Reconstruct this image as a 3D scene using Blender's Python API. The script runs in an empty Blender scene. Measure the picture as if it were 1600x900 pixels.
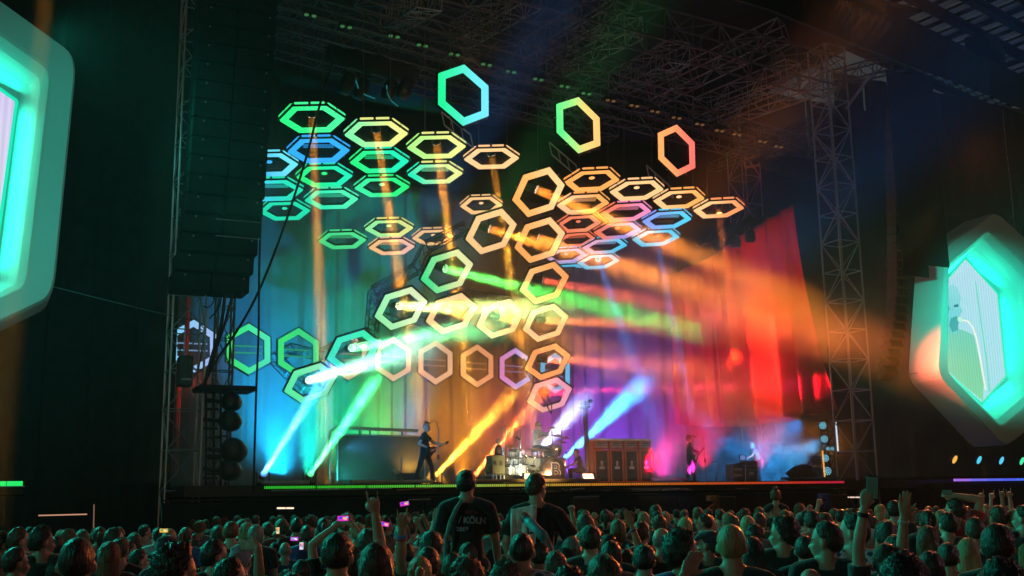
import bpy, math, random
from mathutils import Vector as V, Matrix, Quaternion, noise as mnoise
rnd = random.Random(7)
sc = bpy.context.scene
C = sc.collection
rad = math.radians
# ------------------------------------------------------------------ camera
C0 = V((0, -31, 1.95)); FPX = 1700.0
yw, pt, rl = rad(26), rad(11), rad(.9)
F = V((math.sin(yw)*math.cos(pt), math.cos(yw)*math.cos(pt), math.sin(pt)))
R0 = V((math.cos(yw), -math.sin(yw), 0)); U0 = R0.cross(F)
R = R0*math.cos(rl) - U0*math.sin(rl); U = U0*math.cos(rl) + R0*math.sin(rl)
cam = bpy.data.objects.new('camera', bpy.data.cameras.new('camera')); C.objects.link(cam); sc.camera = cam
cam.matrix_world = Matrix(((R.x, U.x, -F.x, C0.x), (R.y, U.y, -F.y, C0.y), (R.z, U.z, -F.z, C0.z), (0, 0, 0, 1)))
cam.data.lens = 36*FPX/1600; cam.data.clip_end = 600; cam.data.clip_start = .1
# ------------------------------------------------------------------ world: the last of dusk
w = bpy.data.worlds.new('World'); sc.world = w; w.use_nodes = True
nt = w.node_tree; bg = nt.nodes['Background']
sky = nt.nodes.new('ShaderNodeTexSky'); sky.sky_type = 'NISHITA'; sky.sun_disc = False
sky.sun_elevation = rad(1.0); sky.sun_rotation = rad(200); sky.air_density = 1.0
nt.links.new(sky.outputs[0], bg.inputs[0]); bg.inputs[1].default_value = 0.035
sc.view_settings.view_transform = 'Standard'; sc.view_settings.look = 'None'
sc.view_settings.exposure = 0; sc.view_settings.gamma = 1
cy = sc.cycles
cy.max_bounces = 5; cy.diffuse_bounces = 2; cy.glossy_bounces = 2; cy.transmission_bounces = 4; cy.volume_bounces = 0
cy.transparent_max_bounces = 12; cy.sample_clamp_indirect = 3; cy.volume_step_rate = 2.0; cy.volume_max_steps = 96
cy.use_denoising = True
# ------------------------------------------------------------------ lights
def s2l(c):
    return tuple((x/12.92 if x <= .04045 else ((x+.055)/1.055)**2.4) for x in c)
def rgb(r, g, b): return s2l((r/255, g/255, b/255))
def ray(px, py): return F*FPX + R*(px-800) - U*(py-450)
def Py(px, py, y):
    r = ray(px, py); return C0 + r*((y-C0.y)/r.y)
def Pd(px, py, d): return C0 + ray(px, py)*(d/FPX)
def Pz(px, py, z):
    r = ray(px, py); return C0 + r*((z-C0.z)/r.z)
def aim(o, a, b):
    o.location = a; o.rotation_euler = (V(b)-V(a)).to_track_quat('-Z', 'Y').to_euler()
def beam(a, b, col, power, spread=4.5, r=.16):
    l = bpy.data.lights.new('beam_light', 'AREA'); l.shape = 'DISK'; l.size = r*2; l.spread = rad(spread)
    l.color = col; l.energy = power
    o = bpy.data.objects.new('beam_light', l); C.objects.link(o); aim(o, a, b); return o
def spot(a, b, col, power, ang=60, blend=1, r=.15):
    l = bpy.data.lights.new('wash_or_fill_light', 'SPOT'); l.energy = power; l.color = col
    l.spot_size = rad(ang); l.spot_blend = blend; l.shadow_soft_size = r
    o = bpy.data.objects.new('wash_or_fill_light', l); C.objects.link(o); aim(o, a, b); return o
AMB = (1, .36, .03); AMB2 = (1, .42, .10); ORG = (1, .22, .03); GRN = (.08, 1, .18); TEAL = (.02, .9, .55)
BLU = (.03, .28, 1); CYN = (.02, .45, .9); PNK = (1, .06, .12); PUR = (.32, .08, .9); RED = (1, .02, .05); MNT = (.45, 1, .6); YGR = (.8, 1, .35)
SZ = 2.45          # stage deck height
SMOKE_LO, SMOKE_HI = .021, .068
WASH = 8.6; BEAM = .62; FBEAM = 1.5
# washes on the drapes: (px aim, py aim, target y, lamp px, lamp py, lamp y, colour, power, angle)
W = [
 (430, 480, 17, 430, 740, 8, (.005, .36, .85), 2900, 43), (445, 640, 17, 440, 740, 11, (.005, .38, .75), 2100, 54),
 (520, 400, 17, 480, 745, 9, (.004, .62, .38), 2700, 39), (560, 640, 17, 560, 745, 11, (.004, .75, .22), 2200, 54),
 (600, 450, 17, 590, 745, 9, (.02, .70, .12), 1700, 36), (640, 390, 17, 640, 745, 10, (.01, .18, .80), 1900, 36),
 (650, 640, 17, 640, 745, 11, (.95, .30, .01), 700, 54), (740, 600, 17, 720, 745, 10, (.95, .26, .01), 800, 54),
 (730, 460, 17, 720, 745, 9, (.80, .30, .01), 900, 36), (820, 640, 17, 800, 745, 11, (.95, .10, .06), 900, 54),
 (900, 650, 17, 880, 740, 11, (.34, .05, .90), 1050, 54), (980, 640, 17, 960, 740, 10, (.20, .05, .95), 1350, 50),
 (960, 470, 17, 940, 740, 9, (.32, .07, .80), 850, 36), (1050, 660, 14, 1030, 745, 8, (.85, .02, .30), 500, 46),
 (1060, 520, 14, 1040, 745, 7, (.65, .03, .45), 550, 36), (1160, 480, 12, 1010, 742, 2.0, (.95, .003, .05), 1500, 34),
 (1215, 460, 9, 1190, 742, -2.6, (.95, .004, .03), 1150, 28), (1120, 500, 13, 1100, 742, -2.6, (.95, .003, .04), 1500, 26), (1110, 480, 13, 1080, 745, 3, (.75, .02, .35), 500, 36),
]
for (ax, ay, yy, lx, ly, ly2, c, p, an) in W:
    a = Py(lx, ly, ly2); a.z = max(a.z, SZ+.35); spot(a, Py(ax, ay, yy), c, p*WASH, an)
# crowd light: teal floods from the left wing, amber from the right wing, plus added fills
spot((-8, -1, 12), (7, -22, 1), (.01, .85, .60), 12500, 60, r=.25)
spot((1, 0, 15), (12, -20, 1), (.01, .85, .58), 9000, 75, r=.3)
spot((31, -5, 14), (14, -21, 1), (1, .24, .14), 6000, 70, r=.5)
spot((27, -6, 6.5), Pd(1475, 800, 15), (1, .20, .02), 14000, 24, r=.3)
spot((34, -27, 8), (13, -20, 1.4), (.75, .30, .40), 2600, 60, r=.4)  # mauve fill added behind the crowd at right, not a wing lamp
spot((30, -4, 12), Py(1230, 800, -6), (1, .30, .08), 4500, 36, r=.3)
spot((-13, -21, 6.5), (6, -21, 1.4), (.01, .85, .62), 1700, 60, r=.3)  # teal side fill added beside the crowd, not a wing lamp
# front fill added for the banner, band and amplifiers
spot(Py(535, 742, 2.5), Py(575, 715, 4.2), (.02, .6, .5), 300, 100, r=.1)
spot(Py(655, 735, 3.6), Py(640, 715, 4.2), (1, .5, .06), 110, 100, r=.1)
_p = Py(660, 745, 1)
spot((_p.x-3.2, -1.2, 3.4), (_p.x, 1, 3.9), (.06, .45, 1), 420, 50, r=.15)
spot((_p.x+2.2, -1.6, 2.9), (_p.x, 1, 3.6), (1, .5, .15), 60, 50, r=.15)
_p = Py(840, 745, 2.4)
spot((_p.x-2.4, -1.4, 3.4), (_p.x, 2.4, 3.8), (.7, .9, 1), 420, 60, r=.15)
spot((_p.x-1.6, -1.6, 2.9), (_p.x-.6, 2.0, 3.0), (1, .75, .25), 260, 60, r=.15)
_p = Py(1080, 745, 3.3)
spot((_p.x-2.4, .8, 3.6), (_p.x, 3.3, 4.0), (.25, .75, 1), 110, 50, r=.15)
_p = Py(975, 745, 2.6)
spot((_p.x-1.4, -2.0, 3.2), (_p.x+.3, 2.6, 3.3), (1, .8, .65), 190, 80, r=.15)
spot(Py(1250, 660, 3), Py(1170, 720, 8), (.01, .30, 1), 3800, 60, r=.2)  # blue spots added to colour the low smoke at right
spot(Py(1290, 690, 6), Py(1200, 725, 8), (.02, .45, 1), 2600, 60, r=.2)
spot(Py(1090, 640, 9), Py(1150, 720, 10), (.01, .25, 1), 1200, 60, r=.2)
spot((4, -24, 9), Py(60, 270, -7), (.0, .7, .52), 5500, 34, r=.3)  # teal floods added from the audience side to brighten both screen frames
spot((16, -22, 9), Py(1540, 520, 0), (.0, .75, .52), 80000, 16, r=.3)
spot(Py(190, 40, -3.5), (7, 4, 7), (.01, .55, .50), 220, 125, r=.4)  # added spill standing in for the left screen's light on the cloth
# added spots that brighten the roof trusses and towers
spot((13, -1.5, 15.5), (19, 6, 20), (1, .6, .40), 170, 130, r=.3)
spot((26, -1.5, 15), (27, 6, 20), (.75, .6, .9), 130, 130, r=.3)
spot((28, -8, 2.6), (31, 2, 12), (1, .6, .5), 300, 55, r=.3)
spot((-2, -10, 3), (5, 2, 14), (.15, .9, .7), 330, 100, r=.3)

# ------------------------------------------------------------------ materials
def mat_new(name):
    m = bpy.data.materials.new(name); m.use_nodes = True
    return m, m.node_tree, m.node_tree.nodes['Principled BSDF']
def att(nt, name):
    a = nt.nodes.new('ShaderNodeAttribute'); a.attribute_type = 'OBJECT'; a.attribute_name = name; return a
def grime(nt, b, col_out, scale=3.0, lo=.65, hi=1.15, bump=.15, bscale=40):
    tc = nt.nodes.new('ShaderNodeTexCoord')
    n = nt.nodes.new('ShaderNodeTexNoise'); n.inputs['Scale'].default_value = scale; n.inputs['Detail'].default_value = 5
    nt.links.new(tc.outputs['Object'], n.inputs['Vector'])
    mr = nt.nodes.new('ShaderNodeMapRange'); mr.inputs[3].default_value = lo; mr.inputs[4].default_value = hi
    mr.inputs[1].default_value = .3; mr.inputs[2].default_value = .7
    nt.links.new(n.outputs[0], mr.inputs[0])
    mx = nt.nodes.new('ShaderNodeMix'); mx.data_type = 'RGBA'; mx.blend_type = 'MULTIPLY'; mx.inputs[0].default_value = 1
    nt.links.new(col_out, mx.inputs[6]); nt.links.new(mr.outputs[0], mx.inputs[7]); nt.links.new(mx.outputs[2], b.inputs['Base Color'])
    if bump:
        n2 = nt.nodes.new('ShaderNodeTexNoise'); n2.inputs['Scale'].default_value = bscale; n2.inputs['Detail'].default_value = 3
        nt.links.new(tc.outputs['Object'], n2.inputs['Vector'])
        bp = nt.nodes.new('ShaderNodeBump'); bp.inputs['Strength'].default_value = bump; bp.inputs['Distance'].default_value = .02
        nt.links.new(n2.outputs[0], bp.inputs['Height']); nt.links.new(bp.outputs[0], b.inputs['Normal'])
def solid(name, c, rough=.6, metal=0, **k):
    m, nt, b = mat_new(name); r = nt.nodes.new('ShaderNodeRGB'); r.outputs[0].default_value = (*c, 1)
    grime(nt, b, r.outputs[0], **k); b.inputs['Roughness'].default_value = rough; b.inputs['Metallic'].default_value = metal; return m
def tinted(name, rough=.7, metal=0, sheen=0, **k):
    m, nt, b = mat_new(name); a = att(nt, 'c1'); grime(nt, b, a.outputs['Color'], **k)
    b.inputs['Roughness'].default_value = rough; b.inputs['Metallic'].default_value = metal
    if sheen: b.inputs['Sheen Weight'].default_value = sheen
    return m
def glow(name, strength=1.0, pattern=None):
    """self-lit surface: colour c1 -> c2 across the object's local x"""
    m, nt, b = mat_new(name); nt.nodes.remove(b)
    e = nt.nodes.new('ShaderNodeEmission'); a1, a2, g = att(nt, 'c1'), att(nt, 'c2'), att(nt, 'glow')
    tc = nt.nodes.new('ShaderNodeTexCoord'); sx = nt.nodes.new('ShaderNodeSeparateXYZ'); nt.links.new(tc.outputs['Object'], sx.inputs[0])
    mr = nt.nodes.new('ShaderNodeMapRange'); mr.interpolation_type = 'SMOOTHSTEP'; mr.inputs[1].default_value = -.9; mr.inputs[2].default_value = .9
    nz = nt.nodes.new('ShaderNodeTexNoise'); nz.inputs['Scale'].default_value = 1.2; nt.links.new(tc.outputs['Object'], nz.inputs['Vector'])
    ma = nt.nodes.new('ShaderNodeMath'); ma.operation = 'MULTIPLY_ADD'; ma.inputs[1].default_value = .8; nt.links.new(nz.outputs[0], ma.inputs[0]); nt.links.new(sx.outputs[0], ma.inputs[2])
    sb = nt.nodes.new('ShaderNodeMath'); sb.operation = 'SUBTRACT'; sb.inputs[1].default_value = .4; nt.links.new(ma.outputs[0], sb.inputs[0])
    nt.links.new(sb.outputs[0], mr.inputs[0])
    mx = nt.nodes.new('ShaderNodeMix'); mx.data_type = 'RGBA'; nt.links.new(mr.outputs[0], mx.inputs[0])
    nt.links.new(a1.outputs['Color'], mx.inputs[6]); nt.links.new(a2.outputs['Color'], mx.inputs[7]); nt.links.new(mx.outputs[2], e.inputs['Color'])
    st = g.outputs['Fac']
    if pattern == 'dots':
        v = nt.nodes.new('ShaderNodeTexVoronoi'); v.inputs['Scale'].default_value = 16; v.inputs['Randomness'].default_value = .15; nt.links.new(tc.outputs['Object'], v.inputs['Vector'])
        r2 = nt.nodes.new('ShaderNodeMapRange'); r2.inputs[1].default_value = .25; r2.inputs[2].default_value = .5; r2.inputs[3].default_value = 1; r2.inputs[4].default_value = .08
        nt.links.new(v.outputs['Distance'], r2.inputs[0]); mm = nt.nodes.new('ShaderNodeMath'); mm.operation = 'MULTIPLY'
        nt.links.new(st, mm.inputs[0]); nt.links.new(r2.outputs[0], mm.inputs[1]); st = mm.outputs[0]
    if pattern == 'strip':
        wv = nt.nodes.new('ShaderNodeTexWave'); wv.inputs['Scale'].default_value = 6.5; wv.bands_direction = 'X'; nt.links.new(tc.outputs['Object'], wv.inputs['Vector'])
        r2 = nt.nodes.new('ShaderNodeMapRange'); r2.inputs[3].default_value = .12; r2.inputs[4].default_value = 1.1
        nt.links.new(wv.outputs[1], r2.inputs[0]); mm = nt.nodes.new('ShaderNodeMath'); mm.operation = 'MULTIPLY'
        nt.links.new(st, mm.inputs[0]); nt.links.new(r2.outputs[0], mm.inputs[1]); st = mm.outputs[0]
    nt.links.new(st, e.inputs['Strength']); nt.links.new(e.outputs[0], nt.nodes['Material Output'].inputs['Surface'])
    m.cycles.emission_sampling = 'NONE'
    return m
M = dict(
 black=solid('black_cloth', (.012, .013, .014), .95, bump=.3, bscale=12),
 scrim=solid('black_scrim', (.013, .016, .016), .95, bump=.25, bscale=9),
 dark=solid('dark_metal', (.03, .03, .033), .45, .6),
 alu=solid('aluminium', (.42, .42, .43), .42, .7, bump=.05),
 steel=solid('steel', (.16, .16, .17), .45, .8, bump=.08),
 chrome=solid('chrome', (.75, .75, .76), .15, 1, bump=0),
 plast=solid('black_plastic', (.018, .018, .02), .4, bump=.05),
 deck=solid('stage_deck', (.035, .035, .037), .35, bump=.1, bscale=20),
 ground=solid('trampled_turf_cover', (.03, .032, .028), .9, bump=.5, bscale=5),
 drape=solid('grey_drape', (.13, .13, .13), .9, scale=1.2, lo=.85, hi=1.08, bump=.2, bscale=25),
 white=solid('white_moulding', (.50, .50, .50), .55, scale=.6, lo=.93, hi=1.03, bump=.04),
 wood=solid('orange_tolex', (.45, .10, .03), .6, bump=.2, bscale=60),
 grille=solid('speaker_grille', (.022, .02, .02), .8, bump=.6, bscale=90),
 roofskin=solid('roof_skin', (.02, .02, .024), .8, bump=.3, bscale=3),
 paint=tinted('painted', .5, bump=.1), cloth=tinted('cloth', .9, sheen=.3, scale=6, bump=.5, bscale=30),
 skin=tinted('skin', .5, scale=9, lo=.85, hi=1.08, bump=.08), hair=tinted('hair', .42, scale=25, lo=.5, hi=1.4, bump=.7, bscale=110),
 glow=glow('self_lit'), dots=glow('led_cluster', pattern='dots'), strip=glow('led_strip', pattern='strip'))
_nt = M['hair'].node_tree
for _n in [n for n in _nt.nodes if n.type == 'TEX_NOISE']:
    _mp = _nt.nodes.new('ShaderNodeMapping'); _mp.inputs['Scale'].default_value = (1, 1, .10)
    _l = _n.inputs['Vector'].links[0]; _src = _l.from_socket; _nt.links.remove(_l)
    _nt.links.new(_src, _mp.inputs[0]); _nt.links.new(_mp.outputs[0], _n.inputs['Vector'])
M['skin'].node_tree.nodes['Principled BSDF'].inputs['Subsurface Weight'].default_value = .0
# mesh fabric in the hexagons: mostly see-through
m, nt_, b = mat_new('hexagon_gauze'); b.inputs['Base Color'].default_value = (.05, .05, .05, 1)
tr = nt_.nodes.new('ShaderNodeBsdfTransparent'); mxs = nt_.nodes.new('ShaderNodeMixShader'); mxs.inputs[0].default_value = .22
nt_.links.new(tr.outputs[0], mxs.inputs[1]); nt_.links.new(b.outputs[0], mxs.inputs[2]); nt_.links.new(mxs.outputs[0], nt_.nodes['Material Output'].inputs['Surface'])
M['gauze'] = m
# translucent roof sheets of the stadium
m, nt_, b = mat_new('roof_sheet'); nt_.nodes.remove(b)
t1 = nt_.nodes.new('ShaderNodeBsdfTranslucent'); t1.inputs[0].default_value = (.75, .75, .85, 1)
tr = nt_.nodes.new('ShaderNodeBsdfTransparent'); tr.inputs[0].default_value = (.6, .6, .65, 1)
nz = nt_.nodes.new('ShaderNodeTexNoise'); nz.inputs['Scale'].default_value = .9; nz.inputs['Detail'].default_value = 6
mxs = nt_.nodes.new('ShaderNodeMixShader'); nt_.links.new(nz.outputs[0], mxs.inputs[0])
nt_.links.new(tr.outputs[0], mxs.inputs[1]); nt_.links.new(t1.outputs[0], mxs.inputs[2]); nt_.links.new(mxs.outputs[0], nt_.nodes['Material Output'].inputs['Surface'])
M['sheet'] = m

# ------------------------------------------------------------------ mesh helpers
class MB:
    def __init__(s): s.v = []; s.f = []
    def add(s, vs, fs):
        n = len(s.v); s.v += [tuple(p) for p in vs]; s.f += [tuple(i+n for i in f) for f in fs]; return s
    def box(s, c, sz, q=None):
        x, y, z = [k/2 for k in sz]; c = V(c)
        vs = [V(p) for p in ((-x,-y,-z),(x,-y,-z),(x,y,-z),(-x,y,-z),(-x,-y,z),(x,-y,z),(x,y,z),(-x,y,z))]
        if q: vs = [q @ p for p in vs]
        return s.add([p+c for p in vs], [(3,2,1,0),(4,5,6,7),(0,1,5,4),(1,2,6,5),(2,3,7,6),(3,0,4,7)])
    def rbox(s, c, sz, b=.02, q=None):
        """box with chamfered vertical and top edges"""
        x, y, z = [k/2 for k in sz]; c = V(c); vs = []
        o = [(-x+b,-y),(x-b,-y),(x,-y+b),(x,y-b),(x-b,y),(-x+b,y),(-x,y-b),(-x,-y+b)]
        for k, (zz, sh) in enumerate(((-z, b), (-z+b, 0), (z-b, 0), (z, b))):
            for (px, py) in o:
                vs.append(V((px*(1-sh/x), py*(1-sh/y), zz)))
        fs = [tuple(range(7, -1, -1)), tuple(range(24, 32))]
        for k in range(3):
            for i in range(8):
                j = (i+1) % 8; fs.append((k*8+i, k*8+j, k*8+8+j, k*8+8+i))
        if q: vs = [q @ p for p in vs]
        return s.add([p+c for p in vs], fs)
    def tube(s, pts, rs, n=8, caps=True):
        pts = [V(p) for p in pts]
        if not isinstance(rs, (list, tuple)): rs = [rs]*len(pts)
        vs = []; up = None
        for i, p in enumerate(pts):
            d = (pts[min(i+1, len(pts)-1)] - pts[max(i-1, 0)]).normalized()
            if up is None: up = d.orthogonal().normalized()
            up = (up - d*up.dot(d)).normalized(); sd = d.cross(up)
            for k in range(n):
                a = 2*math.pi*k/n; vs.append(p + (up*math.cos(a)+sd*math.sin(a))*rs[i])
        fs = []
        for i in range(len(pts)-1):
            for k in range(n):
                j = (k+1) % n; fs.append((i*n+k, i*n+j, (i+1)*n+j, (i+1)*n+k))
        if caps: fs += [tuple(range(n-1, -1, -1)), tuple((len(pts)-1)*n+k for k in range(n))]
        return s.add(vs, fs)
    def capsule(s, a, b, ra, rb, n=12):
        a, b = V(a), V(b); d = (b-a); L = d.length
        d = d.normalized() if L > 1e-6 else V((0, 0, 1))
        pts, rs = [], []
        for t in (-.98, -.8, -.45, 0): pts.append(a+d*ra*t); rs.append(ra*math.sqrt(max(0.02, 1-t*t)))
        for t in (0, .45, .8, .98): pts.append(b+d*rb*t); rs.append(rb*math.sqrt(max(0.02, 1-t*t)))
        return s.tube(pts, rs, n)
    def ell(s, c, r, q=None, nu=16, nv=10):
        c = V(c); vs = [V((0, 0, -r[2]))]
        for j in range(1, nv):
            t = math.pi*j/nv - math.pi/2
            for i in range(nu):
                a = 2*math.pi*i/nu; vs.append(V((r[0]*math.cos(t)*math.cos(a), r[1]*math.cos(t)*math.sin(a), r[2]*math.sin(t))))
        vs.append(V((0, 0, r[2]))); T = len(vs)-1; fs = []
        for i in range(nu):
            j = (i+1) % nu; fs.append((0, 1+j, 1+i)); fs.append((T, T-nu+i, T-nu+j))
            for k in range(nv-2): fs.append((1+k*nu+i, 1+k*nu+j, 1+(k+1)*nu+j, 1+(k+1)*nu+i))
        if q: vs = [q @ p for p in vs]
        return s.add([p+c for p in vs], fs)
    def loft(s, secs, n=20):
        """secs: (centre, side, forward) vectors whose lengths are the radii"""
        vs = []; fs = []
        for (c, sd, fw) in secs:
            for k in range(n):
                a = 2*math.pi*k/n; ca, sa = math.cos(a), math.sin(a)
                e = .85; ca = math.copysign(abs(ca)**e, ca); sa = math.copysign(abs(sa)**e, sa)
                vs.append(V(c)+V(sd)*ca+V(fw)*sa)
        for i in range(len(secs)-1):
            for k in range(n):
                j = (k+1) % n; fs.append((i*n+k, i*n+j, (i+1)*n+j, (i+1)*n+k))
        fs += [tuple(range(n-1, -1, -1)), tuple((len(secs)-1)*n+k for k in range(n))]
        return s.add(vs, fs)
    def lathe(s, prof, c=(0,0,0), q=None, n=20):
        c = V(c); vs = []; fs = []
        for (r, z) in prof:
            for k in range(n):
                a = 2*math.pi*k/n; vs.append(V((r*math.cos(a), r*math.sin(a), z)))
        for i in range(len(prof)-1):
            for k in range(n):
                j = (k+1) % n; fs.append((i*n+k, i*n+j, (i+1)*n+j, (i+1)*n+k))
        fs += [tuple(range(n-1, -1, -1)), tuple((len(prof)-1)*n+k for k in range(n))]
        if q: vs = [q @ p for p in vs]
        return s.add([p+c for p in vs], fs)
    def prism(s, poly, a, b, fn):
        """extrude 2-D outline between heights a,b; fn maps (x,y,h) to 3-D"""
        n = len(poly); vs = [fn(x, y, a) for x, y in poly]+[fn(x, y, b) for x, y in poly]
        return s.add(vs, [tuple(range(n-1, -1, -1)), tuple(range(n, 2*n))]+[(i, (i+1) % n, (i+1) % n+n, i+n) for i in range(n)])
    def mesh(s, name, m, smooth=False):
        me = bpy.data.meshes.new(name); me.from_pydata(s.v, [], s.f); me.materials.append(M[m] if isinstance(m, str) else m)
        if smooth: me.shade_smooth()
        me.update(); return me
WM = {}
def link(name, data, parent=None, mw=None, keep=False):
    o = bpy.data.objects.new(name, data)
    if mw is not None: o.matrix_basis = mw
    wm = Matrix(mw) if mw is not None else Matrix.Identity(4)
    if parent is not None:
        o.parent = parent; pw = WM[parent.name]
        if keep: wm = pw @ wm
        else: o.matrix_parent_inverse = pw.inverted()
    WM[o.name] = wm
    C.objects.link(o); return o
def col(o, c1, c2=None, g=None):
    o['c1'] = [float(x) for x in c1]
    if g is not None: o['c2'] = [float(x) for x in (c2 or c1)]; o['glow'] = float(g)
    return o
def thing(name, loc, label, cat, group=None, mw=None):
    o = bpy.data.objects.new(name, None); o.empty_display_size = .2
    if mw is not None: o.matrix_basis = mw
    else: o.location = loc
    WM[o.name] = Matrix(mw) if mw is not None else Matrix.Translation(V(loc))
    C.objects.link(o); o['label'] = label; o['category'] = cat
    if group: o['group'] = group
    return o
def tag(o, label, cat, group=None):
    o['label'] = label; o['category'] = cat
    if group: o['group'] = group
    return o
def piece(name, mb, m, parent=None, smooth=False, keep=False, c1=None, c2=None, g=None, mw=None):
    o = link(name, mb.mesh(name, m, smooth), parent, mw, keep)
    if c1 is not None: col(o, c1, c2, g)
    return o
def struct(name, mb, m):
    o = piece(name, mb, m); o['kind'] = 'structure'; return o
_unit = {}
def unit(shape, m):
    k = (shape, m)
    if k not in _unit:
        mb = MB()
        if shape == 'bar': mb.tube([(0, 0, 0), (0, 0, 1)], 1, 6)
        elif shape == 'rod': mb.tube([(0, 0, 0), (0, 0, 1)], 1, 10)
        elif shape == 'box': mb.box((0, 0, 0), (1, 1, 1))
        _unit[k] = mb.mesh(shape, m)
    return _unit[k]
def bar(name, a, b, r, m, parent, shape='bar', keep=False, c1=None, c2=None, g=None):
    a, b = V(a), V(b); d = b-a
    mw = Matrix.Translation(a) @ d.to_track_quat('Z', 'Y').to_matrix().to_4x4() @ Matrix.Diagonal((r, r, d.length, 1))
    o = link(name, unit(shape, m), parent, mw, keep)
    if c1 is not None: col(o, c1, c2, g)
    return o
def boxo(name, c, sz, m, parent, q=None, keep=False, c1=None, c2=None, g=None):
    mw = Matrix.Translation(V(c)) @ (q.to_matrix().to_4x4() if q else Matrix.Identity(4)) @ Matrix.Diagonal((*sz, 1))
    o = link(name, unit('box', m), parent, mw, keep)
    if c1 is not None: col(o, c1, c2, g)
    return o
QZ = lambda a: Quaternion((0, 0, 1), a)

# ------------------------------------------------------------------ the setting
mb = MB(); mb.box((20, 0, -.5), (700, 700, 1)); struct('ground', mb, 'ground')
mb = MB(); mb.box((17.6+4, 9.1, SZ-.15), (33, 18.2, .3)); struct('stage_deck', mb, 'deck')
# black stage box: back wall, roof skin, far stand
mb = MB(); mb.box((20, 21, 11), (90, .3, 24)); struct('back_wall', mb, 'black')
mb = MB(); mb.box((17, 10.7, 22.3), (36, 20.4, .2)); struct('stage_roof', mb, 'roofskin')
# ---- truss building
def truss(name, a, b, wd, hgt, step, label, group=None, r=.035, rb=.02, m='alu', cat='truss', faces=4, hint=None, diag=True):
    a, b = V(a), V(b); d = (b-a); L = d.length; dn = d.normalized()
    h = V(hint) if hint else (V((0, 0, 1)) if abs(dn.z) < .8 else V((0, 1, 0)))
    s = dn.cross(h).normalized(); h = s.cross(dn).normalized()
    t = thing(name, a, label, cat, group)
    cs = [(-1, -1), (1, -1), (1, 1), (-1, 1)]
    for (i, j) in cs: bar('chord', a+s*i*wd/2+h*j*hgt/2, b+s*i*wd/2+h*j*hgt/2, r, m, t)
    n = max(1, round(L/step))
    for k in range(n+1):
        p = a+dn*L*k/n; q = a+dn*L*min(k+1, n)/n
        for fce in range(faces):
            i0, j0 = cs[fce]; i1, j1 = cs[(fce+1) % 4]
            A0 = s*i0*wd/2+h*j0*hgt/2; A1 = s*i1*wd/2+h*j1*hgt/2
            if diag is True or fce % 2 == 0: bar('rung', p+A0, p+A1, rb, m, t)
            if k < n:
                if k % 2 == fce % 2: bar('brace', p+A0, q+A1, rb, m, t)
                else: bar('brace', p+A1, q+A0, rb, m, t)
    return t
TW = .95
pL = Py(280, 770, 2); pR = Py(1342, 770, 2); pLb = Py(330, 760, 15); pRb = Py(1190, 740, 14)
truss('truss_tower', (pL.x, 2, 0), (pL.x, 2, 21), TW, TW, 1.15, 'tall aluminium truss tower at the left edge of the stage, beside the black speaker wall', 'truss towers')
truss('truss_tower', (pR.x, 2, 0), (pR.x, 2, 20.4), 1.05, 1.05, 1.2, 'tall aluminium truss tower right of the red curtain, pinkish lit', 'truss towers', r=.045, rb=.026)
truss('truss_tower', (pRb.x, 14, 0), (pRb.x, 14, 20.2), 1.2, 1.2, 1.6, 'rear truss tower showing above and below the red curtain', 'truss towers')
truss('truss_tower', Pd(1600, 690, 60)*1, Pd(1545, 205, 60), 1.3, 1.3, 1.9, 'faint far truss tower behind the right video screen', 'truss towers')
truss('truss_tower', (pL.x+1.35, 3.2, 0), (pL.x+1.35, 3.2, 13), .5, .5, 1.0, 'slim dark truss mast just right of the left tower', 'truss towers', m='steel')
# ---- roof grid
G = 'roof trusses above the stage'
def rt(n, a, b, ya, yb, wd, st, lab, **k):
    truss(n, Py(*a, ya), Py(*b, yb), wd, wd, st, lab, G, **k)
rt('roof_truss', (640, -55), (1303, 122), 2, 2, 1.3, 1.3, 'front main roof truss running down right to the right tower head', m='steel', r=.05, rb=.03)
rt('lighting_truss', (418, -2), (1235, 224), 6, 6, .7, .9, 'lighting truss with a row of small paired lamps above the hexagons', m='steel')
rt('roof_truss', (425, 33), (1180, 236), 8, 8, .8, .9, 'roof truss just behind the lighting truss, crossing above the hexagons', m='steel')
rt('roof_truss', (430, 70), (960, 205), 11, 11, .8, .95, 'rear roof truss low above the upper left hexagons', m='steel')
rt('roof_truss', (560, -10), (1090, 148), 4, 4, .7, .9, 'second roof truss running behind the front main truss', m='steel')
zz = 20.0
for k, (x0, y0, x1, y1, lab) in enumerate([
   (612, 32, 672, -6, 'short cross truss at the top centre, leftmost of the roof cross trusses'),
   (718, 56, 830, -8, 'cross truss above the green upright hexagon'),
   (826, 84, 975, -8, 'cross truss above the middle upright hexagon'),
   (868, 102, 990, 40, 'cross truss close beside the one above the middle upright hexagon'),
   (965, 130, 1062, 82, 'cross truss between the middle and right upright hexagons'),
   (1018, 147, 1225, 48, 'long orange lit cross truss above the right upright hexagon'),
   (1095, 172, 1240, 112, 'violet lit cross truss above the rear tower'),
   (1130, 180, 1290, 122, 'violet lit cross truss reaching toward the right tower head')]):
    a = Py(x0, y0, 7.5); b = Py(x1, y1, 2.2)
    truss('cross_truss', a, b, .9, .9, 1.0, lab, 'roof cross trusses', faces=4)
for k in range(4):
    truss('rear_cross_truss', Py(1115+34*k, 262+22*k*.2-14*k, 13), Py(1290, 182+20*k, 3), .5, .4, 1.1,
          ['uppermost','second','third','lowest'][k]+' of the thin trusses fanning left from the right tower', 'thin trusses left of the right tower', r=.022, rb=.012, m='steel', faces=2)
truss('outrigger_truss', Py(1308, 122, 2), Py(1405, 97, -1.5), .6, .6, .8, 'short outrigger truss from the right tower head toward the roof edge', None, m='steel')
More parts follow.
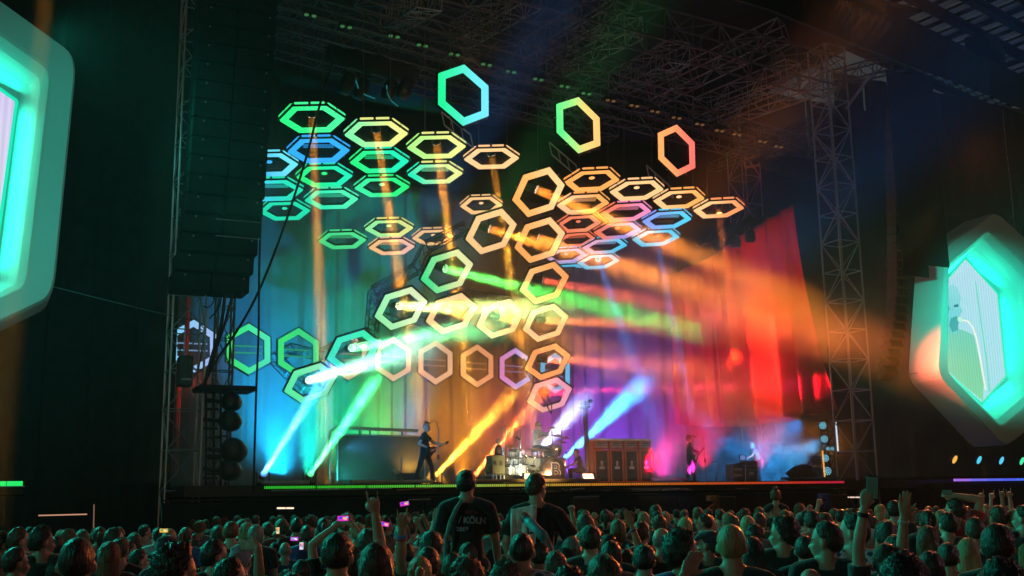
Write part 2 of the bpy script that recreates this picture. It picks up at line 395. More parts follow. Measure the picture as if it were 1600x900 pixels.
bar('c', Py(1322, 170, 2), Py(1362, 115, 0), .06, 'alu', None, 'rod').name = 'stay_tube'
tag(bpy.data.objects['stay_tube'], 'diagonal stay tube bracing the right tower head', 'stay tube')
# ---- paired lamps on the lighting truss
lp = [(484,20),(540,38),(615,53),(659,67),(709,81),(759,97),(797,108),(840,120),(881,131),(915,142),(953,153),(990,161),(1022,170),(1056,180),(1092,190),(1123,200),(1150,206),(1190,217),(1215,225)]
def ordn(k): return ['first','second','third','fourth','fifth','sixth','seventh','eighth','ninth','tenth','eleventh','twelfth','thirteenth','fourteenth','fifteenth','sixteenth','seventeenth','eighteenth','nineteenth','twentieth'][k]
for k, (x, y) in enumerate(lp):
    p = Py(x, y+5, 5.6); t = thing('blinder_lamp', p, ordn(k)+' small paired lamp from the left on the lighting truss', 'lamp', 'paired lamps on the lighting truss')
    mb = MB(); mb.rbox((p.x, p.y, p.z+.1), (.5, .18, .22), .03); piece('housing', mb, 'plast', t)
    cc = s2l((.55, 1, .6)) if x < 930 else s2l((1, .72, .45))
    for sx in (-.14, .14):
        mb = MB(); mb.lathe([(.02, .0), (.075, .0), (.09, .03), (.08, .05)], (p.x+sx, p.y-.06, p.z-.03)); piece('lens', mb, 'glow', t, c1=cc, g=.15)
    bar('clamp', (p.x, p.y, p.z+.2), (p.x, p.y, p.z+.55), .02, 'steel', t)
# ------------------------------------------------------------------ curtains
def curtain(name, path, ztop, zbot, label, mat_, amp=.13, wave=.95, n=420):
    pts = [V(p) for p in path]; seg = [(pts[i+1]-pts[i]).length for i in range(len(pts)-1)]; tot = sum(seg)
    vs, fs = [], []; NZ = 26
    for i in range(n+1):
        s_ = tot*i/n; acc = 0
        for k, L in enumerate(seg):
            if s_ <= acc+L or k == len(seg)-1: break
            acc += L
        tt = (s_-acc)/seg[k]; p = pts[k].lerp(pts[k+1], tt); d = (pts[k+1]-pts[k]).normalized(); nrm = V((d.y, -d.x, 0))
        ph = s_*2*math.pi/wave + 2.3*math.sin(s_*.7)+1.1*math.sin(s_*1.9)
        T = ztop(s_/tot); Bz = zbot(s_/tot)
        for j in range(NZ+1):
            v = j/NZ; z = T+(Bz-T)*v; am = amp*(.22+.95*v)*(1+.4*math.sin(s_*1.3))
            o = am*(math.sin(ph+.5*math.sin(v*3+s_))+.35*math.sin(2.1*ph+1+v)) + .25*math.sin(s_*.45+v*2.0)
            vs.append(p+nrm*o+V((0, 0, z)))
    H = NZ+1
    for i in range(n):
        for j in range(NZ): fs.append((i*H+j, (i+1)*H+j, (i+1)*H+j+1, i*H+j+1))
    mb = MB(); mb.add(vs, fs); o = piece(name, mb, mat_, smooth=True)
    so = o.modifiers.new('thickness', 'SOLIDIFY'); so.thickness = .02
    return tag(o, label, 'curtain')
dz = lambda px, py, y: Py(px, py, y).z
xa = Py(385, 500, 17).x; xb = Py(1062, 500, 15.5).x
curtain('backdrop_curtain', [(xa-3, 17, 0), (xb-9, 17, 0), (xb-2, 16.2, 0), (xb, 15.5, 0)], lambda u: 17.6-1.2*u, lambda u: SZ+.03,
        'pale pleated backdrop drape behind the band, lit teal, green, amber and violet', 'drape')
c0 = Py(1050, 500, 15.2); c1 = Py(1120, 500, 13.6); c2 = Py(1185, 500, 11); c3 = Py(1243, 400, 8.6); c4 = Py(1262, 500, 8)
zt = [dz(1050, 430, 15.2), dz(1120, 372, 13.6), dz(1185, 345, 11), dz(1243, 320, 8.6)]
def ztop_r(u): return zt[0]+(zt[3]-zt[0])*u**1.0
zbl = [dz(1055, 664, 15.2), dz(1290, 637, 8)]
M['redcl'] = solid('red_drape', (.42, .02, .03), .85, scale=1.5, lo=.85, hi=1.08, bump=.25, bscale=25)
rc = curtain('red_curtain', [(c0.x, 15.2, 0), (c1.x, 13.6, 0), (c2.x, 11, 0), (c3.x, 8.6, 0)], ztop_r,
        lambda u: zbl[0]+(zbl[1]-zbl[0])*u-.35*math.sin(u*math.pi)*1, 'red pleated side curtain hitched up above the right side of the stage', 'redcl', amp=.36, wave=1.05, n=260)
# the free right edge flares outward at the hem
me = rc.data; xs = [v.co.x for v in me.vertices]; x1_ = max(xs); x0_ = min(xs)
for v in me.vertices:
    u = (v.co.x-x0_)/(x1_-x0_); q = max(0, (zt[3]-v.co.z)/(zt[3]-zbl[1]))
    v.co.x += u**2*(1.25*q*q)+.15*u*q
# black masking cloths: left and right of the stage opening
def cloth_wall(name, a, b, z0, z1, label, m='scrim', seams=6):
    a, b = V(a), V(b); t = thing(name, (a.x, a.y, 0), label, 'masking cloth')
    d = b-a; n = V((d.y, -d.x, 0)).normalized()
    for k in range(seams):
        p = a.lerp(b, k/seams); q = a.lerp(b, (k+1)/seams)-d.normalized()*.02
        vs, fs = [], []; NX, NZ = 10, 16
        for i in range(NX+1):
            for j in range(NZ+1):
                x = p.lerp(q, i/NX); o = .05*math.sin(i*1.1+k)+.06*mnoise.noise(V((x.x, x.y, j*.5)))
                vs.append(V((x.x, x.y, z0+(z1-z0)*j/NZ))+n*o)
        H = NZ+1
        for i in range(NX):
            for j in range(NZ): fs.append((i*H+j, (i+1)*H+j, (i+1)*H+j+1, i*H+j+1))
        mb = MB(); mb.add(vs, fs); piece('panel', mb, m, t, smooth=True)
    return t
cloth_wall('masking_cloth', (Py(-80, 500, 1).x, 4.2, 0), (pL.x+.1, 4.2, 0), 0, 26, 'dark teal-tinted masking cloth between the left video screen and the left tower', seams=5)
cloth_wall('masking_cloth', (pL.x+.6, 16, 0), (xa+1.5, 18.2, 0), 0, 22, 'dark masking cloth behind the left tower', seams=2)
cloth_wall('masking_cloth', (Py(1330, 500, 6).x, 6, 0), (Py(1720, 500, 6).x, 6, 0), 0, 21.6, 'dark masking cloth behind the right line array and right video screen', seams=9)
cloth_wall('masking_cloth', (Py(1080, 500, 17).x, 18.5, 0), (Py(1360, 500, 17).x+8, 18.5, 0), 0, 26, 'dark masking cloth behind the rear tower', seams=4)
# ------------------------------------------------------------------ stage front
t = thing('stage_skirt', (18, -.1, 0), 'black cloth-covered stage front below the coloured LED strip', 'stage front')
xl, xr = Py(255, 770, -.05).x, Py(1325, 755, -.05).x
n = 16
for k in range(n):
    xA = xl+(xr-xl)*k/n; xB = xl+(xr-xl)*(k+1)/n-.02
    mb = MB(); mb.box(((xA+xB)/2, -.06-.02*(k % 2), 1.0), (xB-xA, .05, 2.0)); piece('panel', mb, 'black', t)
mb = MB(); mb.box(((xl+xr)/2, -.02, 2.06), (xr-xl, .05, .05)); piece('rail', mb, 'dark', t)
# LED strip along the lip
sx0, sx1 = Py(413, 757, -.12).x, Py(1319, 752, -.12).x
cols = [(60, 235, 60), (70, 240, 60), (80, 235, 60), (120, 240, 80), (170, 235, 90), (215, 215, 80), (245, 190, 70), (255, 165, 60), (255, 145, 50), (255, 130, 45), (255, 110, 45), (255, 95, 45), (255, 80, 50), (255, 60, 60), (255, 50, 90)]
t = thing('led_strip', (sx0, -.12, 2.4), 'long LED strip along the stage lip, green at left through amber to red', 'LED strip')
ns = 14
for k in range(ns):
    xA = sx0+(sx1-sx0)*k/ns; xB = sx0+(sx1-sx0)*(k+1)/ns-.05
    boxo('tube', ((xA+xB)/2, -.15, 2.385), (xB-xA, .06, .075), 'strip', t, c1=rgb(*cols[k]), c2=rgb(*cols[k+1]), g=.7)
mb = MB(); mb.box(((sx0+sx1)/2, -.115, 2.385), (sx1-sx0, .03, .13)); piece('tray', mb, 'plast', t)
# ------------------------------------------------------------------ LED hexagons
def hexpose(c, e1, e2, kind):
    """orientation and distance of a regular hexagon of 1 m radius from how it looks; e1,e2 are the half axes in pixels"""
    n = ray(*c).normalized()
    A1 = R*e1[0]-U*e1[1]; A2 = R*e2[0]-U*e2[1]
    A1 = A1-n*A1.dot(n); A2 = A2-n*A2.dot(n)
    p, q, r = A1.dot(A1), A2.dot(A2), A1.dot(A2)
    t = ((p+q)+math.sqrt((p-q)**2+4*r*r))/2
    if kind in 'FC':      # the top edge leans toward the viewer
        z2 = -math.sqrt(max(t-q, 1)); z1 = -r/z2
    else:
        z1 = math.sqrt(max(t-p, 1)); z2 = -r/z1
    S = math.sqrt(t); X = (A1+n*z1)/S; Y = (A2+n*z2)/S
    X.normalize(); Y = (Y-X*Y.dot(X)).normalized(); Z = X.cross(Y)
    if Z.dot(n) > 0: Z = -Z; 
    d = FPX/S
    P = Pd(c[0], c[1], d)
    Xn = Y.cross(Z).normalized()
    return Matrix(((Xn.x, Y.x, Z.x, P.x), (Xn.y, Y.y, Z.y, P.y), (Xn.z, Y.z, Z.z, P.z), (0, 0, 0, 1))), d
def hexring(mb, ro, ri, z0, z1, pointy, bev=.0, iy=0):
    off = math.pi/6 if pointy else 0
    P = lambda r, z: [V((r*math.cos(off+k*math.pi/3), r*math.sin(off+k*math.pi/3), z)) for k in range(6)]
    rings = [P(ro, z0), P(ro, z1-bev), P(ro-bev, z1)]+[[p+V((0, iy, 0)) for p in g] for g in (P(ri+bev, z1), P(ri, z1-bev), P(ri, z0))]
    vs = [p for g in rings for p in g]; fs = []
    for g in range(6):
        h = (g+1) % 6
        for k in range(6):
            j = (k+1) % 6; fs.append((g*6+k, g*6+j, h*6+j, h*6+k))
    return mb.add(vs, fs)
HM = {}
for pointy in (0, 1):
    HM['frame', pointy] = hexring(MB(), .985, .74, -.06, .03, pointy, .012).mesh('hex_frame', 'glow')
    if not pointy: HM['frame', 'F'] = hexring(MB(), .985, .755, -.05, .02, 0, .012, .045).mesh('hex_frame', 'glow')
    HM['back', pointy] = hexring(MB(), 1.0, .73, -.16, -.063, pointy, .01).mesh('hex_back', 'dark')
    HM['rail', pointy] = hexring(MB(), 1.065, 1.035, -.10, -.02, pointy, .006).mesh('hex_rail', 'dark')
    off = math.pi/6 if pointy else 0
    g = MB(); g.add([(.735*math.cos(off+k*math.pi/3), .735*math.sin(off+k*math.pi/3), -.08) for k in range(6)], [tuple(range(6))]); HM['gauze', pointy] = g.mesh('hex_gauze', 'gauze')
HM['seg'] = MB().rbox((0, 0, 0), (.42, .07, .09), .012).mesh('edge_segment', 'glow')  # self-lit to imitate frame glow caught on the edge pieces
HM['clip'] = MB().box((0, 0, 0), (.03, .09, .06)).mesh('bracket', 'alu')
g = MB(); g.lathe([(.05, -.42), (.13, -.40), (.15, -.2), (.165, 0), (.15, .012)], n=16); HM['lamp'] = g.mesh('lamp', 'plast', True)
g = MB(); g.lathe([(.15, .0), (.148, .02), (.01, .03)], n=18); HM['lens'] = g.mesh('lens', 'dots')
g = MB(); g.lathe([(.09, -.04), (.11, -.02), (.1, .0), (.01, .01)], n=16); HM['spotl'] = g.mesh('small_lens', 'glow')
lamps = {}
def hexagon(c, e1, e2, kind, c1, c2, label, group, rows=0, lamp=None, pos=None, lampcol=None, gl=1.32):
    mw, d = hexpose(c, e1, e2, kind); pointy = 1 if kind in 'DE' else 0
    t = thing('led_hexagon', None, label, 'LED hexagon', group, mw=mw)
    L1, L2 = s2l([x/255 for x in c1]), s2l([x/255 for x in c2])
    fr = link('frame', HM['frame', 'F' if kind == 'F' else pointy], t, None, True); col(fr, L1, L2, gl)
    link('back_frame', HM['back', pointy], t, None, True); link('rail', HM['rail', pointy], t, None, True)
    if kind != 'C' or True: link('gauze', HM['gauze', pointy], t, None, True)
    off = math.pi/6 if pointy else 0
    for k in range(6):
        a = off+math.pi/6+k*math.pi/3
        for s in (-1, 1):
            zb = -.12 if kind == 'F' else -.13; rr = .866*1.03 if kind == 'F' else .866*1.02
            ct = V((rr*math.cos(a), rr*math.sin(a), zb)); tn = V((-math.sin(a), math.cos(a), 0))
            m4 = Matrix.Translation(ct+tn*.245*s) @ Matrix.Rotation(a+math.pi/2, 4, 'Z')
            if kind == 'F' or (kind == 'D' and k in (0, 5)):
                o = link('edge_segment', HM['seg'], t, m4, True); cm = [x*.9 for x in (L1 if (ct.x < 0) else L2)]; col(o, cm, cm, gl*.9)
        m5 = Matrix.Translation(V((1.04*.866*math.cos(a), 1.04*.866*math.sin(a), -.05))) @ Matrix.Rotation(a+math.pi/2, 4, 'Z')
        link('bracket', HM['clip'], t, m5, True)
    if rows:
        for j in range(2):
            yy = (.13 if j == 0 else -.13) if kind == 'E' else (.20 if j == 0 else .04)
            zz_ = -.2 if kind == 'E' else -.14
            hw = .6 if kind == 'E' else .5
            o = boxo('led_bar', (0, yy, zz_), (hw*2, .05, .04), 'strip', t, q=Quaternion((0, 0, 1), -.06 if kind != 'E' else 0), keep=True, c1=[x*1.1 for x in L1], c2=[x*1.1 for x in L2], g=1.0)
    if lamp is not None:   # moving head seen through the hexagon: lamp = aim point
        col_ = lampcol or AMB
        lc = mw @ V((0, .05, -.16)) if kind == 'F' else mw @ V((-.04, .08, -.12))
        if pos: lc = Pd(pos[0], pos[1], d+.1)
        q = (V(lamp)-lc).to_track_quat('Z', 'Y').to_matrix().to_4x4()
        local = mw.inverted() @ Matrix.Translation(lc) @ q
        h = link('lamp', HM['lamp'], t, local, True); ln = link('lens', HM['lens'], h, None, True); col(ln, [min(1, x+.35) for x in col_], None, 5)
        bar('yoke', mw.inverted() @ lc, V((0, .76, -.2)), .02, 'dark', t, keep=True)
        lamps[label] = lc
    elif not rows and kind == 'F':
        h = link('small_lamp', HM['spotl'], t, Matrix.Translation((0, .06, -.10)), True); col(h, [x*1.2 for x in L1], None, 1.6)
    return t, mw
def i3(x, pts):
    for (a, fa), (b, fb) in zip(pts, pts[1:]):
        if x <= b: return fa+(fb-fa)*max(0, (x-a))/(b-a)
    return pts[-1][1]
e2xF = [(400, -4.5), (488, -4), (588, -2.3), (683, -1.7), (768, -.6), (925, 6.0), (1123, 7.4)]
GRc, TLc, BLc, PGc, YGc, PYc, PEc, ORc, SAc, PKc, CYc, LBc = (40,240,125), (30,230,180), (50,165,245), (110,240,145), (165,240,130), (230,232,135), (255,200,138), (255,170,88), (248,122,88), (238,125,190), (70,205,248), (130,160,250)
UL, UR = 'tilted LED hexagons in the upper left cloud', 'tilted LED hexagons in the upper right cloud'
FL = [  # px, py, w, h, colour, colour, rows, label
 (488,187,102,44,GRc,(70,245,150),0,'green hexagon at the top left corner of the hexagon cloud, amber beam through it',UL,(500,470,6)),
 (498,236,97,40,BLc,BLc,1,'blue hexagon with LED rows just below the top left green one',UL,0),
 (421,258,90,38,BLc,(110,230,250),0,'blue hexagon half hidden by the black speaker wall, uppermost of those',UL,0),
 (588,210,99,42,(120,235,160),PYc,0,'pale green hexagon second along the top row, amber beam through it',UL,(626,440,6)),
 (507,276,88,34,GRc,TLc,0,'green hexagon below the blue one with LED rows',UL,0),
 (428,298,92,34,CYc,TLc,1,'cyan hexagon with LED rows cut by the speaker wall',UL,0),
 (593,253,92,37,GRc,TLc,1,'green hexagon with LED rows under the second of the top row',UL,0),
 (682,230,92,38,YGc,PYc,0,'pale yellow hexagon third along the top row, amber beam through it',UL,(716,480,6)),
 (518,312,84,31,TLc,(80,240,180),1,'teal hexagon with LED rows, third down in its column',UL,0),
 (445,330,80,30,TLc,TLc,0,'teal hexagon lowest beside the speaker wall',UL,0),
 (597,293,86,31,(60,235,160),GRc,0,'green hexagon with a lit lamp, third down under the second of the top row',UL,0),
 (680,272,86,32,TLc,PYc,1,'half green half cream hexagon with LED rows',UL,0),
 (768,248,86,34,PEc,PEc,0,'peach hexagon at the right end of the upper left top row, amber beam through it',UL,(806,480,6)),
 (535,376,75,27,(70,230,140),(80,235,150),1,'small green hexagon with LED rows, leftmost of the lower trio',UL,0),
 (608,357,76,27,(140,240,160),PYc,0,'pale green hexagon at the top of the lower trio',UL,0),
 (612,386,72,25,PEc,(250,190,170),1,'peach hexagon with LED rows in the lower trio',UL,0),
 (677,371,66,25,PEc,PEc,0,'peach hexagon half hidden by the black hanger truss',UL,0),
 (682,396,62,22,SAc,PEc,1,'salmon hexagon partly behind the green big hexagon',UL,0),
 (752,321,66,28,PEc,PEc,0,'cream hexagon behind the upper big peach hexagons',UL,0),
 (760,376,60,24,PEc,SAc,0,'small peach hexagon seen through the big middle hexagon',UL,0),
 (755,408,54,21,SAc,SAc,1,'red-orange hexagon peeping out below the big middle hexagon',UL,0),
 (925,283,86,34,ORc,ORc,0,'amber hexagon leading the top row of the upper right cloud',UR,0),
 (911,319,82,31,(255,190,140),ORc,1,'orange hexagon with LED rows under the first of the right top row',UR,0),
 (995,298,84,32,PEc,PEc,0,'peach hexagon second in the right top row',UR,0),
 (978,332,79,29,SAc,(240,140,190),1,'salmon to pink hexagon with LED rows in the second right row',UR,0),
 (1061,312,80,30,PEc,ORc,0,'peach hexagon third in the right top row',UR,0),
 (1042,344,77,28,LBc,CYc,1,'blue hexagon with LED rows at the end of the second right row',UR,0),
 (1123,327,79,28,PEc,(250,150,90),0,'orange hexagon at the far right end of the top row',UR,(1137,460,8)),
 (904,350,70,27,SAc,(250,150,110),0,'salmon hexagon behind the amber beam',UR,0),
 (965,361,74,26,SAc,LBc,0,'pink to blue hexagon in the middle of the right cloud',UR,0),
 (1025,372,74,26,CYc,CYc,0,'cyan hexagon with a blue beam below it, rightmost of the lowest ones',UR,(1045,470,8)),
 (900,375,62,23,SAc,SAc,1,'salmon hexagon with LED rows just right of the big hexagons',UR,0),
 (945,385,70,24,(240,170,200),CYc,1,'pink to cyan hexagon with LED rows',UR,0),
 (885,400,64,23,(230,180,220),LBc,0,'lilac hexagon close to the right of the big hexagons',UR,0),
 (935,409,66,23,CYc,CYc,0,'cyan hexagon with a blue beam below it, left of the rightmost one',UR,(957,470,8)),
 (884,423,60,20,CYc,CYc,1,'small cyan hexagon lowest in the right cloud',UR,0),
]
for (x, y, wd, h, ca, cb, rows, lab, gr, bm) in FL:
    e1 = (wd/2, -1.2 if x < 800 else -2.2); h *= .885; y += .8; e2 = (i3(x, e2xF)*wd/85, -h/2/.866)
    tgt = Py(*bm) if bm else None
    lc = None
    if bm:
        lc = BLU if x in (1025, 935) else (ORG if x == 1123 else AMB)
        t, mw = hexagon((x, y), e1, e2, 'F', ca, cb, lab, gr, rows, tgt, lampcol=lc)
        a = lamps[lab]; d = (tgt-a).normalized()
        beam(a+d*.1, tgt, lc, (((110 if x < 500 else 210) if x < 800 else 110) if x < 900 or x > 1100 else 60)*BEAM, 3.4, .13)
    else: hexagon((x, y), e1, e2, 'F', ca, cb, lab, gr, rows)
BG = 'big forward-tilted hexagons with beam lamps'
CL = [ # px,py, e1x, e2(x,y), colours, label, beam target (px,py,dd), colour, power
 (842,301,41,(-2.9,-37.6),ORc,(255,205,140),'big amber hexagon, highest of those with beam lamps',(1440,545,-3),(1,.28,.03),1080),
 (768,362.5,40,(-2.9,-33.8),PEc,PEc,'big peach hexagon, leftmost of the upper three with beam lamps',(1040,440,-1),(1,.30,.03),561),
 (844,376,39.5,(-3,-34),ORc,PEc,'big peach hexagon below the highest one, beside the orange beam',(1150,470,-1),(1,.26,.03),561),
 (699,425,41,(-3.2,-32),(70,225,140),(240,235,170),'big green to cream hexagon with a green beam',(900,470,-3),(.10,1,.10),700),
 (851,443,38.5,(-3.5,-31),(255,195,120),(255,165,95),'big orange hexagon with a coral beam, above the drum kit line',(1130,495,0),(1,.12,.05),449),
 (627,483,41,(-4,-31),(150,240,170),(225,240,190),'big mint hexagon with the brightest pale yellow beam',(780,482,-5),(.85,1,.25),900),
 (706,491,40,(-4.2,-29.5),(255,208,145),(255,208,145),'big cream hexagon in the middle of the lower row with an amber beam',(1000,585,4),(1,.30,.03),858),
 (782,499,37,(-4.4,-28.5),PEc,(255,205,145),'big cream hexagon right of the middle one with an amber beam',(990,560,4),(1,.30,.04),780),
 (853,505,35.5,(-4.6,-27.5),(255,205,150),PEc,'big peach hexagon at the right end of the lower row',(1090,512,5),(1,.22,.05),624),
 (553,549,41.5,(-5.2,-29.5),(60,235,190),(60,240,180),'big teal hexagon with a mint white beam, at the left',(670,524,-5),(.20,1,.36),620),
 (856,566,35.5,(-5.4,-26),(255,160,90),(250,170,110),'big orange hexagon just above the lowest pink one',(1060,575,4),(1,.14,.06),624),
 (486,599.5,41.5,(-5.8,-28),(90,240,170),(150,245,190),'big mint hexagon at the lower left end of the diagonal',(560,571,-5),(.35,1,.70),560),
 (859,618,35,(-6,-25),(250,170,150),(245,160,190),'lowest pink hexagon with a red beam, above the bass drum',(1120,608,3),(1,.03,.10),624),
]
SPRD = {(1440,545,-3): 9, (900,470,-3): 5.5, (780,482,-5): 6, (670,524,-5): 6, (560,571,-5): 5, (1120,608,3): 6}
for (x, y, ex, e2, ca, cb, lab, tg, lc, pw) in CL:
    d0 = hexpose((x, y), (ex, -.31*ex), e2, 'C')[1]
    tgt = Pd(tg[0], tg[1], d0+tg[2])
    t, mw = hexagon((x, y), (ex, -.31*ex), e2, 'C', ca, cb, lab, BG, 0, tgt, lampcol=lc)
    a = lamps[lab]; d = (tgt-a).normalized(); beam(a+d*.08, tgt, lc, pw*.55*BEAM, SPRD.get(tg, 12.0), .15)
DG = 'upright hexagons high above the stage'
hexagon((725,148),(45,11.5),(0,-48),'D',(30,225,140),(110,215,235),'green upright hexagon hanging highest, left of the other two',DG)
hexagon((904.5,195),(38.5,12.7),(-1,-44),'D',(90,235,130),(255,190,110),'green to amber upright hexagon, the middle one hanging high',DG)
hexagon((1058,235),(32.5,8.8),(-1,-41),'D',(250,165,95),(250,110,100),'orange to red upright hexagon, the right one hanging high',DG)
EG = 'upright hexagons in the back row'
for (x, y, a, b_, ca, cb, lab) in [
 (303,541,41,42,(120,200,240),(160,190,245),'pale blue back-row hexagon seen through the left tower'),
 (389,545,39.3,40,(50,235,120),(80,240,190),'green back-row hexagon standing free right of the left tower'),
 (467,551,36.5,39,(60,235,120),(60,235,150),'green back-row hexagon half hidden by the mint diagonal hexagon'),
 (545,557,33.5,37,PEc,(255,215,170),'cream back-row hexagon mostly hidden behind the teal diagonal hexagon'),
 (615,561,31.8,35,(255,200,150),(255,190,140),'peach back-row hexagon, leftmost of the three peach ones'),
 (681,566,30.6,35,(255,185,125),(255,190,140),'peach back-row hexagon, middle of the three peach ones'),
 (746,571.5,28.9,34,(255,180,115),(250,155,105),'orange back-row hexagon, rightmost of the three peach ones'),
 (806,576,28,33,(240,140,200),(150,170,250),'pink and lilac back-row hexagon beside the orange diagonal one'),
 (868,583,26,32,(110,200,250),(110,200,250),'blue back-row hexagon mostly hidden behind the two lowest diagonal ones')]:
    hexagon((x, y), (a, 1.6), (0, -b_), 'E', ca, cb, lab, EG, rows=1)
# hanger arms behind the big hexagons: a bent truss and ladders
def pts_px(l): return [Pd(x, y, d) for x, y, d in l]
hp = pts_px([(478,610,43),(430,560,44),(455,545,44.5),(500,555,44),(580,520,44),(585,455,45),(650,420,45),(668,385,45),(728,355,45)])
for k in range(len(hp)-1):
    truss('hanger_truss', hp[k], hp[k+1], .42, .42, .55, ['lowest','second','third','fourth','fifth','sixth','seventh','topmost'][k]+' section from below of the bent black truss carrying the diagonal hexagons', 'bent hanger truss sections', r=.028, rb=.018, m='plast')
for k, (a, b, lab) in enumerate([((690,175,37),(735,210,37),'ladder bracket under the green upright hexagon'), ((858,222,39),(900,258,39),'ladder bracket under the middle upright hexagon'), ((1010,258,43),(1048,292,43),'ladder bracket under the right upright hexagon'),
                                 ((818,560,50),(862,632,46),'ladder bracket beside the lowest pink hexagon'), ((590,470,46),(725,520,46),'long ladder frame behind the lower row of big hexagons'), ((700,450,46),(860,470,46),'ladder frame behind the middle of the lower row')]):
    A, B_ = Pd(*a), Pd(*b); t = thing('ladder_bracket', A, lab, 'bracket', 'hexagon brackets')
    o_ = (U*-.45+R*.1) if k < 3 else U*-.4
    bar('rail', A, B_, .03, 'alu' if k < 3 else 'dark', t); bar('rail', A+o_, B_+o_, .03, 'alu' if k < 3 else 'dark', t)
    n = max(3, int((B_-A).length/.5))
    for j in range(n+1): p = A.lerp(B_, j/n); bar('rung', p, p+o_, .025, 'alu' if k < 3 else 'dark', t)
# hanging cables for the clouds
cb_ = []
for k, (x, y0, y1, yy) in enumerate([(470,60,165,3),(505,62,166,3),(568,80,190,3),(610,84,190,3),(664,100,210,3),(704,110,212,3),(748,120,232,3),(792,130,232,3),(905,165,267,5),(950,176,268,5),(975,180,283,5),(1018,190,284,5),(1045,200,298,5),(1082,210,298,5),(1105,215,312,5),(1140,222,313,5),(840,150,262,5),(725,60,99,2),(905,110,151,3),(1055,165,194,4)]):
    o = bar('hanging_cable', Py(x, y0-70, yy), Py(x, y1, yy), .012, 'steel', None); tag(o, 'thin steel cable holding the LED hexagons under the roof', 'cable', 'hexagon hanging cables')
# ------------------------------------------------------------------ floor beam lamps
FB = [ # origin px, target px, ydir, colour, power, label
 ((411,742,3),(503,595,-3.2),(.05,.30,1),560,'blue floor moving light at the far left of the stage'),
 ((484,742,3),(575,612,-3),(.05,1,.22),330,'green floor moving light next to the black banner frame'),
 ((560,744,6),(685,588,-3.2),(1,.50,.03),450,'amber floor moving light behind the black banner frame'),
 ((622,744,6),(740,600,-3.2),(1,.45,.03),520,'amber floor moving light behind the singer'),
 ((682,742,5),(792,625,-3.2),(1,.38,.03),420,'amber floor moving light right of the singer'),
 ((742,742,5),(850,608,-3.2),(1,.14,.02),420,'orange floor moving light beside the yellow speaker box'),
 ((838,708,9),(905,635,-2.5),(.35,.42,1),420,'pale blue moving light behind the drum kit'),
 ((882,716,9),(992,612,-2.5),(.02,.30,1),560,'azure moving light right of the drum kit')]
for (a, b, yy, c_, pw, lab) in [(f[0], f[1], 0, f[2], f[3], f[4]) for f in FB]:
    A = Py(*a); B_ = Py(*b); A.z = max(A.z, SZ+.22); d = (B_-A).normalized()
    t = thing('floor_light', (A.x, A.y, SZ), lab, 'moving light', 'moving lights on the stage floor')
    g = MB(); g.rbox((A.x, A.y, SZ+.07), (.36, .3, .14), .03); piece('base', g, 'plast', t)
    for s in (-1, 1): bar('yoke', (A.x+s*.2, A.y, SZ+.1), (A.x+s*.2, A.y, A.z+.08), .025, 'plast', t)
    q = d.to_track_quat('Z', 'Y')
    g = MB(); g.lathe([(.05, -.2), (.10, -.17), (.11, 0), (.12, .1)], A, q, 16); h = piece('head', g, 'plast', t, True)
    g = MB(); g.lathe([(.11, .085), (.105, .11), (.01, .12)], A, q, 16); piece('lens', g, 'glow', h, c1=[min(1, x+.1) for x in c_], g=.8)
    beam(A+d*.14, B_, c_, pw*.5*FBEAM, 3.6, .07)
# amber beam falling past the left video screen from high up
beam(Py(88, -160, -9.5), Py(2, 640, -9.5), (1, .42, .03), 300, 3.0, .16)
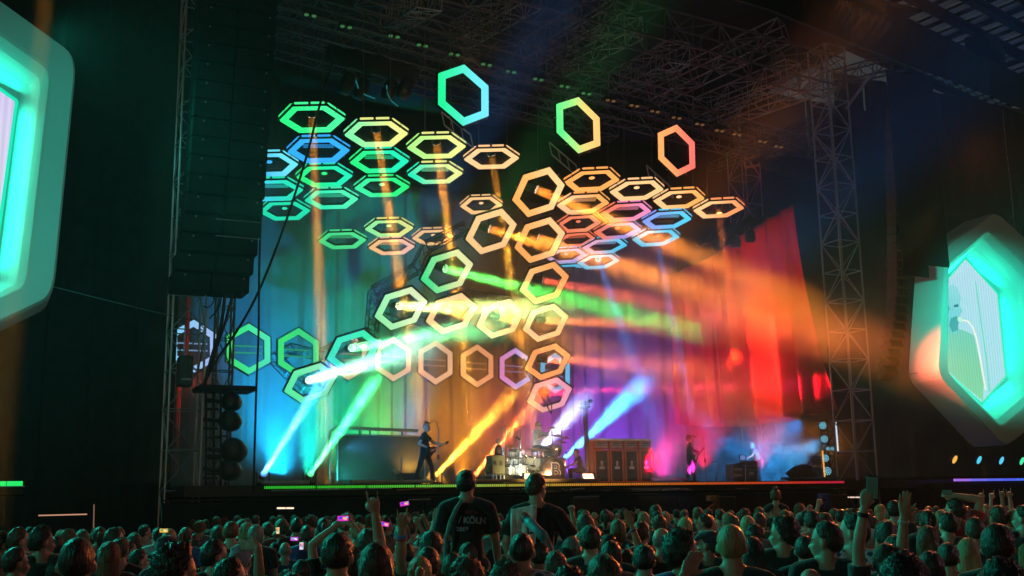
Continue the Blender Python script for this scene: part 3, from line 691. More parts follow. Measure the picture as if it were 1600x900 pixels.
# ------------------------------------------------------------------ video screens
def roundpoly(P, r, n=5):
    out = []; N = len(P)
    for i in range(N):
        a, b, c = P[i-1], P[i], P[(i+1) % N]
        p0 = b.lerp(a, r); p2 = b.lerp(c, r)
        for k in range(n+1):
            t = k/n; out.append(p0*(1-t)**2+b*2*t*(1-t)+p2*t*t)
    return out
def screen(outer, inner, yb, label, fd, light_p, rim=.80):
    O = [Py(x, y, yb) for x, y in outer]; O = [V((p.x, p.z)) for p in O]
    ys = yb-fd*.45; I = [Py(x, y, ys) for x, y in inner]; I = [V((p.x, p.z)) for p in I]
    c = sum(I, V((0, 0)))/6; co = sum(O, V((0, 0)))/6
    Or = roundpoly(O, .10); Ir = roundpoly(I, .03)
    Rm = [p.lerp(q, .42) for p, q in zip(Or, Ir)]
    Rm2 = [p.lerp(q, .47) for p, q in zip(Or, Ir)]; Of = [p.lerp(q, .04) for p, q in zip(Or, Ir)]
    Bv = [p.lerp(q, .75) for p, q in zip(Or, Ir)]
    t = thing('video_screen', (c.x, yb, c.y), label, 'video screen')
    def loft_(rings, nm, mt, smooth=True):
        n = len(rings[0][0]); vs = [V((p.x, y, p.y)) for g, y in rings for p in g]; fs = []
        for g in range(len(rings)-1):
            for k in range(n):
                j = (k+1) % n; fs.append((g*n+k, g*n+j, (g+1)*n+j, (g+1)*n+k))
        m_ = MB(); m_.add(vs, fs); return piece(nm, m_, mt, t, smooth=smooth)
    loft_([(Or, yb+.5), (Or, yb-fd*.75), (Of, yb-fd*.93), (Rm, yb-fd)], 'outer_moulding', 'white', False)
    loft_([(Rm, yb-fd), (Rm2, yb-fd*.985), ([p.lerp(q, .5) for p, q in zip(Rm2, Bv)], yb-fd*.86), (Bv, yb-fd*.66), (Ir, yb-fd*.40)], 'inner_moulding', 'white', False)
    Ib = [p+(c-p).normalized()*.16 for p in Ir]
    loft_([(Ir, yb-fd*.42), (Ib, yb-fd*.42), (Ib, yb-fd*.36)], 'black_edge', 'plast', False)
    # washes inside the recess
    for k in range(6):
        a, b = I[k], I[(k+1) % 6]; mm = a.lerp(b, .5); L = (b-a).length
        out = (mm-c).normalized()
        l = bpy.data.lights.new('moulding_light', 'AREA'); l.shape = 'RECTANGLE'; l.size = L*.9; l.size_y = .30; l.color = (.01, .92, .55); l.energy = light_p*L
        o = bpy.data.objects.new('moulding_light', l); C.objects.link(o)
        d = V((out.x*.9, -.45, out.y*.9)).normalized(); ex = V(((b-a).x, 0, (b-a).y)).normalized(); z = -d; y_ = z.cross(ex).normalized()
        P = V((mm.x, ys-.22, mm.y)) - V((out.x, 0, out.y))*.05
        o.matrix_world = Matrix(((ex.x, y_.x, z.x, P.x), (ex.y, y_.y, z.y, P.y), (ex.z, y_.z, z.z, P.z), (0, 0, 0, 1)))
        mb = MB(); mb.tube([(a.x, ys-.01, a.y), (b.x, ys-.01, b.y)], .035, 6); piece('edge_strip', mb, 'glow', t, c1=rgb(30, 240, 190), g=1.0)
    return t, I, ys, c
def flat(t, name, pts, y, c1, c2=None, g=1.0, m='glow', parent=None):
    mb = MB(); mb.prism([(p[0], p[1]) for p in pts], y, y+.004, lambda a, b, h: V((a, h, b))); return piece(name, mb, m, parent or t, c1=c1, c2=c2, g=g)
# screen face material: bright picture with faint module lines
m, nt_, b = mat_new('screen_face'); nt_.nodes.remove(b)
e = nt_.nodes.new('ShaderNodeEmission'); a1, a2 = att(nt_, 'c1'), att(nt_, 'c2'); tc = nt_.nodes.new('ShaderNodeTexCoord')
sx = nt_.nodes.new('ShaderNodeSeparateXYZ'); nt_.links.new(tc.outputs['Generated'], sx.inputs[0])
mx = nt_.nodes.new('ShaderNodeMix'); mx.data_type = 'RGBA'
nz = nt_.nodes.new('ShaderNodeTexNoise'); nz.inputs['Scale'].default_value = 3; nt_.links.new(tc.outputs['Generated'], nz.inputs['Vector'])
ad = nt_.nodes.new('ShaderNodeMath'); ad.operation = 'MULTIPLY_ADD'; ad.inputs[1].default_value = .5; nt_.links.new(nz.outputs[0], ad.inputs[0]); nt_.links.new(sx.outputs['Z'], ad.inputs[2])
s2_ = nt_.nodes.new('ShaderNodeMath'); s2_.operation = 'SUBTRACT'; s2_.inputs[1].default_value = .25; s2_.use_clamp = True; nt_.links.new(ad.outputs[0], s2_.inputs[0]); nt_.links.new(s2_.outputs[0], mx.inputs[0])
nt_.links.new(a1.outputs['Color'], mx.inputs[6]); nt_.links.new(a2.outputs['Color'], mx.inputs[7])
wv = nt_.nodes.new('ShaderNodeTexWave'); wv.inputs['Scale'].default_value = 2.2; wv.inputs['Distortion'].default_value = .4; nt_.links.new(tc.outputs['Object'], wv.inputs['Vector'])
mr = nt_.nodes.new('ShaderNodeMapRange'); mr.inputs[3].default_value = .88; mr.inputs[4].default_value = 1.04; nt_.links.new(wv.outputs[1], mr.inputs[0])
nt_.links.new(mx.outputs[2], e.inputs[0]); nt_.links.new(mr.outputs[0], e.inputs[1]); nt_.links.new(e.outputs[0], nt_.nodes['Material Output'].inputs['Surface'])
M['face'] = m
tS, I, ys, c = screen([(-70,-25),(116,108),(80,474),(-75,548),(-250,470),(-250,90)], [(-72,88),(26,158),(-12,436),(-75,470),(-170,410),(-150,160)], -6,
    'huge teal-lit hexagonal video screen frame cut by the left edge of the photo', 1.0, 11)
flat(tS, 'screen', [(p.x, p.y) for p in I], ys+.02, rgb(225, 232, 245), rgb(215, 205, 245), m='face')
tS, I, ys, c = screen([(1528,338),(1632,432),(1648,622),(1540,702),(1434,590),(1447,392)], [(1508,403),(1559,459),(1572,588),(1534,631),(1477,579),(1470,448)], 0,
    'teal-lit hexagonal video screen at the right showing a close-up of the singer at a microphone', 1.05, 18)
flat(tS, 'screen', [(p.x, p.y) for p in I], ys+.02, rgb(165, 232, 240), rgb(185, 228, 245), m='face')
def sp(l, y=None):
    yy = ys-.01 if y is None else y
    return [(Py(a, b_, yy).x, Py(a, b_, yy).z) for a, b_ in l]
sh = flat(tS, 'screen_shirt', sp([(1479,577),(1478,520),(1486,512),(1506,516),(1522,524),(1530,560),(1537,600),(1536,626),(1512,607)]), ys-.004, rgb(130, 220, 165), rgb(120, 215, 190), m='face')
hd = flat(tS, 'screen_head', sp([(1478,500),(1475,470),(1479,452),(1488,444),(1497,450),(1501,464),(1500,478),(1504,486),(1500,492),(1501,500),(1497,508),(1498,518),(1490,522),(1480,515)]), ys-.008, rgb(105, 215, 220), rgb(150, 225, 230), m='face')
flat(tS, 'screen_beard', sp([(1483,508),(1486,497),(1494,494),(1499,497),(1497,507),(1497,516),(1488,519)]), ys-.012, rgb(70, 175, 175), m='face')
flat(tS, 'screen_eye', sp([(1490,477),(1497,475),(1498,479),(1491,480)]), ys-.012, rgb(35, 120, 150), m='face')
flat(tS, 'screen_ear', sp([(1478,482),(1481,476),(1484,482),(1481,492)]), ys-.012, rgb(60, 170, 175), m='face')
mb = MB(); mb.tube([V((a, ys-.02, b_)) for a, b_ in sp([(1502,500),(1512,502),(1520,512),(1526,530),(1534,575),(1540,610)])], .035, 6); piece('screen_microphone_stand', mb, 'glow', tS, c1=rgb(240, 250, 235), g=1)
mb = MB(); mb.ell((Py(1500, 499, ys-.03).x, ys-.02, Py(1500, 499, ys-.03).z), (.13, .03, .11)); piece('screen_microphone', mb, 'glow', tS, c1=rgb(190, 245, 225), g=1)
mb = MB(); mb.tube([V((a, ys-.02, b_)) for a, b_ in sp([(1524,440),(1532,500),(1541,560),(1546,612)])], .02, 5); piece('screen_cable', mb, 'glow', tS, c1=rgb(90, 225, 190), g=1)
# black cloth hanging in front of the upper corner of that screen
a, b_ = Py(1412, 430, -3), Py(1483, 418, -3)
t = thing('masking_flap', (a.x, -3, 0), 'black cloth flap covering the upper left corner of the right video screen', 'masking cloth')
mb = MB(); z0 = b_.z; mb.box(((a.x+b_.x)/2, -3, (z0+Py(1483, 130, -3).z)/2), (b_.x-a.x, .05, Py(1483, 130, -3).z-z0)); piece('panel', mb, 'black', t)
p1, p2 = Py(1412, 437, -3), Py(1453, 437, -3)
mb = MB(); mb.box(((p1.x+p2.x)/2, -2.97, z0-.2), (p2.x-p1.x, .04, .5)); piece('panel', mb, 'black', t)
# ------------------------------------------------------------------ line arrays
def cabinet(w_, h_, d_, front):
    g = MB(); g.prism([(-w_/2, -d_/2), (w_/2, -d_/2), (w_/2*.8, d_/2), (-w_/2*.8, d_/2)], -h_/2*.96, h_/2*.96, lambda x, y, z: V((x, y, z))); return g
t = thing('line_array', Py(1399, 165, -1.5), 'long curved line array of speakers hanging between the right tower and the right video screen', 'line array')
path = [(1398,165),(1399,240),(1401,320),(1402,400),(1402,455),(1399,500),(1393,545),(1384,590)]
P3 = [Py(x, y, -1.5) for x, y in path]
dist = [0]
for a, b_ in zip(P3, P3[1:]): dist.append(dist[-1]+(b_-a).length)
def along(s):
    for k in range(len(dist)-1):
        if s <= dist[k+1]: return P3[k].lerp(P3[k+1], (s-dist[k])/(dist[k+1]-dist[k])), k
    return P3[-1], len(P3)-2
cm = cabinet(.62, .33, .55, 0).mesh('cabinet', 'paint'); gm = MB().box((0, 0, 0), (.15, .02, .24)).mesh('cabinet_grille', 'plast')
nC = 31
for k in range(nC):
    s = dist[-1]*(k+.5)/nC; p, j = along(s); dd = (P3[j+1]-P3[j]).normalized()
    p = V((p.x, -1.5, p.z)); tilt = 0 if s < dist[4] else -.5*(s-dist[4])/(dist[-1]-dist[4])
    mw = Matrix.Translation(p) @ Matrix.Rotation(tilt, 4, 'X')
    cc = link('cabinet', cm, t, mw); col(cc, (.10, .055, .035))
    for sx_ in (-.17, 0, .17):
        link('grille', gm, cc, mw @ Matrix.Translation((sx_, -.285, 0)))
bar('hanging_chain', P3[0]+V((0, 0, .2)), P3[0]+V((0, 0, 6)), .02, 'steel', t)
# left array: two columns of wide cabinets in black scrim
t = thing('speaker_wall', Py(360, 0, -1.2), 'big black hanging speaker wall right of the left tower', 'line array')
edge_r = [(-60, 436), (0, 432), (200, 419), (290, 413), (380, 405), (458, 390)]
nC = 18; m_dot = MB().ell((0, 0, 0), (.03, .01, .03), None, 8, 5).mesh('rivet', 'paint')
for k in range(nC):
    y0 = -55+ (458+55)*k/nC; y1 = -55+(458+55)*(k+1)/nC; ym = (y0+y1)/2
    xr_ = i3(ym, [(a, b) for a, b in edge_r]); xl_ = xr_-122
    A, B_ = Py(xl_, ym+2, -1.2), Py(xr_, ym-2, -1.2); zt_, zb_ = Py(xr_, y0, -1.2).z, Py(xr_, y1, -1.2).z
    yoff = 0 if k < 12 else .05*(k-12)**1.3
    for q in range(2):
        w_ = (B_.x-A.x)/2
        cx_ = A.x+w_*(q+.5); g = MB(); g.rbox((cx_, -1.0+yoff, (zt_+zb_)/2), (w_-.03, .9, (zt_-zb_)-.025), .03)
        cb = piece('cabinet', g, 'scrim', t)
        o = link('rivet', m_dot, cb, Matrix.Translation((cx_+w_*.32*(1 if q else -.6), -1.47+yoff, zt_-.1))); col(o, (.30, .25, .25))
# two thin horizontal bars poking out of it
for yy in (343, 369):
    o = bar('support_arm', Py(337, yy-1, -1.8), Py(407, yy+5, -1.8), .018, 'alu', None); tag(o, ('upper' if yy == 343 else 'lower')+' thin cyan-lit support arm crossing the black speaker wall', 'support arm')
# ------------------------------------------------------------------ cables
def cable(pts, r, label, m='plast'):
    P = [Py(*p) for p in pts]; out = []
    for i in range(len(P)-1):
        p0 = P[max(i-1, 0)]; p1 = P[i]; p2 = P[i+1]; p3 = P[min(i+2, len(P)-1)]
        for k in range(6):
            s = k/6; out.append(.5*((2*p1)+(p2-p0)*s+(2*p0-5*p1+4*p2-p3)*s*s+(3*p1-p0-3*p2+p3)*s**3))
    out.append(P[-1]); g = MB(); g.tube(out, r, 6); o = piece('cable', g, m, None, smooth=True); return tag(o, label, 'cable')
cable([(520,95,-1),(498,170,-1),(483,230,-1),(462,300,-1),(440,365,-1),(415,430,-1),(392,480,-1),(365,525,-1),(340,560,-1),(312,612,-1)], .035, 'thick black cable swinging diagonally from the roof past the speaker wall')
cable([(408,330,-1.4),(405,420,-1.4),(404,520,-1.4),(400,620,-1.4),(396,770,-1.4)], .03, 'vertical black cable hanging under the right edge of the speaker wall')
cable([(352,458,-1),(345,510,-1),(330,560,-1),(318,610,-1)], .045, 'left of two black cables between speaker wall and rack')
cable([(364,458,-1),(353,500,-1),(338,545,-1),(320,596,-1)], .04, 'right of two black cables between speaker wall and rack')
cable([(348,456,0),(342,480,0),(327,498,0)], .02, 'short looped cable under the speaker wall')
cable([(332,455,0),(334,470,0),(326,480,0),(318,478,0)], .02, 'small cable loop beside the left tower')
cable([(75,446,-2),(150,465,-2),(240,487,-2),(300,500,-2)], .012, 'thin steel guy wire running right from the left video screen', 'steel')
cable([(1375,594,-2.5),(1400,590,-2.5),(1434,582,-2.5)], .012, 'thin guy wire from the right video screen to the tower', 'steel')
cable([(1290,637,7.5),(1302,662,7),(1312,690,6)], .012, 'tie line holding the free corner of the red curtain', 'steel')
# ------------------------------------------------------------------ left tower gear
def lbl_box(name, px0, py0, px1, py1, y, dep, m, label, cat, b=.03, c1=None, parent=None, q=None):
    A, B_ = Py(px0, py1, y), Py(px1, py0, y); g = MB()
    g.rbox(((A.x+B_.x)/2, y+dep/2, (A.z+B_.z)/2), (abs(B_.x-A.x), dep, abs(B_.z-A.z)), b)
    o = piece(name, g, m, parent, c1=c1)
    if parent is None: tag(o, label, cat)
    return o
t = thing('hoist_box', Py(291, 600, .8), 'grey ribbed hoist control box strapped inside the left tower', 'control box')
lbl_box('casing', 279, 556, 303, 602, .9, .5, 'paint', '', '', c1=(.06, .07, .07), parent=t)
for k in range(3): lbl_box('rib', 281+8*k, 560, 283+8*k, 597, .86, .04, 'paint', '', '', .008, (.15, .17, .17), t)
lbl_box('label_plate', 284, 591, 299, 594, .84, .02, 'paint', '', '', .006, (.4, .42, .5), t)
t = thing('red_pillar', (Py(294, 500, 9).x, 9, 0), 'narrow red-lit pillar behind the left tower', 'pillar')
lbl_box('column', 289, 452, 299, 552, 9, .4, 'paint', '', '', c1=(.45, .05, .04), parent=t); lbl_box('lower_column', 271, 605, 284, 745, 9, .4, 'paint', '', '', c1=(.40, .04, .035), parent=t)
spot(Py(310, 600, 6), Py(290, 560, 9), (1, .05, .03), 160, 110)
t = thing('lamp_rack', Py(360, 760, .3), 'dark rack with a flat roof holding stacked moving lights at the left stage edge', 'lamp rack')
lbl_box('roof', 312, 603, 402, 608, 0, 1.2, 'dark', '', '', .02, parent=t)
for (x, yd) in ((322, .1), (345, .1), (345, 1.1), (322, 1.1), (334, .6)):
    bar('post', Py(x, 765, yd), Py(x, 606, yd), .035, 'dark', t)
for k in range(5): bar('shelf_bar', Py(322, 628+28*k, .1), Py(345, 628+28*k, .1), .03, 'dark', t)
for k, (x, y, s) in enumerate([(362,628,.9),(360,658,1),(366,704,1.15),(360,735,1.0)]):
    p = Py(x, y, .3); tt = thing('moving_light', p, ['topmost','second','third','lowest'][k]+' round black moving light stacked in the left rack', 'moving light', 'moving lights in the left rack')
    g = MB(); q = V((-.55, -.75, .1)).to_track_quat('Z', 'Y'); g.lathe([(.12*s, -.28*s), (.26*s, -.22*s), (.3*s, 0), (.3*s, .16*s), (.27*s, .2*s)], p, q, 20); piece('head', g, 'plast', tt, True)
    g = MB(); g.lathe([(.255*s, .18*s), (.2*s, .235*s), (.02, .25*s)], p, q, 20); piece('lens', g, 'plast', tt, True)
    bar('yoke_arm', p+V((-.32, 0, 0)), p+V((-.75, 0, .05)), .06, 'plast', tt)
    bar('yoke_arm', p+V((-.32, .2, -.2)), p+V((-.7, .2, -.2)), .04, 'plast', tt)
# ------------------------------------------------------------------ black banner frame on the stage
yb = 4.2
t = thing('banner_frame', Py(580, 748, yb), 'black banner on a tube frame with a lit top rail, behind the singer', 'banner frame')
lbl_box('banner', 527, 682, 664, 750, yb, .05, 'paint', '', '', .01, (.07, .07, .07), parent=t)
for (a, b_, r) in [((527,667),(527,752),.04), ((515,674),(515,752),.035), ((515,674),(527,667),.03), ((664,671),(664,752),.035), ((527,679),(664,682),.03), ((515,694),(527,690),.02), ((515,722),(527,719),.02), ((515,738),(527,736),.02)]:
    bar('tube', Py(*a, yb-.1), Py(*b_, yb-.1), r, 'alu', t)
bar('top_rail', Py(526,668,yb-.12), Py(653,673,yb-.12), .055, 'alu', t)
for x in (562, 578, 628): bar('clamp', Py(x, 671, yb-.1), Py(x, 682, yb-.1), .03, 'steel', t)
# low deck edge panels with the light they catch put into their paint
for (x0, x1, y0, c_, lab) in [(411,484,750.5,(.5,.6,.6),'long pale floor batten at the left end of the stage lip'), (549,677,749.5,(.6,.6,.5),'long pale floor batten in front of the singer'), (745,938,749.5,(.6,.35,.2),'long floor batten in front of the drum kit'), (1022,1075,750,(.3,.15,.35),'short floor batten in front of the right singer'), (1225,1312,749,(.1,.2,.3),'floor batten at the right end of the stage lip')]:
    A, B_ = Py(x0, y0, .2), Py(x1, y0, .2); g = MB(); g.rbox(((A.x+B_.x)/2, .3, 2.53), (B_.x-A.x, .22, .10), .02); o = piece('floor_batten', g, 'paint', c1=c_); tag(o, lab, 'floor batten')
# ------------------------------------------------------------------ monitors, boxes, small gear
def wedge(px, y, w_, h_, c1, label, flip=1, z=SZ, yaw=0):
    p = Py(px, 745, y); p.z = z; t = thing('stage_monitor', p, label, 'stage monitor')
    g = MB(); q = QZ(yaw); g.prism([(-.28, 0), (.28, 0), (.28, .12), (-.1, h_), (-.28, h_*.8)], -w_/2, w_/2, lambda a, b, h: p+q @ V((h, a*flip, b))); piece('cabinet', g, 'paint', t, c1=c1)
    g = MB(); g.prism([(.26, .15), (-.08, h_-.02), (-.06, h_), (.28, .17)], -w_/2*.9, w_/2*.9, lambda a, b, h: p+q @ V((h, a*flip, b))); piece('grille', g, 'grille', t)
    return t
wedge(640, 1.4, .62, .36, (.30, .24, .10), 'black stage monitor wedge lit yellow beside the singer’s feet'.replace('’', ''), flip=-1)  # yellow light on the black wedge is put into its cabinet colour
def tripod_stand(px, y, top_px, label, mic_px, z0=SZ, boom=True, m='alu'):
    b0 = Py(px, 745, y); b0.z = z0; top = Py(top_px[0], top_px[1], y); t = thing('microphone_stand', b0, label, 'microphone stand')
    g = MB(); g.lathe([(.17, 0), (.17, .02), (.05, .035), (.02, .06)], b0); piece('base', g, 'dark', t)
    bar('pole', b0+V((0, 0, .03)), V((b0.x, y, top.z)), .022, m, t, 'rod')
    bar('clutch', V((b0.x, y, b0.z+.75)), V((b0.x, y, b0.z+.9)), .035, 'dark', t, 'rod')
    mp = Py(*mic_px, y)
    g = MB(); T = V((b0.x, y, top.z)); g.tube([T, T+V((0, 0, .1))+(mp-T)*.25+V((0, 0, .06)), T+(mp-T)*.7+V((0, 0, .12)), mp], .014, 6); piece('gooseneck', g, m, t, True)
    g = MB(); dd = (mp-T).normalized(); g.capsule(mp, mp+dd*.14-V((0, 0, .02)), .018, .022); h = piece('microphone', g, 'plast', t, True)
    g = MB(); g.ell(mp+dd*.16-V((0, 0, .02)), (.035, .035, .035)); piece('grille_ball', g, 'steel', h, True)
    return t
tripod_stand(685, .7, (684, 668), 'straight microphone stand with gooseneck right of the bald singer', (672, 661.5))
tripod_stand(1103, 2.9, (1101, 692), 'cyan-lit microphone stand in front of the guitarist in the dark suit', (1087, 683))
# small stand with clip box left of the wedge
b0 = Py(627, 745, 1.8); b0.z = SZ; t = thing('short_stand', b0, 'short blue-lit post with a clip-on box left of the stage monitor', 'stand')
bar('pole', b0, Py(627.5, 715, 1.8), .03, 'alu', t); lbl_box('clip_box', 616, 735, 626, 741, 1.75, .15, 'paint', '', '', .01, (.5, .4, .2), t); bar('base', b0, b0+V((0, 0, .04)), .16, 'dark', t, 'rod')
g = MB(); A = Py(1117, 745, 4); A.z = SZ; Bp = Py(1122, 722, 4); g.tube([A, A.lerp(Bp, .8)+V((.05, 0, 0)), Bp, Bp+V((-.15, 0, .03)), Bp+V((-.3, 0, -.02))], .025, 6); o = piece('curved_stand', g, 'alu', smooth=True); tag(o, 'small curved pipe stand right of the suited guitarist', 'stand')
# orange amplifier stacks
ya = 2.6
edges = [(930,953),(955,976),(978,999),(1001,1021)]
for k, (x0, x1) in enumerate(edges):
    A, B_ = Py(x0, 751, ya), Py(x1, 751, ya); z0 = SZ; zc = Py(x0+10, 702, ya).z-.0; zh = Py(x0+10, 688.5, ya).z
    t = thing('amplifier_stack', ((A.x+B_.x)/2, ya, SZ), ordn(k)+' orange-edged amplifier stack from the left, head on a tall black-grille cabinet', 'amplifier', 'row of four amplifier stacks')
    w_ = B_.x-A.x; cx_ = (A.x+B_.x)/2; dp = .42
    # cabinet as a box of boards round a recessed grille
    for (cc, ss) in [((cx_-w_/2+.03, ya+dp/2, (z0+zc)/2), (.06, dp, zc-z0)), ((cx_+w_/2-.03, ya+dp/2, (z0+zc)/2), (.06, dp, zc-z0)), ((cx_, ya+dp/2, zc-.03), (w_-.12, dp, .06)), ((cx_, ya+dp/2, z0+.04), (w_-.12, dp, .08)), ((cx_, ya+dp-.02, (z0+zc)/2), (w_-.12, .04, zc-z0-.14))]:
        boxo('cabinet_board', cc, ss, 'wood', t)
    gr = boxo('grille', (cx_, ya+.05, (z0+zc)/2), (w_-.13, .05, zc-z0-.15), 'grille', t)
    g = MB(); zc2 = z0+(zc-z0)*.46; g.box((cx_, ya+.015, zc2), (.2, .02, .09)); g.box((cx_, ya+.015, zc2+.12), (.06, .02, .1)); g.lathe([(.055, 0), (.05, .02)], (cx_, ya+.02, zc2+.19), Quaternion((1, 0, 0), rad(90)), 10); piece('badge', g, 'paint', t, c1=(.5, .5, .5))
    hd = piece('amplifier_head', MB().rbox((cx_, ya+.2, (zc+zh)/2+.01), (w_-.02, .36, zh-zc-.02), .02), 'wood', t)
    piece('faceplate', MB().rbox((cx_, ya+.012, (zc+zh)/2+.01), (w_*.8, .02, (zh-zc)*.62), .004), 'paint', hd, c1=(.32, .30, .33))
    for j in range(5):
        piece('knob', MB().lathe([(.02, 0), (.018, .03)], (cx_-w_*.3+w_*.15*j, ya-.0, (zc+zh)/2-.02), Quaternion((1, 0, 0), rad(90)), 8), 'plast', hd)
    piece('power_panel', MB().box((cx_, ya-.002, (zc+zh)/2+.06), (w_*.55, .012, .05)), 'paint', hd, c1=(.05, .04, .04))
A, B_ = Py(928, 687, ya-.1), Py(1019.5, 689.5, ya-.1)
o = piece('light_bar', MB().rbox(((A.x+B_.x)/2, ya+.1, (A.z+B_.z)/2+.03), (B_.x-A.x, .5, .07), .02), 'paint', c1=(.75, .8, .85)); tag(o, 'white light-catching board lying across the four amplifier stacks', 'board')
lbl_box('side_crate', 922, 688, 929, 749, ya+.1, .3, 'wood', 'tall orange-brown crate standing at the left of the amplifier stacks', 'crate')
# tall pole with camera head
b0 = Py(919, 745, 1.9); b0.z = SZ; top = Py(915, 637, 1.9); t = thing('camera_pole', b0, 'tall dark pole with a small camera head between drum kit and amplifiers', 'camera pole')
bar('pole', b0, V((b0.x-.05, 1.9, top.z)), .085, 'paint', t, 'rod', c1=(.10, .05, .04))
bar('crossbar', top+V((-.25, 0, -.02)), top+V((.18, 0, .02)), .05, 'plast', t); piece('camera', MB().rbox(top+V((-.02, 0, .13)), (.24, .3, .17), .03), 'plast', t)
piece('camera_lens', MB().lathe([(.07, 0), (.07, .12), (.05, .13)], top+V((.08, -.1, .2)), V((.5, -.8, .2)).to_track_quat('Z', 'Y'), 12), 'plast', t)
g = MB(); g.tube([top+V((-.2, -.1, 0)), top+V((-.3, -.1, -.5)), top+V((-.12, -.1, -1.3)), top+V((-.1, -.1, -2))], .012, 5); piece('cable', g, 'plast', t)
# glowing three-tube floor lamp and yellow floor lamp
t = thing('tube_lamp', Py(918, 750, .5), 'bright orange-white three-tube floor lamp at the foot of the camera pole', 'floor lamp')
for k in range(3): bar('tube', Py(911+k, 742+k*3.2, .5), Py(926+k, 742+k*3.2, .5), .035, 'glow', t, c1=(1, .62, .38), g=4)
lbl_box('tray', 909, 739, 929, 751, .56, .06, 'dark', '', '', .01, parent=t)
spot(Py(918, 741, .3), Py(905, 700, 2), (1, .35, .15), 130, 140)
t = thing('work_lamp', Py(826, 748, .5), 'small yellow-white floor lamp in front of the bass drum', 'floor lamp')
lbl_box('lens', 821, 740, 829, 748, .5, .06, 'glow', '', '', .01, parent=t); col(t.children[0], (1, .85, .4), None, 3); lbl_box('casing', 819, 739, 831, 749, .57, .15, 'plast', '', '', .01, parent=t)
spot(Py(826, 743, .4), Py(800, 725, 1.5), (1, .75, .3), 130, 150)
# speaker box and stool left of the kit
t = thing('speaker_box', Py(779, 740, 1.2), 'olive square speaker box left of the drum kit', 'speaker')
lbl_box('cabinet', 769, 711, 789, 741, 1.2, .5, 'paint', '', '', .02, (.16, .15, .07), t)
for x0 in (772, 781): 
    for y0 in (720,): lbl_box('port', x0, y0, x0+4, y0+7, 1.18, .02, 'plast', '', '', .004, parent=t)
g = MB(); 
for y0 in (729, 735): pass
lbl_box('side_rack', 763, 726, 769, 737, 1.3, .3, 'paint', '', '', .01, (.3, .26, .1), t)
t = thing('metal_stool', Py(779, 752, .7), 'pale metal frame stool carrying the olive speaker box', 'stool')
lbl_box('seat', 769, 741, 788, 743.5, .8, .5, 'paint', '', '', .01, (.5, .5, .45), t)
for x in (770, 775.5, 781.5, 787): bar('leg', Py(x, 752, .8), Py(x, 742, .8), .03, 'alu', t)
t = thing('dressed_dummy', Py(779, 710, 1.4), 'small dark figurine with a pale head standing on the olive speaker box', 'figurine')
p = Py(779, 711, 1.4); piece('body', MB().loft([(p+V((0,0,.0)), V((.13,0,0)), V((0,.09,0))), (p+V((0,0,.22)), V((.11,0,0)), V((0,.08,0))), (p+V((0,0,.33)), V((.05,0,0)), V((0,.05,0)))]), 'paint', t, True, c1=(.06, .03, .02)); piece('head', MB().ell(p+V((0, 0, .43)), (.08, .09, .11)), 'paint', t, True, c1=(.35, .28, .18))
# ------------------------------------------------------------------ drum kit
yk = 2.0; RZ = SZ+.28
A, B_ = Py(788, 750, yk-.6), Py(884, 750, yk-.6)
t = thing('drum_riser', ((A.x+B_.x)/2, yk, SZ), 'low black drum riser under the kit', 'drum riser'); piece('top', MB().box(((A.x+B_.x)/2, yk+.9, SZ+.14), (B_.x-A.x, 2.8, .28)), 'dark', t)
kit = thing('drum_kit', Py(835, 745, yk), 'large pale drum kit with a B on the bass drum, cymbals on tall stands', 'drum kit')
def drum(px, py, y, r, h, tilt, c1, name='tom', az=0):
    p = Py(px, py, y); q = Quaternion((0, 0, 1), az) @ Quaternion((1, 0, 0), tilt)
    g = MB(); g.lathe([(r, -h/2), (r*1.01, -h/4), (r*1.01, h/4), (r, h/2)], p, q, 24); d = piece(name, g, 'paint', kit, True, c1=c1)
    for s in (-1, 1):
        g = MB(); g.lathe([(r*1.0, s*h/2-.012), (r*1.06, s*h/2-.012), (r*1.06, s*h/2+.018), (r*1.0, s*h/2+.018)], p, q, 24); piece('hoop', g, 'chrome', d)
        g = MB(); g.lathe([(r*.99, s*(h/2)-.004), (r*.99, s*(h/2)+.004)], p, q, 24); piece('drumhead', g, 'paint', d, c1=(.72, .70, .62))
    for k in range(6):
        a = k*math.pi/3; v = V((math.cos(a)*r*1.04, math.sin(a)*r*1.04, 0)); bar('lug', p+q @ (v+V((0, 0, -h*.3))), p+q @ (v+V((0, 0, h*.3))), .014, 'chrome', d)
    return d, p, q
BR = (Py(838, 735, yk-.3)-Py(880, 735, yk-.3)).length*.40
bp = Py(861, 735.5, yk-.45); 
bd, bp, bq = drum(860, 735.5, yk-.1, .44, .45, rad(90), (.40, .36, .28), 'bass_drum')
fy = yk-.1-.235
piece('front_head', MB().lathe([(.425, 0), (.42, .006)], (bp.x, fy, bp.z), Quaternion((1, 0, 0), rad(90)), 32), 'paint', bd, c1=(.62, .62, .60))
hp_ = [( .42*math.cos(a), .42*math.sin(a)) for a in [math.pi/2-math.pi*k/14 for k in range(15)]]
g = MB(); g.prism(hp_, 0, .004, lambda a, b, h: V((bp.x+a, fy-.010-h, bp.z+b))); piece('black_half', g, 'plast', bd)
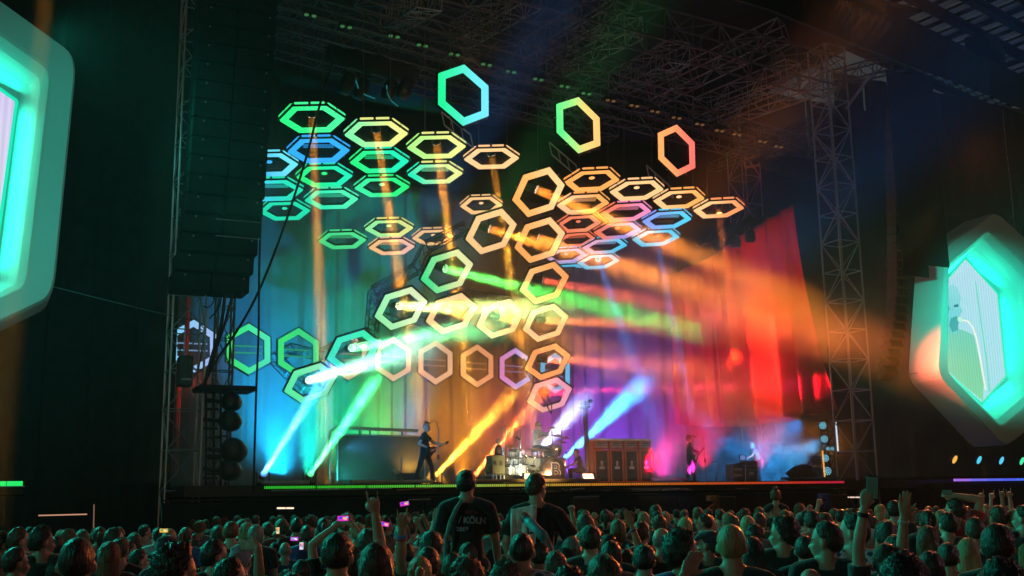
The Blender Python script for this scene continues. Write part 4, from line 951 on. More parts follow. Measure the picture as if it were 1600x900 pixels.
def text(body, size, loc, m, parent, c1, q, ext=.003, name='lettering', bold=.0, sx_=1.0):
    cu = bpy.data.curves.new(name, 'FONT'); cu.body = body; cu.size = size; cu.extrude = ext; cu.align_x = 'CENTER'; cu.align_y = 'CENTER'; cu.offset = bold
    cu.materials.append(M[m]); _t = bpy.data.objects.new('tmp', cu); C.objects.link(_t); cu = bpy.data.meshes.new_from_object(_t.evaluated_get(bpy.context.evaluated_depsgraph_get())); bpy.data.objects.remove(_t); cu.name = name; cu.materials.clear(); cu.materials.append(M[m]); o = link(name, cu, parent, Matrix.Translation(loc) @ q.to_matrix().to_4x4() @ Matrix.Diagonal((sx_, 1, 1, 1))); col(o, c1); return o
QF = Quaternion((1, 0, 0), rad(90))
text('B', .66, V((bp.x+.06, fy-.022, bp.z)), 'paint', bd, (.75, .75, .72), QF, bold=.022)
text('B', .62, V((bp.x+.06, fy-.034, bp.z)), 'plast', bd, (.02, .02, .02), QF, bold=.002)
CR = (.55, .50, .38); BLt = (.62, .68, .72)
drum(803, 722, yk+.1, .24, .30, rad(12), BLt, 'snare', 0); drum(812, 735, yk-.3, .26, .34, 0, BLt, 'floor_tom'); drum(798, 736, yk-.2, .22, .28, 0, BLt, 'floor_tom')
drum(835, 724, yk+.15, .26, .42, rad(8), CR, 'tom'); drum(822, 718, yk+.3, .2, .3, rad(14), CR, 'tom')
drum(865, 704, yk-.1, .24, .26, rad(22), (.05, .05, .055), 'tom', rad(-15)); drum(873, 724, yk+.3, .24, .34, rad(5), (.30, .2, .3), 'tom'); drum(800, 708, yk+.4, .14, .18, rad(20), CR, 'tom'); drum(809, 706, yk+.5, .12, .18, rad(20), CR, 'tom')
def cymbal(px, py, y, r, base_px, tilt=.06, base_py=750, c1=(.55, .42, .2)):
    p = Py(px, py, y); b_ = V((Py(base_px, 745, y).x, y, RZ)); q = Quaternion((1, 0, 0), tilt)
    st = bar('cymbal_stand', b_, V((b_.x, y, p.z-.05)), .022, 'chrome', kit, 'rod')
    for k in range(3):
        a = k*2.09+.4; bar('stand_foot', b_+V((0, 0, .35)), b_+V((math.cos(a)*.3, math.sin(a)*.3, .02)), .014, 'chrome', kit)
    if abs(p.x-b_.x) > .05: bar('boom_arm', V((b_.x, y, p.z-.06)), p, .014, 'chrome', kit)
    g = MB(); g.lathe([(.03, .05), (.06, .035), (.09, .02), (r*.6, .008), (r, -.012), (r, -.016), (.09, .012)], p, q, 28); piece('cymbal', g, M['brass'], kit, True)
M['brass'] = solid('cymbal_brass', (.70, .52, .26), .28, 1, bump=.05)
cymbal(790, 667, yk-.2, .32, 790); cymbal(814, 667.5, yk+.1, .36, 814); cymbal(863, 669, yk+.2, .24, 864, .1); cymbal(880, 668.5, yk, .26, 879, -.1)
cymbal(840, 702, yk-.2, .36, 846, .2); cymbal(800, 697, yk+.5, .2, 803, .2); cymbal(876, 690, yk+.4, .2, 879, .25); cymbal(872, 681, yk+.5, .18, 879, .3); cymbal(884, 684, yk+.2, .16, 879, .2)
for (a, b_) in [((786,740),(786,668)), ((808,745),(812,690)), ((845,745),(845,700))]:
    bar('hardware_pole', Py(*a, yk-.25), Py(*b_, yk-.25), .018, 'chrome', kit)
for k in range(7):
    x = 790+k*13; bar('hardware_clamp', Py(x, 727+3*(k % 3), yk-.3), Py(x+8, 725+3*(k % 2), yk-.3), .02, 'chrome', kit)
g = MB(); g.tube([Py(805, 690, yk), Py(806, 684, yk), Py(810, 681, yk)], .012, 6); piece('microphone_arm', g, 'plast', kit); piece('microphone', MB().capsule(Py(806, 683, yk), Py(811, 686, yk), .03, .04), 'plast', kit)
for (x, y) in [(796,715),(820,712),(846,712),(858,695),(884,706)]:
    piece('microphone', MB().capsule(Py(x, y, yk-.3), Py(x+2, y+3, yk-.3), .02, .03), 'plast', kit, True)
# ------------------------------------------------------------------ right side of the stage
yr = 4.5
t = thing('effects_rack', Py(1154, 745, yr), 'blue-lit open effects rack with bright little units right of the guitarist', 'equipment rack')
lbl_box('cabinet', 1146, 725, 1161, 751, yr, .5, 'paint', '', '', .02, (.12, .14, .2), t)
for k in range(5): lbl_box('rack_unit', 1148, 727+4.6*k, 1160, 730.5+4.6*k, yr-.02, .03, 'paint', '', '', .005, (.55, .55, .5) if k % 2 else (.1, .1, .14), t)
t = thing('laptop', Py(1160, 724, yr), 'open laptop with a bright screen on the effects rack', 'laptop')
lbl_box('base', 1155, 723.5, 1165, 725, yr-.1, .3, 'plast', '', '', .008, parent=t); lbl_box('lid', 1155.5, 710.5, 1166, 719.5, yr+.1, .03, 'plast', '', '', .008, parent=t)
o = lbl_box('screen', 1157, 711.5, 1164.5, 718.5, yr+.08, .01, 'glow', '', '', .004, parent=t); col(o, rgb(120, 150, 220), None, .8)
t = thing('flight_case', Py(1175, 745, yr), 'dark blue flight case with pale edges and a label under the glowing rack', 'flight case')
lbl_box('body', 1165, 728, 1184, 752, yr, .6, 'paint', '', '', .02, (.10, .11, .16), t)
for (a, b_) in [((1165,752),(1165,728)), ((1184,752),(1184,728)), ((1165,728),(1184,728)), ((1165,734),(1184,734))]: bar('edge_trim', Py(*a, yr-.02), Py(*b_, yr-.02), .022, 'alu', t)
lbl_box('label_plate', 1171, 737, 1178, 742, yr-.03, .02, 'paint', '', '', .004, (.6, .6, .6), t); lbl_box('case_lid', 1167, 720, 1184, 727, yr, .5, 'paint', '', '', .02, (.14, .14, .2), t)
t = thing('covered_amplifier', Py(1252, 748, 4), 'low black bulky gear under a cloth at the right of the stage', 'covered gear')
p = Py(1254, 752, 4); p.z = SZ; g = MB()
secs = []
for k in range(9):
    z = k/8; w_ = .62*math.sqrt(max(.02, 1-z**3)); secs.append((p+V((.1*math.sin(k), 0, z*.72)), V((w_*(1+.12*math.sin(k*2)), 0, 0)), V((0, w_*.8, 0))))
g.loft(secs, 24); piece('cloth', g, 'black', t, True)
for k in range(3):
    piece('strap', MB().tube([p+V((-.4+.3*k, -.45, .1)), p+V((-.35+.3*k, -.35, .5)), p+V((-.3+.3*k, 0, .72))], .02, 5), 'plast', t)
t = thing('keyboard_table', Py(1276, 745, 4.5), 'white-framed table with small boxes at the far right of the stage', 'table')
for yy in (714.5, 718.5): bar('tabletop_rail', Py(1267, yy, 4.5), Py(1286, yy, 4.5), .04, 'alu', t)
for x in (1268, 1285): bar('leg', Py(x, 752, 4.5), Py(x, 714, 4.5), .03, 'alu', t)
lbl_box('box', 1269, 722, 1283, 727, 4.6, .3, 'paint', '', '', .01, (.3, .25, .35), t); lbl_box('box', 1270, 730, 1284, 748, 4.6, .4, 'paint', '', '', .02, (.1, .2, .3), t)
# round LED lamps
for k, (x, y, r) in enumerate([(1285.5,665,5.5),(1288,686,5.5),(1289.5,716,5.5),(1292.5,736,6.2),(1293.5,701,2.8),(1300.5,701,2.8)]):
    p = Py(x, y, 3.2); rr = (Py(x+r, y, 3.2)-Py(x-r, y, 3.2)).length/2*.92
    t = thing('round_led_lamp', p, ['topmost','second from top','third from top','lowest','left small','right small'][k]+' blue dotted round LED lamp at the right stage edge', 'LED lamp', 'round LED lamps at the right stage edge')
    q = V((-.62, -.75, 0)).to_track_quat('Z', 'Y')
    piece('housing', MB().lathe([(rr*.5, -.3), (rr*1.05, -.22), (rr*1.12, 0), (rr*1.05, .03)], p, q, 18), 'plast', t)
    g = MB(); 
    for ring, n_ in ((0, 1), (.36, 6), (.72, 12)):
        for j in range(n_):
            a = j*2*math.pi/n_; cpt = p+q @ V((rr*ring*math.cos(a), rr*ring*math.sin(a), .035)); g.lathe([(rr*.14, 0), (rr*.1, .01)], cpt, q, 6)
    o = piece('led', g, 'glow', t, c1=rgb(130, 220, 250), g=1.2); o['kind'] = 'stuff'
for (a, b_, cc, lab) in [((1306,659),(1309.5,707),rgb(225,240,250),'slim white light tube standing at the right stage edge'), ((1285,704),(1289,749),rgb(255,180,80),'slim orange light tube beside the round LED lamps')]:
    t = thing('light_tube', Py(*b_, 2.8), lab, 'light tube'); bar('tube', Py(*a, 2.8), Py(*b_, 2.8), .03, 'glow', t, 'rod', c1=cc, g=1.1); bar('end_cap', Py(*b_, 2.8), Py(b_[0]+.2, b_[1]+3, 2.8), .05, 'plast', t, 'rod')
truss('lamp_stand_truss', Py(1297, 752, 3.6), Py(1292, 655, 3.6), .35, .35, .5, 'thin dark truss stand behind the round LED lamps', None, m='plast', r=.025, rb=.014)
bar('x', Py(1268, 657, 3.6), Py(1310, 655, 3.6), .03, 'steel', None).name = 'cross_pipe'; tag(bpy.data.objects['cross_pipe'], 'thin cross pipe above the round LED lamps', 'pipe')
# dark platform and speaker shape under the curtain
lbl_box('dark_cabinet', 1225, 692, 1258, 708, 9, 1, 'dark', 'dark cabinet in the shadow under the red curtain', 'cabinet')
# lamps hanging at the top of the red curtain
t = thing('follow_spot_truss', Py(1150, 350, 6), 'dark cloth-wrapped bar with three hanging lamps above the red curtain', 'lamp bar')
bar('bar', Py(1092, 385, 6), Py(1188, 345, 6), .05, 'steel', t)
secs = []
for k in range(12):
    u = k/11; c_ = Py(1103+85*u, 378-36*u, 6); secs.append((c_+V((0, 0, .1*math.sin(k*1.7))), V((0, 0, .10+.20*math.sin(math.pi*u))), V((0, .25, 0))))
piece('cloth_wrap', MB().loft(secs, 12), 'scrim', t, True)
for (x, y) in [(1122,382),(1149,377),(1172,369)]:
    p = Py(x, y, 5.8); piece('lamp', MB().lathe([(.1, .3), (.2, .2), (.24, -.1), (.2, -.26)], p, None, 16), 'plast', t, True)
t = thing('follow_spot_truss', Py(1185, 262, 10), 'second cloth-wrapped lamp bar right of the red upright hexagon', 'lamp bar')
secs = []
for k in range(12):
    u = k/11; c_ = Py(1180+92*u, 250+28*u, 9); secs.append((c_+V((0, 0, .08*math.sin(k*1.9))), V((0, 0, .12+.18*math.sin(math.pi*u))), V((0, .25, 0))))
piece('cloth_wrap', MB().loft(secs, 12), 'scrim', t, True)
for (a, b_) in [((1163,250),(1184,243)), ((1164,262),(1186,258)), ((1163,250),(1164,262)), ((1184,243),(1186,258))]: bar('frame_tube', Py(*a, 9), Py(*b_, 9), .05, 'paint', t, c1=(.6, .25, .1))
t = thing('hanging_motor_bar', Py(560, 110, 4), 'black cloth-wrapped bar hanging above the top left hexagons', 'lamp bar')
secs = []
for k in range(14):
    u = k/13; c_ = Py(512+138*u, 82+36*u, 4); secs.append((c_+V((0, 0, .06*math.sin(k*1.9))), V((0, 0, .25+.1*math.sin(math.pi*u))), V((0, .3, 0))))
piece('cloth_wrap', MB().loft(secs, 12), 'black', t, True)
for k, (x, y, l) in enumerate([(545,118,34),(568,126,46),(612,128,40),(636,126,36)]):
    p = Py(x, y, 3.8); piece('hanging_lamp', MB().lathe([(.1, .2), (.22, .1), (.26, -.35), (.2, -.6)], p+V((0, 0, -.1)), Quaternion((0, 1, 0), .35), 16), 'plast', t, True)
for k, (pts) in enumerate([[(556,126),(560,138),(570,148),(586,154)], [(604,133),(606,148),(612,158),(622,166)]]):
    o = piece('bent_tube', MB().tube([Py(x, y, 3.6) for x, y in pts], .025, 6), 'glow', t, c1=rgb(40, 130, 130), g=.6)
# ------------------------------------------------------------------ right wing and left wing strips
for k in range(5):
    A, B_ = Py(1490+24.5*k, 749, -1), Py(1512+24.5*k, 749, -1)
t = thing('wing_led_strip', Py(1490, 749, -1), 'blue-violet LED strip on the right wing stage', 'LED strip')
for k in range(6):
    cc = [(170,110,230),(120,110,240),(95,105,240),(80,100,240),(70,110,240),(70,110,240)][k]
    boxo('tube', (Py(1502.5+24.8*k, 749, -1).x, -1, Py(1502, 750, -1).z), (Py(1514+24.8*k, 749, -1).x-Py(1491+24.8*k, 749, -1).x, .06, .09), 'strip', t, c1=rgb(*cc), g=1.5)
t = thing('wing_led_strip', Py(10, 757, -2), 'short green LED strip at the far left wing', 'LED strip')
for k in range(2):
    boxo('tube', (Py(-3+26*k, 757, -2).x+.0, -2, Py(20, 755.5, -2).z), (Py(39, 757, -2).x-Py(14, 757, -2).x, .06, .11), 'strip', t, c1=rgb(40, 240, 110), g=1.6)
lbl_box('tray', -20, 759, 39, 761.5, -1.98, .1, 'paint', '', '', .01, (.3, .32, .5), t)
lbl_box('wing_deck', -60, 761, 39, 776, -1.9, .8, 'dark', 'dark wing platform under the green LED strip at far left', 'platform')
lbl_box('wing_deck', 1480, 752, 1700, 800, -.9, .8, 'black', 'black wing platform under the blue-violet LED strip at right', 'platform')
for k, (x, cc) in enumerate([(1492,(255,190,80)),(1530,(80,210,240)),(1565,(90,200,235)),(1597,(80,230,170))]):
    p = Py(x, 718+k*.8, 1); t = thing('wing_spot', p, ordn(k)+' small oblong light from the left above the blue wing strip', 'wing spot', 'small lights on the right wing')
    q = Quaternion((0, 1, 0), rad(42)); piece('lens', MB().ell(p, (.09, .04, .20), q, 12, 8), 'glow', t, c1=rgb(*cc), g=1.1); piece('housing', MB().rbox(p+V((0, .12, 0)), (.24, .2, .34), .04, q), 'plast', t)
# light bars seen in the pit
t = thing('pit_lamp', Py(446, 793, -.8), 'warm white two-part strip lamp on the black stage front', 'strip lamp')
for (x0, x1) in ((433,446),(447.5,459)): bar('tube', Py(x0, 794, -.3), Py(x1, 794, -.3), .022, 'glow', t, c1=(1, .72, .5), g=1.6)
lbl_box('tray', 431, 790, 461, 797, -.28, .06, 'plast', '', '', .01, parent=t)
t = thing('pit_lamp', Py(1333, 777, -.8), 'warm white dashed strip lamp right of the stage front', 'strip lamp')
for k in range(3): bar('tube', Py(1319+9*k, 777, -.8), Py(1326+9*k, 777, -.8), .022, 'glow', t, c1=(1, .72, .6), g=1.0)
lbl_box('tray', 1317, 774, 1346, 779, -.76, .06, 'plast', '', '', .01, parent=t)
t = thing('pit_lamp', Py(100, 804, -4), 'thin dim copper-coloured light line at the far left of the pit', 'strip lamp')
bar('tube', Py(60, 805.5, -4), Py(136, 803.5, -4), .014, 'glow', t, c1=(.75, .36, .22), g=.8); bar('post', Py(147, 788, -4), Py(146, 835, -4), .014, 'glow', t, c1=(.4, .2, .12), g=.5)
t = thing('pit_rail', Py(650, 780, -.6), 'thin pale rail on the stage front behind the raised phones', 'rail'); bar('tube', Py(638, 781, -.6), Py(673, 780, -.6), .02, 'alu', t); 
t = thing('pit_rail', Py(910, 776, -.6), 'thin pinkish rail with a dark box right of the shoulder riders', 'rail'); bar('tube', Py(896, 777, -.6), Py(936, 775.5, -.6), .02, 'alu', t); lbl_box('box', 897, 778, 936, 800, -.55, .3, 'paint', '', '', .02, (.05, .03, .03), t)
# pit equipment stands
for (x, y, cc, lab) in [(1115, 775, (.45, .25, .10), 'tan tripod head on a folding support in the pit'), (1290, 772, (.06, .15, .6), 'blue tripod head on a folding support in the pit')]:
    t = thing('pit_tripod', Py(x, 800, -1.5), lab, 'tripod')
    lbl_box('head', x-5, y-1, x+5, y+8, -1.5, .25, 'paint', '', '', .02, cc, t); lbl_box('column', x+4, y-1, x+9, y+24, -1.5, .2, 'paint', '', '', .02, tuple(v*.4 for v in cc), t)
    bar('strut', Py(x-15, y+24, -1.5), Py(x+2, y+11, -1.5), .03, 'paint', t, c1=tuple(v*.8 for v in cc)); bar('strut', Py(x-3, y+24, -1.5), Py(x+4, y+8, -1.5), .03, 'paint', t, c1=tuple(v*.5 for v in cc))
    lbl_box('box', x+10, y, x+35, y+24, -1.4, .4, 'plast', '', '', .02, parent=t)
# crowd barrier
bx0, bx1 = Py(150, 815, -2.6).x, Py(1500, 800, -2.6).x; n = 16
for k in range(n):
    xA = bx0+(bx1-bx0)*k/n; xB = bx0+(bx1-bx0)*(k+1)/n-.05
    t = thing('crowd_barrier', (xA, -2.6, 0), ordn(k)+' section from the left of the steel crowd barrier before the stage', 'crowd barrier', 'crowd barrier sections')
    bar('top_rail', (xA, -2.6, 1.18), (xB, -2.6, 1.18), .022, 'alu', t); boxo('panel', ((xA+xB)/2, -2.6, .6), (xB-xA-.06, .02, 1.05), 'dark', t)
    for x in (xA+.02, xB-.02): bar('post', (x, -2.6, 0), (x, -2.6, 1.18), .022, 'alu', t)
# cable clutter under the lip
for k in range(34):
    x = rnd.uniform(425, 1310); l = rnd.uniform(4, 26); p = Py(x, 764+rnd.uniform(-2, 3), -.35)
    if k == 0: tC = thing('lip_hardware', p, 'row of small clamps, pipes and cables under the stage LED strip', 'hardware')
    bar('pipe', p, Py(x+l, p and 764+rnd.uniform(-2, 3), -.35), rnd.uniform(.012, .03), rnd.choice(['alu', 'steel', 'steel', 'dark']), tC)
bar('pipe', Py(424, 767, -.4), Py(482, 766, -.4), .022, 'alu', tC); bar('pipe', Py(485, 766, -.4), Py(612, 763.5, -.4), .02, 'alu', tC); bar('pipe', Py(620, 766, -.4), Py(675, 762.5, -.4), .02, 'paint', tC, c1=(.6, .2, .1))
# ------------------------------------------------------------------ roof edge fabric and stadium roof
def pnl(name, quad, m, parent, th=.0):
    g = MB(); g.add(quad, [(0, 1, 2, 3)]); o = piece(name, g, m, parent)
    if th: so = o.modifiers.new('thickness', 'SOLIDIFY'); so.thickness = th
    return o
t = thing('roof_edge_cloth', Py(1400, 80, -2), 'wide black fabric band along the front edge of the stage roof', 'roof fabric')
top = [(780,-190),(1180,-75),(1330,-6),(1400,28),(1500,74),(1600,118),(1720,170)]; bot = [(780,-110),(1200,14),(1310,60),(1400,96),(1490,128),(1600,172),(1720,225)]
for k in range(len(top)-1):
    n_ = 6
    for j in range(n_):
        f = lambda L, u: (L[k][0]+(L[k+1][0]-L[k][0])*u, L[k][1]+(L[k+1][1]-L[k][1])*u)
        pnl('fabric_panel', [Py(*f(bot, j/n_), -2.5), Py(*f(bot, (j+1)/n_), -2.5), Py(*f(top, (j+1)/n_), -3.4-.1*(j % 2)), Py(*f(top, j/n_), -3.4-.1*(j % 2))], 'black', t, .02)
bar('edge_tube', Py(1200, 15, -2.6), Py(1430, 108, -2.6), .035, 'steel', t); bar('edge_tube', Py(1430, 108, -2.6), Py(1720, 226, -2.6), .03, 'steel', t); bar('edge_tube', Py(900, -75, -2.6), Py(1200, 15, -2.6), .03, 'steel', t)
for k in range(15):
    x = 1312+k*5.6; y = -2+k*2.2; ln = [18,30,14,34,40,26,44,30,22,50,26,38,18,44,30][k]
    g = MB(); g.tube([Py(x, y, -3.7), Py(x-1, y+ln*.4, -3.6), Py(x-ln*.28, y+ln*.75, -3.5), Py(x-ln*.5, y+ln, -3.4)], [.05, .06, .04, .01], 6); piece('cloth_fold', g, 'paint', t, True, c1=(.16, .13, .2))
# stadium roof far above and behind: beams with translucent sheets between
TS = thing('stadium_roof', Pd(1500, 40, 75), 'stadium roof of dark beams and pale translucent sheets at the top right corner', 'roof')
ux = (Pd(1600, 95, 75)-Pd(1400, 5, 75)); ux.z = 0; ux.normalize(); zR = Pd(1500, 40, 75).z
# roof plane follows two image directions measured in the photograph
def Rp(px, py): return Pz(px, py, zR)
O = Rp(1375, 10); dA = (Rp(1575, 110)-O).normalized(); dB = (Rp(1480, -38)-O).normalized()
LA, LB = (Rp(1475, 60)-O).length/3.0, (Rp(1480, -38)-O).length/2.2
for i in range(-3, 9):
    for j in range(-2, 5):
        a = O+dA*LA*i+dB*LB*j*1.0
        for h in range(2):
            q0 = a+dA*LA*(h*.5+.05); q1 = a+dA*LA*(h*.5+.42)
            pnl('roof_sheet', [q0+dB*LB*.08, q1+dB*LB*.08, q1+dB*LB*.92, q0+dB*LB*.92], 'sheet', TS)
for i in range(-3, 10): bar('beam', O+dA*LA*i-dB*LB*2, O+dA*LA*i+dB*LB*5, .28 if i % 3 == 0 else .14, 'black', TS)
for i in range(-6, 19): bar('purlin', O+dA*LA*i*.5-dB*LB*2+V((0, 0, -.1)), O+dA*LA*i*.5+dB*LB*5+V((0, 0, -.1)), .09, 'black', TS)
for j in range(-2, 6): bar('rafter', O-dA*LA*3+dB*LB*j+V((0, 0, -.3)), O+dA*LA*9+dB*LB*j+V((0, 0, -.3)), .42, 'black', TS)
t = thing('roof_speaker_cluster', Rp(1542, 60)+V((0, 0, -1.5)), 'dark curved loudspeaker cluster hanging from the stadium roof', 'line array')
for k in range(6):
    p = Rp(1534+5*math.sin(k*.5), 38+7.5*k)+V((0, 0, -1.6)); piece('cabinet', MB().rbox(p, (3.2, 1.6, .8), .1, QZ(.4)), 'black', t)
# dark far stand behind everything on the right
mb = MB(); mb.box((70, 60, 8), (120, 1, 40)); struct('far_stand_wall', mb, 'black')
# ------------------------------------------------------------------ people
def remesh(mb, voxel, smooth=3, name='body', m='skin', decim=None):
    me = bpy.data.meshes.new('tmp'); me.from_pydata(mb.v, [], mb.f); me.update()
    o = bpy.data.objects.new('tmp', me); C.objects.link(o)
    r = o.modifiers.new('r', 'REMESH'); r.mode = 'VOXEL'; r.voxel_size = voxel; r.adaptivity = 0
    if smooth:
        s = o.modifiers.new('s', 'SMOOTH'); s.factor = .5; s.iterations = smooth
    if decim: d = o.modifiers.new('d', 'DECIMATE'); d.ratio = decim
    dg = bpy.context.evaluated_depsgraph_get(); dg.update()
    out = bpy.data.meshes.new_from_object(o.evaluated_get(dg)); out.name = name
    out.materials.clear(); out.materials.append(M[m]); out.shade_smooth()
    bpy.data.objects.remove(o); bpy.data.meshes.remove(me); return out
BASE = dict(pel=(0, 0, .95), chest=(0, .0, 1.28), neck=(0, -.015, 1.495), head=(0, .02, 1.648),
            sl=(-.185, -.01, 1.44), sr=(.185, -.01, 1.44), el=(-.24, -.02, 1.15), er=(.24, -.02, 1.15), wl=(-.22, .12, .93), wr=(.22, .12, .93),
            hl=(-.095, 0, .92), hr=(.095, 0, .92), kl=(-.11, .03, .5), kr=(.11, .03, .5), al=(-.12, 0, .09), ar=(.12, 0, .09), yaw=0, pitch=0, roll=0, girth=1.0)
def pose(**k):
    d = dict(BASE); d.update(k); return {a: (V(b) if isinstance(b, tuple) else b) for a, b in d.items()}
def hq(P): return Quaternion((0, 0, 1), -rad(P['yaw'])) @ Quaternion((1, 0, 0), rad(P['pitch'])) @ Quaternion((0, 1, 0), rad(P['roll']))
HSC = 1.06
def headfr(P):
    q = hq(P); c = P['head']; return lambda v: c+q @ (V(v)*HSC), q
def p_head(mb, P):
    f, q = headfr(P)
    mb.ell(f((0, -.012, .015)), tuple(HSC*x_ for x_ in (.076, .096, .102)), q, 24, 16)
    mb.ell(f((0, .030, -.055)), tuple(HSC*x_ for x_ in (.056, .062, .062)), q, 18, 12)
    mb.ell(f((0, .058, -.098)), tuple(HSC*x_ for x_ in (.026, .024, .018)), q)
    mb.ell(f((0, .070, .012)), tuple(HSC*x_ for x_ in (.052, .018, .012)), q)
    for s in (-1, 1):
        mb.ell(f((s*.036, .066, -.035)), tuple(HSC*x_ for x_ in (.02, .018, .016)), q); mb.ell(f((s*.081, -.008, -.018)), tuple(HSC*x_ for x_ in (.010, .019, .030)), q @ Quaternion((0, 0, 1), s*.5))
    mb.tube([f((0, .080, .004)), f((0, .096, -.022)), f((0, .112, -.040)), f((0, .094, -.050))], [.007, .010, .015, .010], 8)
    mb.ell(f((0, .090, -.068)), tuple(HSC*x_ for x_ in (.021, .009, .006)), q); mb.ell(f((0, .087, -.079)), tuple(HSC*x_ for x_ in (.018, .009, .006)), q)
    a = P['neck']; mb.tube([a-V((0, 0, .04)), a.lerp(f((0, -.02, -.05)), .5), f((0, -.015, -.045))], [.072, .061, .058], 12)
    for s in ('sl', 'sr'): mb.capsule(a.lerp(f((0, -.02, -.05)), .35), P[s].lerp(a, .35), .042, .05)
def torso_secs(P, lst, infl=0, g=None):
    """lst: (t, rx, ry); t 0 at pelvis .. 1 chest .. 2 neck"""
    g = g or P['girth']; out = []
    pl, c, n = P['pel'], P['chest'], P['neck']; sh = (P['sr']-P['sl']).normalized(); hp_ = (P['hr']-P['hl']).normalized()
    for (t, rx, ry) in lst:
        if t <= 1: p = pl.lerp(c, t) if t >= 0 else pl+(pl-c).normalized()*(-t)*.33
        else: p = c.lerp(n, t-1)
        u = min(1, max(0, t)); sd = hp_.lerp(sh, u).normalized(); up = ((c-pl) if t < 1 else (n-c)).normalized(); fw = up.cross(sd).normalized()
        out.append((p, sd*(rx*g+infl), fw*(ry*g+infl)))
    return out
TB = [(-.35, .12, .10), (-.1, .165, .118), (.2, .16, .11), (.55, .145, .102), (1.0, .172, .118), (1.45, .165, .105), (1.75, .12, .085), (2.0, .062, .058)]
def p_torso(mb, P):
    mb.loft(torso_secs(P, TB), 20)
    for s, e in (('sl', 'chest'), ('sr', 'chest')): mb.capsule(P[s], P[s].lerp(P['neck'], .6), .058, .05)
def p_arm(mb, P, s, hand='relaxed', fine=False):
    S, E_, W_ = P['s'+s], P['e'+s], P['w'+s]
    mb.capsule(S, E_, .054, .041); mb.tube([E_, E_.lerp(W_, .3), W_], [.041, .043, .028], 12); mb.ell(E_, (.041, .041, .041))
    p_hand(mb, E_, W_, hand, -1 if s == 'l' else 1, P.get('palm'+s), fine)
def p_hand(mb, E_, W_, kind, side, palm=None, fine=True):
    d = (W_-E_).normalized() if not isinstance(kind, tuple) else V(kind[1]).normalized(); kind = kind[0] if isinstance(kind, tuple) else kind
    pn = V(palm).normalized() if palm is not None else V((0, 1, 0)); pn = (pn-d*pn.dot(d))
    pn = pn.normalized() if pn.length > .05 else d.orthogonal().normalized(); sd = d.cross(pn).normalized()*side   # sd: toward the thumb
    G = lambda a, b, c: W_+sd*a+d*b+pn*c
    mb.loft([(G(0, -.01, 0), sd*.026, pn*.02), (G(0, .03, 0), sd*.037, pn*.017), (G(-.002, .07, 0), sd*.043, pn*.015), (G(-.002, .093, 0), sd*.038, pn*.011)], 14)
    curl = {'relaxed': (.5, .55, .6, .65), 'open': (.08, .05, .08, .12), 'spread': (.05, .02, .05, .1), 'horns': (.05, 1.5, 1.5, .08), 'point': (.03, 1.5, 1.55, 1.6), 'fist': (1.5, 1.55, 1.6, 1.6), 'grip': (1.0, 1.05, 1.1, 1.15)}[kind]
    L = [(.042, .026, .020), (.046, .029, .021), (.043, .027, .020), (.034, .021, .018)]
    for k in range(4):
        x = .033-k*.0215; a = 0; p = G(x, .088-abs(k-1.3)*.003, 0); r = .0092 if k < 3 else .0080
        fan = ((1.5-k)*.14 if kind in ('spread',) else (1.5-k)*.04); dirb = (d+sd*fan).normalized(); pts = [p-dirb*.015, p]
        for seg, l in enumerate(L[k]):
            a += curl[k]*(.8 if seg == 0 else 1.0 if seg == 1 else .7); dd = dirb*math.cos(a)+pn*math.sin(a); p = p+dd*l; pts.append(p)
        mb.tube(pts, [r*1.05, r*1.05, r, r*.92, r*.75], 8)
    # thumb from the side of the palm
    tc_ = 1.0 if kind in ('horns', 'point', 'fist', 'grip') else .25
    p0 = G(.026, .022, .004); dd = (sd*.75+d*.75).normalized()
    if kind == 'relaxed': tc_ = .5
    p1 = p0+dd*.036; d2 = (dd*(1-tc_*.6)+pn*tc_*.7-sd*.3*tc_+d*.3).normalized(); p2 = p1+d2*.03; d3 = (d2-sd*.6*tc_+d*.1).normalized(); p3 = p2+d3*.024
    mb.tube([p0-dd*.012, p0, p1, p2, p3], [.013, .014, .0125, .011, .008], 8)
def p_legs(mb, P, infl=0, feet=True):
    for s in 'lr':
        H_, K_, A_ = P['h'+s], P['k'+s], P['a'+s]
        mb.tube([H_+(H_-K_).normalized()*.03, H_, H_.lerp(K_, .5), K_], [.07+infl, .088+infl, .072+infl, .052+infl], 14); mb.ell(H_, (.085+infl,)*3); mb.ell(K_, (.053+infl,)*3)
        mb.tube([K_, K_.lerp(A_, .3), A_.lerp(K_, .1), A_], [.052+infl, .055+infl, .036+infl*1.4, .036+infl*1.4], 12)
        if feet:
            ff = P.get('toe'+s, V((0, 1, 0))); ff = V(ff).normalized(); mb.capsule(A_-V((0, 0, .045))-ff*.05, A_-V((0, 0, .055))+ff*.15, .042, .032)
def body(P, hands=('relaxed', 'relaxed'), voxel=.016, fine=False, decim=None, arms='lr', smooth=2):
    mb = MB(); p_head(mb, P); p_torso(mb, P)
    for k, s in enumerate('lr'): p_arm(mb, P, s, hands[k])
    p_legs(mb, P); return remesh(mb, voxel, smooth, 'body', 'skin', decim)
